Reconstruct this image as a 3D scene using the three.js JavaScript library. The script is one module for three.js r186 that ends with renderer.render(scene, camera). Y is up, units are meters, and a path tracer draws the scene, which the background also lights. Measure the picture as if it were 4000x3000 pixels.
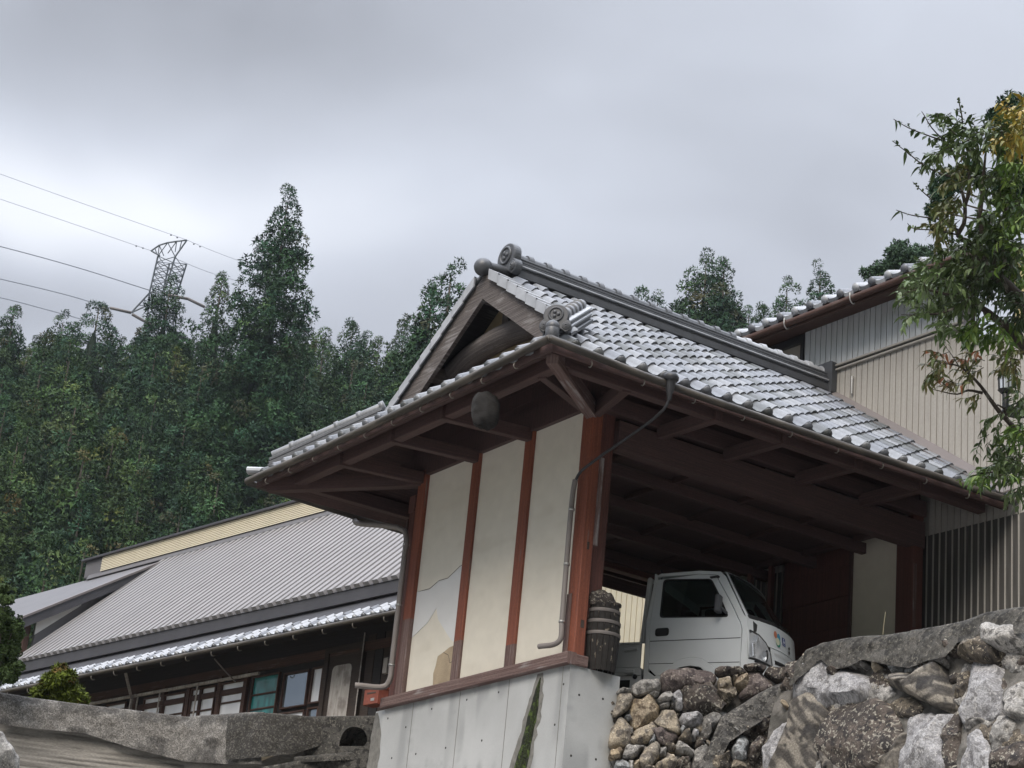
import * as THREE from 'three';
import { mergeGeometries, mergeVertices } from 'three/addons/utils/BufferGeometryUtils.js';

// ---------------------------------------------------------------- camera, sky, sun, exposure
const scene = new THREE.Scene();
const V = (x, y, z) => new THREE.Vector3(x, y, z);
const CAMP = V(-11.729, -4.932, 16.977), CR = V(0.8238, 0.0919, 0.5594), CD = V(0.2757, -0.9274, -0.2531);
const CU = CD.clone().negate(), CF = new THREE.Vector3().crossVectors(CU, CR).normalize();
const FPX = 7779;
const camera = new THREE.PerspectiveCamera(21.83, 4 / 3, 0.1, 6000);
camera.position.copy(CAMP);
camera.quaternion.setFromRotationMatrix(new THREE.Matrix4().makeBasis(CR, CU, CF.clone().negate()));
scene.add(camera);
// a pixel of the 4000 x 3000 photograph at a distance (metres along the view axis) -> world point
function at(px, py, t) { return CAMP.clone().addScaledVector(CF, t).addScaledVector(CR, (px - 2000) / FPX * t).addScaledVector(CD, (py - 1500) / FPX * t); }
function hit(px, py, p0, n) { const d = at(px, py, 1).sub(CAMP); return CAMP.clone().addScaledVector(d, p0.clone().sub(CAMP).dot(n) / d.dot(n)); }
function project(p) { const q = p.clone().sub(CAMP), t = q.dot(CF); return [2000 + FPX * q.dot(CR) / t, 1500 + FPX * q.dot(CD) / t, t]; }

const renderer = new THREE.WebGLRenderer({ antialias: true });
renderer.toneMapping = THREE.LinearToneMapping;
renderer.toneMappingExposure = 2.4;
renderer.shadowMap.enabled = true;

function mulberry(a) { return () => { a |= 0; a = a + 0x6D2B79F5 | 0; let t = Math.imul(a ^ a >>> 15, 1 | a); t = t + Math.imul(t ^ t >>> 7, 61 | t) ^ t; return ((t ^ t >>> 14) >>> 0) / 4294967296; }; }
const rnd = mulberry(7);
const rr = (a, b, r = rnd) => a + (b - a) * r();
function hash(x, y, z) { let h = Math.imul(x, 374761393) ^ Math.imul(y, 668265263) ^ Math.imul(z, 2147483647 - 1274126177); h = Math.imul(h ^ h >>> 13, 1274126177); return ((h ^ h >>> 16) >>> 0) / 4294967296; }
const sm = (t) => t * t * (3 - 2 * t), lerp = (a, b, t) => a + (b - a) * t, clamp = (x, a = 0, b = 1) => Math.min(b, Math.max(a, x));
const sstep = (a, b, x) => sm(clamp((x - a) / (b - a)));
// periodic value noise on the unit square
function pn(u, v, f, seed) {
  const x = u * f, y = v * f, xi = Math.floor(x), yi = Math.floor(y), a = sm(x - xi), b = sm(y - yi), w = (k) => ((k % f) + f) % f;
  const h = (i, j) => hash(w(xi + i), w(yi + j), seed);
  return lerp(lerp(h(0, 0), h(1, 0), a), lerp(h(0, 1), h(1, 1), a), b);
}
function fbm(u, v, f, o, seed) { let s = 0, a = 0.5, n = 0; for (let i = 0; i < o; i++) { s += a * pn(u, v, f, seed + i * 17); n += a; a *= 0.55; f *= 2; } return s / n; }
function n3(x, y, z, seed) {
  const xi = Math.floor(x), yi = Math.floor(y), zi = Math.floor(z), a = sm(x - xi), b = sm(y - yi), c = sm(z - zi);
  const h = (i, j, k) => hash(xi + i + 1000, (yi + j + 1000) * 31 + (zi + k + 1000) * 7919, seed);
  return lerp(lerp(lerp(h(0, 0, 0), h(1, 0, 0), a), lerp(h(0, 1, 0), h(1, 1, 0), a), b), lerp(lerp(h(0, 0, 1), h(1, 0, 1), a), lerp(h(0, 1, 1), h(1, 1, 1), a), b), c);
}
function f3(x, y, z, o, seed) { let s = 0, a = 0.5, n = 0, f = 1; for (let i = 0; i < o; i++) { s += a * n3(x * f, y * f, z * f, seed + i * 13); n += a; a *= 0.5; f *= 2.03; } return s / n; }

{ // overcast sky: brighter towards the zenith, drifting cloud lumps all round
  const w = 1280, h = 640, data = new Float32Array(w * h * 4), R = mulberry(41);
  const lumps = [ // azimuth (from -z towards +x), elevation, half-widths, strength
    [19, 33.5, 12, 3.4, -0.42], [13, 30, 8, 2.0, -0.22], [27, 32, 8, 3, -0.18], [18.5, 26, 7.5, 2.6, 0.27], [14.5, 27.2, 3.5, 1.8, 0.12], [25, 27, 9, 3.4, 0.13], [22, 25, 7, 2.2, 0.17], [15, 22.5, 3.6, 1.5, -0.17], [19.5, 22, 3, 1.2, -0.08], [29, 24, 6, 3, 0.02], [46, 28, 9, 6, -0.05],
  ];
  for (let i = 0; i < 150; i++) { const az = rr(-180, 180, R), el = rr(0, 80, R), s = rr(4, 13, R); if (az > -2 && az < 62 && el < 46) continue; lumps.push([az, el, s, s * 0.4, rr(-0.28, 0.28, R)]); }
  for (let j = 0; j < h; j++) for (let i = 0; i < w; i++) {
    const el = ((j + 0.5) / h - 0.5) * Math.PI, a = ((i + 0.5) / w - 0.5) * 2 * Math.PI, k = (j * w + i) * 4;
    const dx = Math.cos(el) * Math.cos(a), dz = Math.cos(el) * Math.sin(a), dy = Math.sin(el);
    if (dy < -0.02) { data[k] = 0.2; data[k + 1] = 0.2; data[k + 2] = 0.19; data[k + 3] = 1; continue; }
    const az = Math.atan2(dx, -dz) * 180 / Math.PI, eld = el * 180 / Math.PI;
    const s = 1.2 / (dy + 0.25), wx = f3(dx * s * 2, dz * s * 2, 1, 3, 91) - 0.5, wz = f3(dx * s * 2, dz * s * 2, 7, 3, 95) - 0.5;
    let c = 1 + 0.46 * (f3(dx * s * 2.2 + wx, dz * s * 2.2 + wz, 3, 5, 33) - 0.5) + 0.30 * (f3(dx * s * 7 + wx * 2, dz * s * 7 + wz * 2, 5, 4, 57) - 0.5);
    for (const [la, le, wa, we, st] of lumps) { if (Math.abs(eld - le) > 3 * we + 4) continue; let da = az - la + wx * 9; if (da > 180) da -= 360; if (da < -180) da += 360; const de = eld - le + wz * 7, q = (da / wa) ** 2 + (de / we) ** 2; if (q < 9) c += st * Math.exp(-q); }
    const cie = (1 + 2 * Math.max(dy, 0)) / 3, L = 0.44 * cie * lerp(1, 3.7, sstep(0.54, 0.95, dy)) * c;
    const warm = clamp((c - 1.1) * 1.5);
    data[k] = L * lerp(0.925, 1.03, warm); data[k + 1] = L * lerp(0.985, 1.06, warm); data[k + 2] = L * lerp(1.12, 1.12, warm); data[k + 3] = 1;
  }
  const sky = new THREE.DataTexture(data, w, h, THREE.RGBAFormat, THREE.FloatType);
  sky.mapping = THREE.EquirectangularReflectionMapping; sky.magFilter = THREE.LinearFilter; sky.minFilter = THREE.LinearFilter; sky.needsUpdate = true;
  scene.background = sky; scene.environment = sky;
}
const sun = new THREE.DirectionalLight(0xfff4e6, 1.5);   // the sun behind cloud: broad and soft, from the left
sun.position.set(-60, 75, 40); sun.target.position.set(0, 0, 0);
sun.castShadow = true; sun.shadow.radius = 60; sun.shadow.mapSize.set(2048, 2048);
Object.assign(sun.shadow.camera, { left: -60, right: 60, top: 60, bottom: -60, near: 1, far: 300 });
scene.add(sun, sun.target);

// ---------------------------------------------------------------- helpers
const used = new Map();
function numbered(n) { const k = used.get(n) ?? 0; used.set(n, k + 1); return k ? n + '_' + String(k).padStart(3, '0') : n; }
function tag(o, label, category, group) { o.userData.label = label; o.userData.category = category; if (group) o.userData.group = group; return o; }
function thing(name, label, category, p = [0, 0, 0], ry = 0, group) { const o = new THREE.Group(); o.name = numbered(name); o.position.set(...p); o.rotation.y = ry; scene.add(o); return tag(o, label, category, group); }
function group(name, parent) { const g = new THREE.Group(); g.name = name; parent.add(g); return g; }
function norm(g) { // same attributes, no index
  let q = g.index ? g.toNonIndexed() : g;
  if (!q.attributes.normal) q.computeVertexNormals();
  if (!q.attributes.uv) q = boxUV(q);
  for (const k of Object.keys(q.attributes)) if (!['position', 'normal', 'uv', 'color'].includes(k)) q.deleteAttribute(k);
  return q;
}
function merged(gs) { gs = [].concat(gs).map(norm); return gs.length === 1 ? gs[0] : mergeGeometries(gs); }
function mesh(name, gs, mat, parent = scene, label) {
  const m = new THREE.Mesh(merged(gs), mat); m.name = parent === scene ? numbered(name) : name; m.castShadow = m.receiveShadow = true; parent.add(m);
  if (label) m.userData.label = label; return m;
}
function stuff(m) { m.userData.kind = 'stuff'; return m; }
function struct(name, gs, mat, label) { const m = mesh(name, gs, mat); m.userData.kind = 'structure'; if (label) m.userData.label = label; return m; }
function boxUV(g) {
  const q = g.index ? g.toNonIndexed() : g, p = q.attributes.position, uv = new Float32Array(p.count * 2), a = V(), b = V(), c = V(), n = V();
  for (let i = 0; i < p.count; i += 3) {
    a.fromBufferAttribute(p, i); b.fromBufferAttribute(p, i + 1); c.fromBufferAttribute(p, i + 2); n.copy(b).sub(a).cross(c.clone().sub(a));
    const ax = Math.abs(n.x), ay = Math.abs(n.y), az = Math.abs(n.z);
    [a, b, c].forEach((t, k) => { const o = (i + k) * 2; if (ax >= ay && ax >= az) { uv[o] = t.z; uv[o + 1] = t.y; } else if (ay >= az) { uv[o] = t.x; uv[o + 1] = t.z; } else { uv[o] = t.x; uv[o + 1] = t.y; } });
  }
  q.setAttribute('uv', new THREE.BufferAttribute(uv, 2)); return q;
}
const v3 = (p) => p.isVector3 ? p.clone() : V(...p);
// chamfered bar from p0 to p1; w across, h along up; uv in metres with u along the length
function bar(p0, p1, w, h, up = [0, 1, 0], c = 0.006) {
  p0 = v3(p0); p1 = v3(p1); const X = p1.clone().sub(p0), L = X.length(); X.normalize(); let Z = X.clone().cross(v3(up)); if (Z.lengthSq() < 1e-6) Z = X.clone().cross(V(0, 0, 1)); Z.normalize(); const Y = Z.clone().cross(X);
  c = Math.min(c, w * 0.3, h * 0.3); const a = w / 2, b = h / 2;
  const pr = [[-a + c, -b], [a - c, -b], [a, -b + c], [a, b - c], [a - c, b], [-a + c, b], [-a, b - c], [-a, -b + c]], uo = rnd() * 3, vo = rnd() * 3;
  const P = [], U = []; const pt = (s, q) => p0.clone().addScaledVector(X, s * L).addScaledVector(Z, q[0]).addScaledVector(Y, q[1]);
  let t = vo; for (let i = 0; i < 8; i++) { const q = pr[i], r = pr[(i + 1) % 8], d = Math.hypot(q[0] - r[0], q[1] - r[1]), A = pt(0, q), B = pt(0, r), C = pt(1, r), D = pt(1, q); P.push(A, D, B, B, D, C); U.push([uo, t], [uo + L, t], [uo, t + d], [uo, t + d], [uo + L, t], [uo + L, t + d]); t += d; }
  for (const s of [0, 1]) for (let i = 1; i < 7; i++) { const tri = s ? [0, i, i + 1] : [0, i + 1, i]; for (const k of tri) { P.push(pt(s, pr[k])); U.push([uo + pr[k][1], vo + pr[k][0]]); } }
  return soup(P, U);
}
function soup(P, U) { const g = new THREE.BufferGeometry(); g.setAttribute('position', new THREE.Float32BufferAttribute(P.flatMap((p) => [p.x, p.y, p.z]), 3)); if (U) g.setAttribute('uv', new THREE.Float32BufferAttribute(U.flat(), 2)); g.computeVertexNormals(); return U ? g : boxUV(g); }
function box(x0, x1, y0, y1, z0, z1, c) { return bar([x0, (y0 + y1) / 2, (z0 + z1) / 2], [x1, (y0 + y1) / 2, (z0 + z1) / 2], z1 - z0, y1 - y0, [0, 1, 0], c ?? 0.006); }
function post(x, z, y0, y1, w, d, c) { return bar([x, y0, z], [x, y1, z], w, d, [0, 0, 1], c); }
// smooth tube through points with radii
function tube(pts, rad, seg = 8, sub = 4, caps = true) {
  pts = pts.map(v3); const cv = pts.length > 2 ? new THREE.CatmullRomCurve3(pts) : new THREE.LineCurve3(pts[0], pts[1]), n = pts.length > 2 ? (pts.length - 1) * sub : 1;
  const fr = []; let N = null; const idx = [], P = [], U = []; const R = (t) => { if (!Array.isArray(rad)) return rad; const x = t * (rad.length - 1), i = Math.min(rad.length - 2, Math.floor(x)); return lerp(rad[i], rad[i + 1], x - i); };
  let len = 0, last = null;
  for (let i = 0; i <= n; i++) {
    const t = i / n, p = cv.getPoint(t), T = cv.getTangent(t).normalize(); if (!N) { N = Math.abs(T.y) < 0.9 ? V(0, 1, 0) : V(1, 0, 0); } N = N.clone().sub(T.clone().multiplyScalar(N.dot(T))).normalize(); const B = T.clone().cross(N), r = R(t);
    if (last) len += p.distanceTo(last); last = p;
    for (let k = 0; k <= seg; k++) { const a = k / seg * Math.PI * 2, q = p.clone().addScaledVector(N, Math.cos(a) * r).addScaledVector(B, Math.sin(a) * r); P.push(q.x, q.y, q.z); U.push(len, k / seg * r * 6.28); }
  }
  for (let i = 0; i < n; i++) for (let k = 0; k < seg; k++) { const a = i * (seg + 1) + k, b = a + seg + 1; idx.push(a, a + 1, b, a + 1, b + 1, b); }
  if (caps) for (const e of [0, n]) { const c = P.length / 3, p = cv.getPoint(e / n); P.push(p.x, p.y, p.z); U.push(0, 0); for (let k = 0; k < seg; k++) { const a = e * (seg + 1) + k; e ? idx.push(a, a + 1, c) : idx.push(a + 1, a, c); } }
  const g = new THREE.BufferGeometry(); g.setAttribute('position', new THREE.Float32BufferAttribute(P, 3)); g.setAttribute('uv', new THREE.Float32BufferAttribute(U, 2)); g.setIndex(idx); g.computeVertexNormals(); return g.toNonIndexed();
}
function grid(nu, nv, fn, uvfn) { // smooth surface patch
  const P = [], U = [], idx = []; for (let j = 0; j <= nv; j++) for (let i = 0; i <= nu; i++) { const p = fn(i / nu, j / nv); P.push(p.x, p.y, p.z); const q = uvfn ? uvfn(i / nu, j / nv, p) : [i / nu, j / nv]; U.push(q[0], q[1]); }
  for (let j = 0; j < nv; j++) for (let i = 0; i < nu; i++) { const a = j * (nu + 1) + i, b = a + nu + 1; idx.push(a, a + 1, b, a + 1, b + 1, b); }
  const g = new THREE.BufferGeometry(); g.setAttribute('position', new THREE.Float32BufferAttribute(P, 3)); g.setAttribute('uv', new THREE.Float32BufferAttribute(U, 2)); g.setIndex(idx); g.computeVertexNormals(); return g;
}
function lathe(prof, seg = 20) { const g = new THREE.LatheGeometry(prof.map(([r, y]) => new THREE.Vector2(r, y)), seg); return g; }
function slab(corners, th, dir) { // flat polygon with thickness along dir (away from the seen face)
  const A = corners.map(v3), d = v3(dir).normalize().multiplyScalar(th), B = A.map((p) => p.clone().add(d)), P = []; const n = A.length;
  const nn = V(); for (let i = 0; i < n; i++) { const a = A[i], b = A[(i + 1) % n]; nn.x += (a.y - b.y) * (a.z + b.z); nn.y += (a.z - b.z) * (a.x + b.x); nn.z += (a.x - b.x) * (a.y + b.y); } nn.normalize();
  const ex = Math.abs(nn.y) < 0.9 ? V(0, 1, 0).cross(nn).normalize() : V(1, 0, 0).cross(nn).normalize(), ey = nn.clone().cross(ex);
  for (const [i, j, k] of THREE.ShapeUtils.triangulateShape(A.map((p) => new THREE.Vector2(p.dot(ex), p.dot(ey))), [])) { P.push(A[i], A[j], A[k], B[i], B[k], B[j]); }
  for (let i = 0; i < n; i++) { const j = (i + 1) % n; P.push(A[i], B[i], A[j], A[j], B[i], B[j]); }
  return soup(P);
}
function vbox(x0, x1, y0, y1, z0, z1, c) { return bar([(x0 + x1) / 2, y0, (z0 + z1) / 2], [(x0 + x1) / 2, y1, (z0 + z1) / 2], x1 - x0, z1 - z0, [0, 0, 1], c ?? 0.006); }
function sphere(p, r, s = [1, 1, 1], seg = 14) { const g = new THREE.SphereGeometry(r, seg, Math.round(seg * 0.7)); g.scale(...s); g.translate(...v3(p).toArray()); return g; }
function cyl(p0, p1, r0, r1 = r0, seg = 14) { return tube([p0, p1], [r0, r1], seg, 1); }

// ---------------------------------------------------------------- textures
const enc = (x) => { x = clamp(x); return 255 * (x <= 0.0031308 ? 12.92 * x : 1.055 * Math.pow(x, 1 / 2.4) - 0.055); };
function tex(n, metres, fn, color = true) {
  const d = new Uint8Array(n * n * 4);
  for (let j = 0; j < n; j++) for (let i = 0; i < n; i++) { const q = fn((i + 0.5) / n, (j + 0.5) / n), k = (j * n + i) * 4; if (color) { d[k] = enc(q[0]); d[k + 1] = enc(q[1]); d[k + 2] = enc(q[2]); } else d[k] = d[k + 1] = d[k + 2] = clamp(q) * 255; d[k + 3] = 255; }
  const t = new THREE.DataTexture(d, n, n, THREE.RGBAFormat, THREE.UnsignedByteType); t.wrapS = t.wrapT = THREE.RepeatWrapping; t.magFilter = THREE.LinearFilter; t.minFilter = THREE.LinearMipmapLinearFilter; t.generateMipmaps = true;
  if (color) t.colorSpace = THREE.SRGBColorSpace; const [mx, my] = [].concat(metres, metres); t.repeat.set(1 / mx, 1 / my); t.needsUpdate = true; return t;
}
const mix3 = (a, b, t) => [lerp(a[0], b[0], t), lerp(a[1], b[1], t), lerp(a[2], b[2], t)];
const mul3 = (a, k) => [a[0] * k, a[1] * k, a[2] * k];
function mat(o) { return new THREE.MeshPhysicalMaterial({ roughness: 0.8, ...o, side: THREE.DoubleSide }); }
// sawn timber: grain runs along u
function woodTex(base, dark, grey, wear, seed) {
  return tex(512, [2.2, 0.9], (u, v) => {
    const g = fbm(u, v, 4, 3, seed), st = fbm(u + g * 0.02, v, 2, 2, seed) * 0.3 + pn(u * 1, v + g * 0.01, 96, seed + 5) * 0.0 + streak(u, v, 90, seed) * 0.7;
    let c = mix3(base, dark, clamp(st * 1.3 - 0.2)); const wr = sstep(0.62 - wear, 0.78 - wear, fbm(u, v, 5, 4, seed + 40) * 0.7 + streak(u, v, 60, seed + 9) * 0.3); c = mix3(c, grey, wr * 0.85); return mul3(c, 0.85 + 0.3 * pn(u, v, 128, seed + 3));
  });
}
function streak(u, v, f, seed) { // noise stretched along u
  const y = v * f, yi = Math.floor(y), b = sm(y - yi), x = u * 6, xi = Math.floor(x), a = sm(x - xi), h = (i, j) => hash(((xi + i) % 6 + 6) % 6, ((yi + j) % f + f) % f, seed);
  return lerp(lerp(h(0, 0), h(1, 0), a), lerp(h(0, 1), h(1, 1), a), b);
}
const grainBump = tex(512, [2.2, 0.9], (u, v) => streak(u, v, 110, 3) * 0.6 + fbm(u, v, 8, 4, 8) * 0.4, false);
const roughBump = tex(512, 1.0, (u, v) => fbm(u, v, 6, 6, 21), false);
const fineBump = tex(512, 0.5, (u, v) => fbm(u, v, 40, 4, 23), false);
const M = {};
M.redWood = mat({ map: woodTex([0.115, 0.042, 0.032], [0.068, 0.027, 0.022], [0.23, 0.16, 0.14], -0.12, 100), bumpMap: grainBump, bumpScale: 0.003, roughness: 0.75 });
M.redPost = mat({ map: woodTex([0.22, 0.066, 0.034], [0.13, 0.04, 0.024], [0.17, 0.12, 0.105], -0.1, 110), bumpMap: grainBump, bumpScale: 0.003, roughness: 0.7 });
M.redWorn = mat({ map: woodTex([0.17, 0.12, 0.11], [0.085, 0.045, 0.038], [0.26, 0.235, 0.23], 0.06, 120), bumpMap: grainBump, bumpScale: 0.005, roughness: 0.85 });
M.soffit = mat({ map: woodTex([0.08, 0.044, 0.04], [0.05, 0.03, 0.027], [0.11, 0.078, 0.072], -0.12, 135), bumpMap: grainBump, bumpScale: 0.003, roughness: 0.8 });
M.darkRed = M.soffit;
M.greyWood = mat({ map: woodTex([0.115, 0.10, 0.095], [0.055, 0.047, 0.045], [0.19, 0.178, 0.175], 0.06, 140), bumpMap: grainBump, bumpScale: 0.006, roughness: 0.9 });
M.blackWood = mat({ map: woodTex([0.02, 0.018, 0.018], [0.01, 0.009, 0.01], [0.05, 0.045, 0.042], -0.1, 150), bumpMap: grainBump, bumpScale: 0.004, roughness: 0.8 });
M.brownWood = mat({ map: woodTex([0.075, 0.036, 0.025], [0.04, 0.02, 0.016], [0.12, 0.09, 0.08], -0.08, 160), bumpMap: grainBump, bumpScale: 0.003, roughness: 0.7 });
M.doorWood = mat({ map: woodTex([0.045, 0.032, 0.026], [0.025, 0.018, 0.015], [0.07, 0.06, 0.055], -0.08, 165), bumpMap: grainBump, bumpScale: 0.003, roughness: 0.8 });
M.paleBoard = mat({ map: tex(512, [1.2, 1.2], (u, v) => { const s = streak(v, u, 70, 5), b = sstep(0.45, 0.75, fbm(u, v, 5, 5, 71)); return mix3(mix3([0.46, 0.44, 0.42], [0.30, 0.28, 0.26], s), [0.16, 0.14, 0.13], b * 0.7); }), roughness: 0.9 });
const plasterTex = (seed, stain) => tex(512, 2.4, (u, v) => { const a = fbm(u, v, 3, 5, seed), b = streak(v, u, 26, seed + 4), s = sstep(0.6, 0.85, a * 0.6 + b * 0.4) * stain, sp = pn(u, v, 200, seed + 9) > 0.985 ? 0.75 : 1; return mul3(mix3([0.65, 0.615, 0.53], [0.51, 0.465, 0.375], s), (0.94 + 0.1 * fbm(u, v, 24, 3, seed + 2)) * sp); });
M.plaster = mat({ map: plasterTex(200, 0.3), bumpMap: roughBump, bumpScale: 0.002, roughness: 0.95 });
M.plasterWhite = mat({ map: tex(512, 1.6, (u, v) => mul3([0.62, 0.625, 0.62], 0.92 + 0.14 * fbm(u, v, 6, 5, 205))), roughness: 0.95, bumpMap: fineBump, bumpScale: 0.0008 });
M.clay = mat({ map: tex(256, 0.7, (u, v) => mul3([0.36, 0.29, 0.20], 0.75 + 0.5 * fbm(u, v, 8, 5, 211))), bumpMap: fineBump, bumpScale: 0.003, roughness: 1 });
M.gablePlaster = mat({ map: plasterTex(220, 0.9), color: 0xb5a890, roughness: 1 });
M.concrete = mat({ map: tex(768, 3.2, (u, v) => { const a = fbm(u, v, 4, 6, 230), p = pn(u, v, 300, 233) > 0.982 ? 0.72 : 1, s = sstep(0.62, 0.85, fbm(u, v, 7, 4, 236)) * 0.12; const dr = sstep(0.5, 0.9, streak(v, u, 22, 238)) * 0.1; return mul3([0.40 - s - dr, 0.41 - s - dr, 0.41 - s - dr], (0.78 + 0.42 * a) * p * (0.97 + 0.06 * pn(u, v, 400, 239))); }), bumpMap: fineBump, bumpScale: 0.0006, roughness: 0.85 });
M.moss = mat({ map: tex(256, 0.4, (u, v) => mix3([0.012, 0.014, 0.008], [0.055, 0.085, 0.012], sstep(0.42, 0.7, fbm(u, v, 8, 5, 240)))), bumpMap: fineBump, bumpScale: 0.004, roughness: 1 });
M.soot = mat({ map: tex(256, 0.4, (u, v) => mul3([0.17, 0.165, 0.15], 0.6 + 0.8 * fbm(u, v, 10, 5, 245))), bumpMap: fineBump, bumpScale: 0.003, roughness: 1 });
M.tile = mat({ map: tex(512, 0.9, (u, v) => mul3(mix3([0.13, 0.137, 0.147], [0.20, 0.207, 0.218], fbm(u, v, 5, 4, 250)), 0.85 + 0.3 * pn(u, v, 60, 252))), roughness: 0.5, specularIntensity: 0.8, clearcoat: 0.3, clearcoatRoughness: 0.38 });
M.tileB = M.tile.clone(); M.tileB.color.set(0xe2e4ea); M.tileC = M.tile.clone(); M.tileC.color.set(0xcfd2d8); M.tileC.clearcoatRoughness = 0.34; M.tileD = M.tile.clone(); M.tileD.color.set(0xaaaca8); M.tileD.clearcoatRoughness = 0.4; M.tileD.clearcoat = 0.2;
M.tilePale = mat({ map: tex(256, 0.9, (u, v) => mul3([0.34, 0.355, 0.38], 0.75 + 0.5 * fbm(u, v, 6, 4, 255))), roughness: 0.5, clearcoat: 0.2, clearcoatRoughness: 0.35 });
M.tileGrey = mat({ map: tex(512, 0.8, (u, v) => mul3(mix3([0.05, 0.054, 0.06], [0.085, 0.09, 0.10], fbm(u, v, 5, 5, 260)), 0.85 + 0.3 * pn(u, v, 70, 262))), roughness: 0.45, bumpMap: fineBump, bumpScale: 0.0006 });
M.tileDark = mat({ map: tex(256, 0.8, (u, v) => mul3([0.055, 0.058, 0.065], 0.7 + 0.6 * fbm(u, v, 6, 5, 265))), roughness: 0.5 });
M.gutter = mat({ map: tex(256, [2, 0.3], (u, v) => mix3([0.035, 0.03, 0.025], [0.085, 0.074, 0.06], sstep(0.4, 0.7, fbm(u, v, 4, 4, 270)))), roughness: 0.5 });
M.pipe = mat({ map: tex(256, [1.5, 0.3], (u, v) => mix3([0.14, 0.125, 0.12], [0.24, 0.215, 0.20], fbm(u, v, 4, 5, 272))), roughness: 0.55 });
M.pipeDark = mat({ color: 0x2c2d30, roughness: 0.5 });
M.hoop = mat({ color: 0x6b6663, roughness: 0.6, metalness: 0.3 });
M.steel = mat({ color: 0xa8a8a6, roughness: 0.4, metalness: 0.6 });
M.hook = mat({ color: 0x77736c, roughness: 0.5, metalness: 0.5 });
M.flash = mat({ map: tex(256, 1.5, (u, v) => mul3([0.145, 0.13, 0.13], 0.85 + 0.3 * fbm(u, v, 5, 5, 275))), roughness: 0.55 });
M.metalRoof = mat({ map: tex(512, 3, (u, v) => mul3([0.215, 0.207, 0.207], 0.86 + 0.28 * fbm(u, v, 5, 5, 280) * (0.92 + 0.16 * streak(v, u, 40, 281)))), roughness: 0.5 });
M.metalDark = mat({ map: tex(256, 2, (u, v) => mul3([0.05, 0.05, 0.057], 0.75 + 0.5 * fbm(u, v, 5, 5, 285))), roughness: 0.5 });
M.metalGrey = mat({ map: tex(256, 2, (u, v) => mul3([0.115, 0.112, 0.118], 0.85 + 0.3 * fbm(u, v, 5, 5, 286))), roughness: 0.5 });
M.cream = mat({ map: tex(256, 2, (u, v) => mul3([0.62, 0.57, 0.44], 0.88 + 0.24 * fbm(u, v, 5, 5, 290))), roughness: 0.6 });
M.siding = mat({ map: tex(512, [1.6, 2.4], (u, v) => { const s = streak(v, u, 60, 292); return mul3(mix3([0.35, 0.335, 0.305], [0.285, 0.27, 0.245], s * 0.6 + fbm(u, v, 4, 4, 293) * 0.4), 0.94 + 0.12 * pn(u, v, 120, 295)); }), roughness: 0.7 });
M.sidingWhite = mat({ map: tex(512, [1.6, 2.4], (u, v) => mul3([0.50, 0.52, 0.53], 0.9 + 0.16 * streak(v, u, 60, 297))), roughness: 0.65 });
M.groove = mat({ color: 0x33312f, roughness: 0.9 });
M.dark = mat({ map: woodTex([0.06, 0.045, 0.038], [0.04, 0.03, 0.026], [0.09, 0.08, 0.07], -0.1, 170), roughness: 0.9 });
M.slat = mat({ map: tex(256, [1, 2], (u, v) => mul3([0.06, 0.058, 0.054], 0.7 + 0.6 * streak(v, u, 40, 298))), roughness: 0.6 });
M.road = mat({ map: tex(256, 3, (u, v) => mul3([0.20, 0.195, 0.185], 0.8 + 0.4 * fbm(u, v, 12, 5, 301))), roughness: 0.95 });
M.soil = mat({ map: tex(256, 2, (u, v) => mul3([0.10, 0.085, 0.06], 0.6 + 0.8 * fbm(u, v, 8, 5, 300))), roughness: 1 });
M.gravel = mat({ map: tex(256, 1.5, (u, v) => mul3([0.095, 0.09, 0.08], 0.6 + 0.8 * fbm(u, v, 24, 4, 303))), roughness: 1 });
M.hill = mat({ map: tex(256, 9, (u, v) => mix3([0.012, 0.02, 0.008], [0.03, 0.045, 0.014], fbm(u, v, 8, 5, 305))), roughness: 1 });
// rock families; u, v in metres
const rockTex = (a, b, c, spots, seed) => tex(512, 0.9, (u, v) => {
  const f = fbm(u, v, 5, 6, seed), g = fbm(u, v, 16, 4, seed + 31), sp = fbm(u, v, 40, 3, seed + 61);
  let k = mix3(a, b, sstep(0.36, 0.62, f)); k = mix3(k, c, sstep(0.5, 0.68, g)); const s = spots[0]; const gr = fbm(u, v, 90, 3, seed + 7); if (sp > spots[1]) k = mix3(k, s, 0.55 * sstep(spots[1], spots[1] + 0.08, sp)); return mul3(k, 0.35 + 1.3 * gr);
});
const rockM = (t, o = {}) => mat({ map: t, bumpMap: roughBump, bumpScale: 0.03, roughness: 0.95, ...o });
M.rTan = rockM(rockTex([0.32, 0.275, 0.21], [0.23, 0.205, 0.17], [0.13, 0.115, 0.10], [[0.55, 0.50, 0.40], 0.66], 400));
M.rOchre = rockM(rockTex([0.35, 0.275, 0.175], [0.27, 0.225, 0.165], [0.13, 0.10, 0.07], [[0.5, 0.44, 0.33], 0.68], 420));
M.rGrey = rockM(rockTex([0.29, 0.28, 0.265], [0.20, 0.195, 0.185], [0.10, 0.096, 0.092], [[0.5, 0.48, 0.44], 0.66], 440));
M.rWhite = rockM(rockTex([0.31, 0.31, 0.318], [0.245, 0.243, 0.25], [0.15, 0.147, 0.15], [[0.42, 0.41, 0.40], 0.62], 460));
M.rDark = rockM(rockTex([0.045, 0.038, 0.034], [0.085, 0.07, 0.06], [0.025, 0.022, 0.022], [[0.40, 0.38, 0.32], 0.62], 480));
M.rPurple = rockM(rockTex([0.085, 0.068, 0.065], [0.13, 0.108, 0.10], [0.05, 0.04, 0.04], [[0.34, 0.31, 0.27], 0.64], 500));
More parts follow.
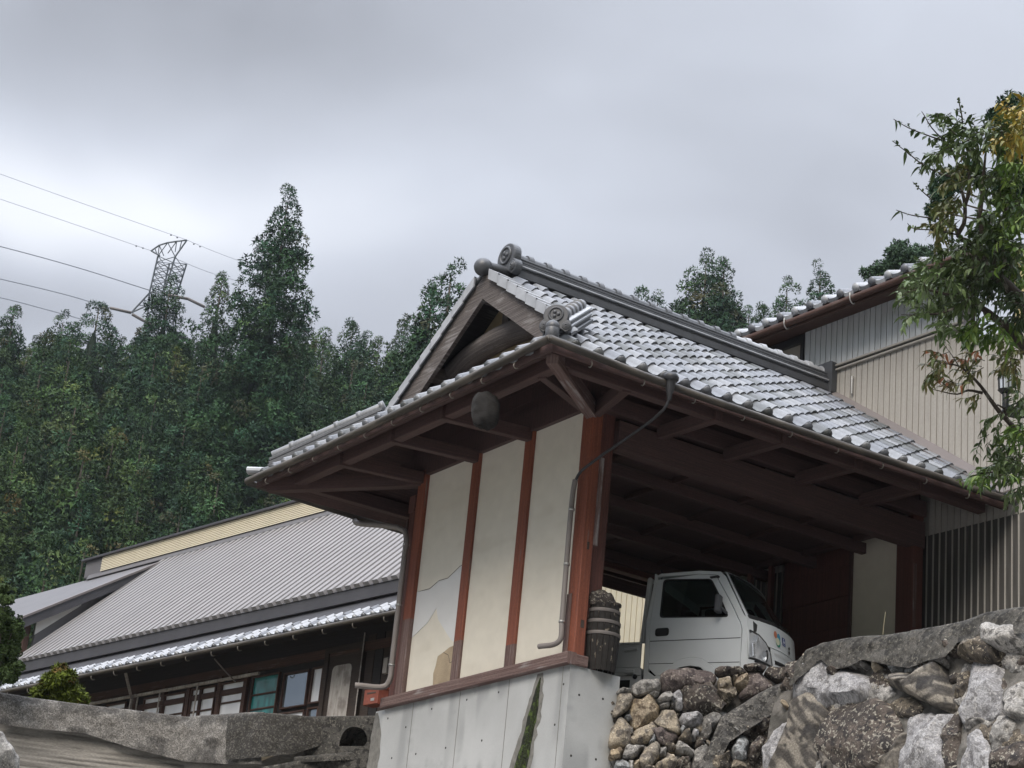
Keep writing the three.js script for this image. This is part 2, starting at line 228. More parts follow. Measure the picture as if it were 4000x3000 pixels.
M.rBrown = rockM(rockTex([0.14, 0.118, 0.09], [0.065, 0.056, 0.047], [0.035, 0.031, 0.028], [[0.42, 0.37, 0.28], 0.64], 520));
M.rBlue = rockM(rockTex([0.28, 0.295, 0.305], [0.20, 0.21, 0.215], [0.12, 0.12, 0.122], [[0.45, 0.46, 0.46], 0.68], 540));
M.oldConcrete = rockM(rockTex([0.044, 0.042, 0.037], [0.068, 0.064, 0.057], [0.02, 0.019, 0.017], [[0.16, 0.15, 0.125], 0.66], 560), { bumpScale: 0.02 });
M.rStripe = rockM(tex(512, 0.9, (u, v) => { const a = streak(v, u, 26, 551), f = fbm(u, v, 5, 5, 553), g = fbm(u, v, 80, 3, 555); return mul3(mix3(mix3([0.05, 0.045, 0.04], [0.21, 0.19, 0.16], sstep(0.35, 0.7, a * 0.6 + f * 0.4)), [0.03, 0.028, 0.027], sstep(0.55, 0.7, fbm(u, v, 4, 4, 557))), 0.4 + 1.2 * g); }));
M.blackConcrete = rockM(rockTex([0.055, 0.053, 0.05], [0.09, 0.086, 0.08], [0.025, 0.024, 0.023], [[0.2, 0.19, 0.17], 0.62], 570), { bumpScale: 0.03 });
M.paleConcrete = rockM(tex(512, 0.9, (u, v) => { const f = fbm(u, v, 4, 4, 581), g = pn(u, v, 70, 583), s = pn(u, v, 120, 585); return mul3(mix3([0.16, 0.152, 0.14], [0.075, 0.071, 0.066], sstep(0.4, 0.65, f)), (g > 0.62 ? 1.4 : 0.85) * (s > 0.7 ? 0.5 : 1)); }), { bumpScale: 0.02 });
M.pebble = rockM(tex(512, 0.9, (u, v) => { const g = pn(u, v, 60, 593), s = pn(u, v, 110, 595), f = fbm(u, v, 4, 4, 591); return mul3(mix3([0.028, 0.027, 0.024], [0.055, 0.051, 0.045], f), (g > 0.66 ? 2.0 : 0.85) * (s > 0.7 ? 0.5 : 1)); }), { bumpScale: 0.02 });
M.boardConcrete = rockM(tex(512, [3, 0.9], (u, v) => mul3(mix3([0.27, 0.255, 0.23], [0.12, 0.112, 0.10], streak(u, v, 30, 600) * 0.75 + fbm(u, v, 6, 4, 601) * 0.25), 0.8 + 0.4 * pn(u, v, 140, 603))), { bumpMap: tex(512, [3, 0.9], (u, v) => streak(u, v, 30, 600) * 0.8 + fbm(u, v, 20, 3, 605) * 0.2, false), bumpScale: 0.02 });
M.mortar = rockM(tex(512, 0.9, (u, v) => mul3(mix3([0.15, 0.142, 0.13], [0.07, 0.067, 0.06], sstep(0.38, 0.66, fbm(u, v, 6, 5, 610))), 0.8 + 0.4 * pn(u, v, 120, 612))), { bumpScale: 0.02 });
// ================================================================ ground and terraces
const headDir = V(0.44, 0, -0.898).normalize(), sideDir = V(0.898, 0, 0.44).normalize();
struct('ground', new THREE.CircleGeometry(4000, 64).rotateX(-Math.PI / 2).translate(0, -6.7, 0), M.road);
function hillH(d, s) { // d metres ahead of the camera, s metres to its right
  let y = d < 84 ? lerp(-2, 0, sstep(44, 84, d)) : 0.55 * (d - 84); if (d > 152) y = 37.4 + 0.1 * (d - 152) * (d < 190 ? 1 : 0) + (d > 190 ? 3.8 - 0.25 * (d - 190) : 0);
  y += sstep(-70, 60, s) * sstep(80, 150, d) * 9;
  return y + 4 * sstep(84, 110, d) * (f3(d * 0.02 + 9, s * 0.02 + 9, 2, 3, 711) - 0.5);
}
const hp = (d, s) => { const p = CAMP.clone().addScaledVector(headDir, d).addScaledVector(sideDir, s); p.y = hillH(d, s); return p; };
{
  const g = grid(70, 70, (a, b) => hp(44 + 420 * b * b * 0.6 + 420 * b * 0.4, lerp(-260, 260, a)), (a, b, p) => [p.x, p.z]);
  struct('hillside', g, M.hill);
  // unseen slope added behind the camera to block low sky light under eaves
  const ring = grid(90, 12, (a, b) => { const th = lerp(-2.45, 2.45, a), r = lerp(70, 230, b), p = CAMP.clone().addScaledVector(headDir, -Math.cos(th) * r).addScaledVector(sideDir, Math.sin(th) * r); p.y = -7.5 + 150 * lerp(0.3, 1, sstep(-1.0, -0.1, th)) * sstep(0, 1.15, b) * sstep(2.45, 1.9, Math.abs(th)) * (0.8 + 0.4 * f3(a * 9, b * 4, 1, 3, 733)) + b * 6 * (f3(a * 60, b * 20, 3, 2, 735) - 0.5); return p; }, (a, b, p) => [p.x, p.z]);
  struct('added_hillside', ring, M.hill);
  // the terrace under the houses, held by the walls at its edge
  const T = [[-5.5, 0, -9.2], [-2.5, 0, -8.2], [-0.9, 0, -7.4], [0.6, -0.3, -5.4], [0.6, -0.3, -4.2], [5.2, -0.3, -4.0], [12, -0.3, -4], [30, 0, -4], [45, 1, -60], [-40, 1, -60], [-40, 0, -22]];
  struct('house_terrace', slab(T.map(([x, y, z]) => [x, -0.3, z]), 6.5, [0, -1, 0]), M.soil);
  struct('driveway', slab([[0.2, -0.262, -4.0], [5.15, -0.262, -4.0], [5.3, -0.262, 9], [3.2, -0.262, 9], [2.6, -0.262, 1.0], [0.75, -0.262, 0.1]], 0.3, [0, -1, 0]), M.gravel);
}

// ================================================================ concrete base under the gatehouse
{
  const t = thing('foundation_wall', 'pale smooth concrete foundation wall with black mossy streak under the plaster panels', 'foundation wall');
  mesh('wall', [slab([[0, 0, -4.06], [0, 0, 0], [0, -6.6, 0], [0, -6.6, -4.06]], 0.5, [1, 0, 0]), slab([[0.5, 0, -0.5], [0.5, 0, 0], [0.655, 0, 0], [0.655, 0, -0.5]].reverse(), 6.6, [0, -1, 0]), slab([[0.5, -0.001, -4.06], [0.5, -0.001, -0.5], [0.655, -0.001, -0.5], [0.655, -0.001, -4.06]], 0.3, [0, -1, 0])], M.concrete, t);
  const cone = (p, ax) => cyl(v3(p), v3(p).add(ax), 0.013, 0.013, 10);
  const holes = []; for (const [z, y] of [[-3.75, -0.12], [-3.3, -0.28], [-2.75, -0.13], [-2.0, -0.12], [-1.35, -0.12], [-0.1, -0.2], [-3.55, -0.62], [-3.0, -0.63], [-2.35, -0.63], [-1.6, -0.63], [-0.2, -0.62], [-3.6, -0.92]]) mesh('tie_hole', cone([-0.002, y, z], V(0.004, 0, 0)), M.groove, t);
  for (const [x, y] of [[0.14, -0.3], [0.45, -0.28], [0.1, -0.95], [0.42, -0.93]]) mesh('tie_hole', cone([x, y, 0.002], V(0, 0, -0.004)), M.groove, t);
  for (const z of [-3.18, -2.15, -1.15, -0.13]) mesh('joint_line', box(-0.0022, 0.002, -2.6, -0.004, z - 0.004, z + 0.004, 0.0005), M.soot, t);
  // moss and soot where a spout has run down the face
  const blot = (pts, th, m, name) => { const A = []; const n = 22; const L = [], R = []; for (let i = 0; i <= n; i++) { const k = i / n * (pts.length - 1), q = Math.min(pts.length - 2, Math.floor(k)), f = k - q, y = lerp(pts[q][0], pts[q + 1][0], f), z = lerp(pts[q][1], pts[q + 1][1], f), w = lerp(pts[q][2], pts[q + 1][2], f) * (0.75 + 0.5 * f3(i * 0.8, th * 900, 3, 2, 77)); L.push(V(-th, y, z - w)); R.push(V(-th, y, z + w * (0.8 + 0.4 * f3(i * 0.9, 5, 3, 2, 79)))); } for (let i = 0; i < n; i++) A.push(L[i], L[i + 1], R[i], R[i], L[i + 1], R[i + 1]); return mesh(name, soup(A), m, t); };
  blot([[-0.02, -0.55, 0.05], [-0.3, -0.6, 0.13], [-0.62, -0.67, 0.17], [-1.02, -0.8, 0.2], [-2.4, -1.15, 0.3]], 0.0025, M.soot, 'grime_streak');
  blot([[-0.07, -0.54, 0.012], [-0.2, -0.58, 0.04], [-0.33, -0.6, 0.07], [-0.62, -0.66, 0.10], [-1.02, -0.78, 0.125], [-2.4, -1.12, 0.2]], 0.006, M.moss, 'moss_streak');
  { const R = mulberry(88), q = []; for (let i = 0; i < 420; i++) { const y = -0.1 - 1.1 * R(), f = clamp((-y - 0.05) / 1.0), zc = lerp(-0.545, -0.78, f * f * 0.6 + f * 0.4), w = lerp(0.01, 0.11, f), r = rr(0.004, 0.013, R) * (0.5 + f); q.push(sphere([-0.007, y, zc + (R() + R() - 1) * w], r, [0.6, 1.3, 1], 6)); } stuff(mesh('moss_cushions', q, M.moss, t)); }
  blot([[-0.02, -4.03, 0.03], [-0.2, -4.0, 0.09], [-0.5, -3.98, 0.14], [-0.8, -4.0, 0.12], [-1.2, -4.0, 0.07], [-2.4, -4, 0.1]], 0.004, M.soot, 'grime_streak');
}

// ================================================================ the gatehouse
let TG, TE;
const gate = thing('gatehouse', 'tiled timber gatehouse with white plaster panels and dark red beams', 'gatehouse');
const ZM = -1.96, PEAK = 5.10, SL = 0.68, EZ = 1.33, EZF = -5.25, EX = -1.5, RX = 5.16;   // ridge line, peak height, roof pitch, eaves, right end
{
  const g = gate;
  mesh('sill', bar([-0.01, 0.065, -3.86], [-0.01, 0.065, 0.03], 0.12, 0.13, [0, 1, 0], 0.01), M.redWorn, g);
  mesh('sill', bar([0.05, 0.06, -0.03], [0.2, 0.06, -0.03], 0.12, 0.12, [0, 1, 0], 0.01), M.redWorn, g);
  // wall posts, worn grey at the foot
  const P = (z0, z1, x0, x1, m, m2, yb, yw, yt) => { mesh('post', vbox(x0, x1, yb + yw, yt, z0, z1, 0.008), m, g); mesh('post_foot', vbox(x0 - 0.001, x1 + 0.001, yb, yb + yw, z0 - 0.001, z1 + 0.001, 0.009), m2, g); };
  P(-3.67, -3.5, 0.0, 0.14, M.redPost, M.redWorn, 0.13, 0.95, 3.0);
  P(-2.465, -2.30, 0.025, 0.14, M.redPost, M.redWorn, 0.13, 0.5, 2.95);
  P(-1.345, -1.165, 0.025, 0.14, M.redPost, M.redWorn, 0.13, 0.28, 2.95);
  mesh('corner_post', vbox(0.025, 0.165, 0.12, 2.92, -0.20, 0.0, 0.008), M.redPost, g);
  mesh('post_foot', bar([0.018, 0.12, -0.155], [0.018, 0.8, -0.155], 0.09, 0.012, [-1, 0, 0], 0.003), M.redWorn, g, 'weathered grey strip of the corner post');
  mesh('gate_post', vbox(0.17, 0.385, -0.26, 2.92, -0.35, -0.07, 0.01), M.redWood, g);
  mesh('nailing_strip', bar([0.185, 1.35, 0.005], [0.185, 2.36, 0.005], 0.055, 0.03, [0, 0, 1], 0.004), M.redWorn, g, 'pale bare strip nailed to the corner post');
  for (const [y, w] of [[1.29, 0.02], [0.42, 0.03]]) mesh('mortise', box(0.085, 0.085 + w * 1.4, y, y + 0.085, -0.002, 0.003, 0.0005), M.dark, g);
  // plaster panels with their patches
  const pan = [[-3.5, -2.465], [-2.30, -1.345], [-1.165, -0.20]];
  for (const [a, b] of pan) mesh('plaster_panel', box(0.06, 0.13, 0.12, 3.02, a - 0.01, b + 0.01), M.plaster, g);
  const patch = (pts, m, name, th, label) => mesh(name, slab(pts.map(([y, z]) => [0.06 - th, y, z]), th - 0.001, [1, 0, 0]), m, g, label);
  patch([[0.85, -3.49], [1.42, -3.49], [1.40, -3.2], [1.47, -3.0], [1.46, -2.8], [1.56, -2.55], [1.58, -2.475], [0.62, -2.475], [0.68, -2.58], [0.98, -2.92], [1.13, -2.99], [0.98, -3.16]], M.plasterWhite, 'plaster_patch', 0.006, 'bluish white repaired patch of plaster');
  patch([[0.18, -2.88], [0.32, -2.90], [0.42, -2.86], [0.52, -2.84], [0.55, -2.72], [0.59, -2.6], [0.60, -2.47], [0.17, -2.47]], M.clay, 'bare_clay', 0.004, 'brown clay showing where plaster has fallen');
  const crack = (pts) => pts.slice(1).map((p, i) => bar([0.0565, pts[i][0], pts[i][1]], [0.0565, p[0], p[1]], 0.006, 0.002, [1, 0, 0], 0.0003));
  mesh('crack', crack([[1.42, -3.49], [1.41, -3.2], [1.475, -3.0], [1.47, -2.8], [1.57, -2.55], [1.58, -2.475]]), M.groove, g);
  mesh('crack', crack([[0.55, -2.72], [0.50, -2.6], [0.40, -2.55], [0.41, -2.475]]), M.groove, g);
  // head beams
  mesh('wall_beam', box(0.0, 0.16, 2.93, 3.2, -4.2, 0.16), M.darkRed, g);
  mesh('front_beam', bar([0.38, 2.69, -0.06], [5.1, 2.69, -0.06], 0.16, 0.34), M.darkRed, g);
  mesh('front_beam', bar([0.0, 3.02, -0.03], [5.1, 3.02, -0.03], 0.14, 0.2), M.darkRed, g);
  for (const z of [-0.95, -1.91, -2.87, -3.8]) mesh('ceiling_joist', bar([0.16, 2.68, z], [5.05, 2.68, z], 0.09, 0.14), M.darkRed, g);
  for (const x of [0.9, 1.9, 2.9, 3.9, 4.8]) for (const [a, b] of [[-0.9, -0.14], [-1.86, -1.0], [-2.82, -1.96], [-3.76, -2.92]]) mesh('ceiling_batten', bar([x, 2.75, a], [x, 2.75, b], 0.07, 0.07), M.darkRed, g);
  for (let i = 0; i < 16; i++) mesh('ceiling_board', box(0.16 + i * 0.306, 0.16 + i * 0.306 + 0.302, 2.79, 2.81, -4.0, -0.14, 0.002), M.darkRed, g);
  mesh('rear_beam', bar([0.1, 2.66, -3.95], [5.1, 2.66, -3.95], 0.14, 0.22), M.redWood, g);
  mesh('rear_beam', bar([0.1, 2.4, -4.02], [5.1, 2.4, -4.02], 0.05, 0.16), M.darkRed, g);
  for (const x of [0.2, 1.75, 4.95]) mesh('rear_post', vbox(x - 0.09, x + 0.09, -0.26, 2.6, -4.0, -3.86), M.redWood, g);
  // right-hand wall inside the gate
  mesh('gate_post', vbox(4.93, 5.1, -0.26, 2.92, -0.3, 0.0, 0.01), M.redWood, g);
  mesh('nailing_strip', bar([4.96, 1.5, 0.004], [4.96, 2.3, 0.004], 0.05, 0.012, [0, 0, 1], 0.003), M.redWorn, g);
  mesh('plaster_panel', box(5.0, 5.1, -0.26, 2.92, -1.13, -0.3), M.plaster, g);
  for (let i = 0; i < 8; i++) mesh('wall_board', box(5.03 + (i % 2) * 0.006, 5.1, -0.26 + i * 0.4, -0.26 + i * 0.4 + 0.392, -2.5, -1.18, 0.004), M.redWood, g);
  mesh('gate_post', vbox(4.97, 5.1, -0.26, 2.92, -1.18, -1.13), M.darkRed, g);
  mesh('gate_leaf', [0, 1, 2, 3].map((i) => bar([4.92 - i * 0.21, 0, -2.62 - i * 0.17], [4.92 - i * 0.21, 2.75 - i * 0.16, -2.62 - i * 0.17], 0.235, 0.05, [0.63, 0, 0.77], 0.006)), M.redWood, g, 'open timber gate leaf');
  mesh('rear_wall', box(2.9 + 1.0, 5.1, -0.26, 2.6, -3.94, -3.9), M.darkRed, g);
  // ---- timbers under the eaves
  const armY = 2.80;
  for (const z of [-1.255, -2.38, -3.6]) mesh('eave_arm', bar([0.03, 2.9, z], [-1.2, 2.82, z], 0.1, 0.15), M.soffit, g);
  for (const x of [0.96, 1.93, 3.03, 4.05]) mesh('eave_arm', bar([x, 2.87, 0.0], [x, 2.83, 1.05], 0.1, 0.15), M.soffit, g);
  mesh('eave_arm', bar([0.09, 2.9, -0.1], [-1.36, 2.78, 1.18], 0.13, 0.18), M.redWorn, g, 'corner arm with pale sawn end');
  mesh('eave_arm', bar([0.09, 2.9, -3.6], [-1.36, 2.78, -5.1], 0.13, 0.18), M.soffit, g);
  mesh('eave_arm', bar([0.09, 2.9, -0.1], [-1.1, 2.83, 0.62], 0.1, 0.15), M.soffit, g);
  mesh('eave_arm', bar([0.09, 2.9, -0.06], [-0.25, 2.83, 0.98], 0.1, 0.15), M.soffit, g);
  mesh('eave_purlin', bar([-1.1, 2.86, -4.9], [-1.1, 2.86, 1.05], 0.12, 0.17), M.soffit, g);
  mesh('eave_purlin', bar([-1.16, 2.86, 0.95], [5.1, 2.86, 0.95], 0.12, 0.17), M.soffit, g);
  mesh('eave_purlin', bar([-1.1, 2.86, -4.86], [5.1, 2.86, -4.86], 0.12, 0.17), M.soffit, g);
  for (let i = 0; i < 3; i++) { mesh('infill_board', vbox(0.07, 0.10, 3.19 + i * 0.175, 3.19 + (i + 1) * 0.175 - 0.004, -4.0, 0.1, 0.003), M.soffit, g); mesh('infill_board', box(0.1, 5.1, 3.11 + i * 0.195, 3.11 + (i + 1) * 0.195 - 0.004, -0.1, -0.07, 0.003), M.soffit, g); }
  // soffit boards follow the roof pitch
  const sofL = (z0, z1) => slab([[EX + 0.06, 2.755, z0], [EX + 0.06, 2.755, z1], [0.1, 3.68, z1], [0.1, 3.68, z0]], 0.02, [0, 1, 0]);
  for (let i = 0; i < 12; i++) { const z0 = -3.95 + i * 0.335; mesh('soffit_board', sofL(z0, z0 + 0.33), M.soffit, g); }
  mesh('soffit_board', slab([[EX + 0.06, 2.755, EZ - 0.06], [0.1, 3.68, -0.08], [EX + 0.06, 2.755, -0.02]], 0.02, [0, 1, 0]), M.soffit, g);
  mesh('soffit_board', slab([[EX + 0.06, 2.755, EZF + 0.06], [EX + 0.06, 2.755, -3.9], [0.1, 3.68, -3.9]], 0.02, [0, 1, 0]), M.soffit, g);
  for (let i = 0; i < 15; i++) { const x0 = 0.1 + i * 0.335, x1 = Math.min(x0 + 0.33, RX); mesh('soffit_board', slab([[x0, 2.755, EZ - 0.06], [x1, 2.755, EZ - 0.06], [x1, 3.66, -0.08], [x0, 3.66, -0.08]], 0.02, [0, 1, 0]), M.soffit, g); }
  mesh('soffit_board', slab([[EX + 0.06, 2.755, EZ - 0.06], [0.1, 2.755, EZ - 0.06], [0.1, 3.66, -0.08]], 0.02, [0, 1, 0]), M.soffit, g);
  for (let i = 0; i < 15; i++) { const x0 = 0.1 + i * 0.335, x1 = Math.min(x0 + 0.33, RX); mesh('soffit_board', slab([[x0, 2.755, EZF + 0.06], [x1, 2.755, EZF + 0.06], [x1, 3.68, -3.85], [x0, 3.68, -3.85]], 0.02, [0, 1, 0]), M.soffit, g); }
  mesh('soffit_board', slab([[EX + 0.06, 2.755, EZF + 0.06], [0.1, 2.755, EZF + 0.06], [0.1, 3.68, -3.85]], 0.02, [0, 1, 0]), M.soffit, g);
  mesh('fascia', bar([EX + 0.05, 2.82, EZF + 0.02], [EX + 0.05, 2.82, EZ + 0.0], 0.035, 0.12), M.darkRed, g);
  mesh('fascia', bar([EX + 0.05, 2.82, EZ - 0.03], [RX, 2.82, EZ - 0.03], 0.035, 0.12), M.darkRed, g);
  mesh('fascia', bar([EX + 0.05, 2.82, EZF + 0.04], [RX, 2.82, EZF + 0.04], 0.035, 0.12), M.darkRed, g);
  // ---- gable above the skirt roof
  const GX = -0.38, roofY = (z) => PEAK - SL * Math.abs(z - ZM);
  for (const s of [1, -1]) {
    const z1 = ZM + s * 1.98;
    mesh('barge_board', slab([[GX, PEAK - 0.05, ZM], [GX, roofY(z1) - 0.05, z1], [GX, roofY(z1) - 0.38, z1 - s * 0.05], [GX, PEAK - 0.38, ZM]], 0.055, [1, 0, 0]), M.greyWood, g);
    mesh('gable_soffit', slab([[GX + 0.06, PEAK - 0.10, ZM], [0.12, PEAK - 0.10, ZM], [0.12, roofY(z1) - 0.10, z1], [GX + 0.06, roofY(z1) - 0.10, z1]], 0.03, [0, 1, 0]), M.blackWood, g);
    mesh('gable_purlin', bar([GX + 0.06, roofY(ZM + s * 1.15) - 0.24, ZM + s * 1.15], [0.1, roofY(ZM + s * 1.15) - 0.24, ZM + s * 1.15], 0.16, 0.16), M.greyWood, g);
  }
  mesh('gable_purlin', bar([GX + 0.06, PEAK - 0.3, ZM], [0.1, PEAK - 0.3, ZM], 0.16, 0.2), M.greyWood, g);
  mesh('gable_wall', slab([[0.06, PEAK - 0.1, ZM], [0.06, 3.65, ZM + 2.1], [0.06, 3.65, ZM - 2.1]], 0.05, [1, 0, 0]), M.gablePlaster, g);
  { const q = []; for (let i = 0; i <= 8; i++) { const t = i / 8 * 2 - 1; q.push([-0.04, 4.08 + 0.24 * (1 - t * t), ZM + t * 1.35]); } mesh('tie_beam', tube(q, [0.12, 0.15, 0.15, 0.15, 0.12], 10, 3), M.greyWood, g); }
  mesh('gable_strut', box(-0.03, 0.07, 4.42, 4.95, ZM - 0.07, ZM + 0.07), M.greyWood, g);
  mesh('gable_strut', bar([0.0, 3.78, ZM + 0.75], [0.0, 4.12, ZM + 0.75], 0.1, 0.09, [1, 0, 0]), M.greyWood, g);
  mesh('gable_strut', bar([0.0, 3.78, ZM - 0.7], [0.0, 4.12, ZM - 0.7], 0.1, 0.09, [1, 0, 0]), M.greyWood, g);
  // ---- roof
  const roof = group('roof', g);
  mesh('roof_deck', [slab([[GX + 0.02, PEAK - 0.04, ZM], [RX, PEAK - 0.04, ZM], [RX, roofY(EZ) - 0.04, EZ - 0.02], [EX + 0.05, roofY(EZ) - 0.04, EZ - 0.02], [GX + 0.02, roofY(0.21) - 0.04, 0.21]], 0.03, [0, -1, 0]), slab([[GX + 0.02, PEAK - 0.04, ZM], [RX, PEAK - 0.04, ZM], [RX, roofY(EZF) - 0.04, EZF + 0.02], [EX + 0.05, roofY(EZF) - 0.04, EZF + 0.02], [GX + 0.02, roofY(-4.13) - 0.04, -4.13]], 0.03, [0, -1, 0]),
    slab([[EX + 0.05, roofY(EZ) - 0.04, EZ - 0.02], [GX + 0.1, roofY(0.21) - 0.0, 0.16], [GX + 0.1, roofY(0.21) - 0.0, -4.08], [EX + 0.05, roofY(EZF) - 0.04, EZF + 0.02]], 0.03, [0, -1, 0])], M.dark, roof);
  // one pan tile: a hollow and a roll, its lower edge lapping the tile below
  const TW = 0.288, TL = 0.300, EXP = 0.268;
  function tileGeo(front) {
    const sec = [[0, 0.010], [0.03, -0.008], [0.095, -0.02], [0.15, -0.014], [0.178, 0.018], [0.203, 0.055], [0.234, 0.07], [0.264, 0.054], [0.288, 0.012]]; const P = [], U = [], idx = []; const n = sec.length;
    for (const [j, z] of [[0, 0], [1, TL * 0.5], [2, TL]]) sec.forEach(([x, y]) => { P.push(x, y + (j ? j * 0.013 : 0), z); U.push(x, z); });
    for (let j = 0; j < 2; j++) for (let i = 0; i < n - 1; i++) { const a = j * n + i, b = a + n; idx.push(a, b, a + 1, a + 1, b, b + 1); }
    let ge = new THREE.BufferGeometry(); ge.setAttribute('position', new THREE.Float32BufferAttribute(P, 3)); ge.setAttribute('uv', new THREE.Float32BufferAttribute(U, 2)); ge.setIndex(idx); ge.computeVertexNormals(); ge = ge.toNonIndexed();
    const th = front ? 0.06 : 0.024, Q = []; for (let i = 0; i < n - 1; i++) { const a = V(sec[i][0], sec[i][1] + 0.026, TL), b = V(sec[i + 1][0], sec[i + 1][1] + 0.026, TL), c = b.clone(), d = a.clone(); c.y = front ? Math.min(c.y - th, -0.02) : c.y - th; d.y = front ? Math.min(d.y - th, -0.02) : d.y - th; Q.push(a, d, b, b, d, c); }
    const gs = [ge, soup(Q)]; if (front) gs.push(cyl([0.236, 0.03, TL - 0.02], [0.236, 0.028, TL + 0.022], 0.055, 0.055, 12)); return merged(gs);
  }
  const tg = TG = tileGeo(false), te = TE = tileGeo(true), tm = [M.tile, M.tileB, M.tileC, M.tileD];
  const cand = []; const slope = Math.atan(SL), rows = 15, hyp = Math.hypot(1, SL);
  function tileAt(x, zTop, row, s) { return { x, z: zTop, row, s }; }
  const list = [];
  for (let r = 0; r < rows; r++) for (let c = 0; c < 24; c++) {
    const x = RX - (c + 1) * TW + 0.03, d = (r * EXP) / hyp, z = EZ - d - TL / hyp, zc = z + 0.13; // distance up from the eave
    const left = zc > 0.2 ? lerp(GX, EX, (zc - 0.21) / (EZ - 0.21)) : GX + 0.16; if (x + TW * 0.6 < left || z < ZM + 0.0) continue; list.push([x, z, r]);
  }
  list.sort((a, b) => a[1] < b[1] ? 1 : -1);
  const qf = new THREE.Quaternion().setFromAxisAngle(V(1, 0, 0), slope), rest = [];
  list.forEach(([x, z, r], i) => {
    const o = new THREE.Mesh(r === 0 ? te : tg, tm[Math.floor(rnd() * 4)]); o.position.set(x, roofY(z) + 0.012 + rr(-0.004, 0.005), z + rr(-0.006, 0.006)); o.quaternion.copy(qf).multiply(new THREE.Quaternion().setFromAxisAngle(V(0, 1, 0), rr(-0.018, 0.018))); o.castShadow = o.receiveShadow = true;
    if (i < 300) { o.name = 'roof_tile'; roof.add(o); } else { o.updateMatrix(); rest.push(o.geometry.clone().applyMatrix4(o.matrix)); }
  });
  if (rest.length) stuff(mesh('roof_tiles', rest, M.tileB, roof));
  // skirt roof below the gable: tiles seen at the eave edge
  const qs = new THREE.Quaternion().setFromAxisAngle(V(0, 1, 0), -Math.PI / 2).multiply(new THREE.Quaternion().setFromAxisAngle(V(1, 0, 0), Math.atan(0.652)));
  const rest2 = [];
  for (let r = 0; r < 5; r++) for (let c = 0; c < 23; c++) { const z = EZF + 0.05 + c * TW, d = (r * EXP) / hyp, x = EX + d + TL / hyp, e = (x - EX); if (z + TW < EZF + e - 0.1 || z > EZ - e + 0.0) continue; const o = new THREE.Mesh(r === 0 ? te : tg, tm[Math.floor(rnd() * 4)]); o.position.set(x, 2.846 + 0.012 + 0.652 * (x - EX), z); o.quaternion.copy(qs); o.castShadow = o.receiveShadow = true; if (r === 0) { o.name = 'eave_tile'; roof.add(o); } else { o.updateMatrix(); rest2.push(o.geometry.clone().applyMatrix4(o.matrix)); } }
  stuff(mesh('roof_tiles', rest2, M.tile, roof));
  // rear slope, seen only along its verge
  { const gs = []; for (let r = 0; r < 15; r++) gs.push(slab([[GX, roofY(ZM - 0.22 * r) + 0.05, ZM - 0.22 * r], [RX, roofY(ZM - 0.22 * r) + 0.05, ZM - 0.22 * r], [RX, roofY(ZM - 0.22 * r - 0.23) + 0.065, ZM - 0.22 * r - 0.23], [GX, roofY(ZM - 0.22 * r - 0.23) + 0.065, ZM - 0.22 * r - 0.23]], 0.04, [0, -1, 0])); stuff(mesh('rear_roof_tiles', gs, M.tile, roof)); }
  // verge tiles: flat top with a lip turned down over the barge board
  for (const s of [1, -1]) for (let i = 0; i < 9; i++) {
    const a = 0.16 + i * 0.222, b = a + 0.228, za = ZM + s * a, zb = ZM + s * b, up = 0.05 + 0.012, y0 = roofY(za) + up, y1 = roofY(zb) + up + 0.022;
    mesh('verge_tile', [slab([[GX - 0.05, y0, za], [GX + 0.19, y0 - 0.01, za], [GX + 0.19, y1 - 0.01, zb], [GX - 0.05, y1, zb]], 0.022, [0, -1, 0]), slab([[GX - 0.052, y0, za], [GX - 0.052, y1, zb], [GX - 0.052, y1 - 0.135, zb], [GX - 0.052, y0 - 0.135, za]], 0.02, [1, 0, 0])], M.tilePale, roof);
  }
  // ridge: courses of flat tiles under round caps
  const ry = PEAK + 0.03, RS = -0.02;
  const courses = [[0.19, 0.10, M.tileDark], [0.17, 0.04, M.tileGrey], [0.20, 0.025, M.tilePale], [0.165, 0.045, M.tileDark], [0.155, 0.04, M.tileGrey], [0.15, 0.035, M.tileGrey]]; let y = ry - 0.06;
  for (const [w, h, m] of courses) { mesh('ridge_course', bar([RS, y + h / 2, ZM], [RX - 0.02, y + h / 2, ZM], w * 2, h - 0.004, [0, 1, 0], 0.008), m, roof); y += h; }
  const capG = merged([(() => { const g = new THREE.CylinderGeometry(0.085, 0.085, 0.27, 14, 1, false, 0, Math.PI * 2); g.rotateZ(Math.PI / 2); return g; })(), (() => { const g = new THREE.CylinderGeometry(0.105, 0.112, 0.07, 14); g.rotateZ(Math.PI / 2); g.translate(0.11, 0.0, 0); return g; })()]);
  for (let i = 0; i < 19; i++) { const o = new THREE.Mesh(capG, i > 12 ? M.tilePale : M.tileGrey); o.name = 'ridge_cap'; o.position.set(0.1 + i * 0.27, y + 0.02, ZM); o.rotation.z = rr(-0.01, 0.01); roof.add(o); }
  // ridge-end ornament
  const orn = (parent, sc, m, ball) => {
    const sh = new THREE.Shape(); sh.moveTo(-0.2, -0.24); sh.bezierCurveTo(-0.3, -0.2, -0.3, -0.06, -0.2, -0.02); sh.bezierCurveTo(-0.26, 0.16, -0.14, 0.27, 0, 0.27); sh.bezierCurveTo(0.14, 0.27, 0.26, 0.16, 0.2, -0.02); sh.bezierCurveTo(0.3, -0.06, 0.3, -0.2, 0.2, -0.24); sh.lineTo(0.08, -0.16); sh.lineTo(-0.08, -0.16); sh.closePath();
    const g0 = new THREE.ExtrudeGeometry(sh, { depth: 0.09, bevelEnabled: true, bevelSize: 0.015, bevelThickness: 0.02, bevelSegments: 2, curveSegments: 10 });
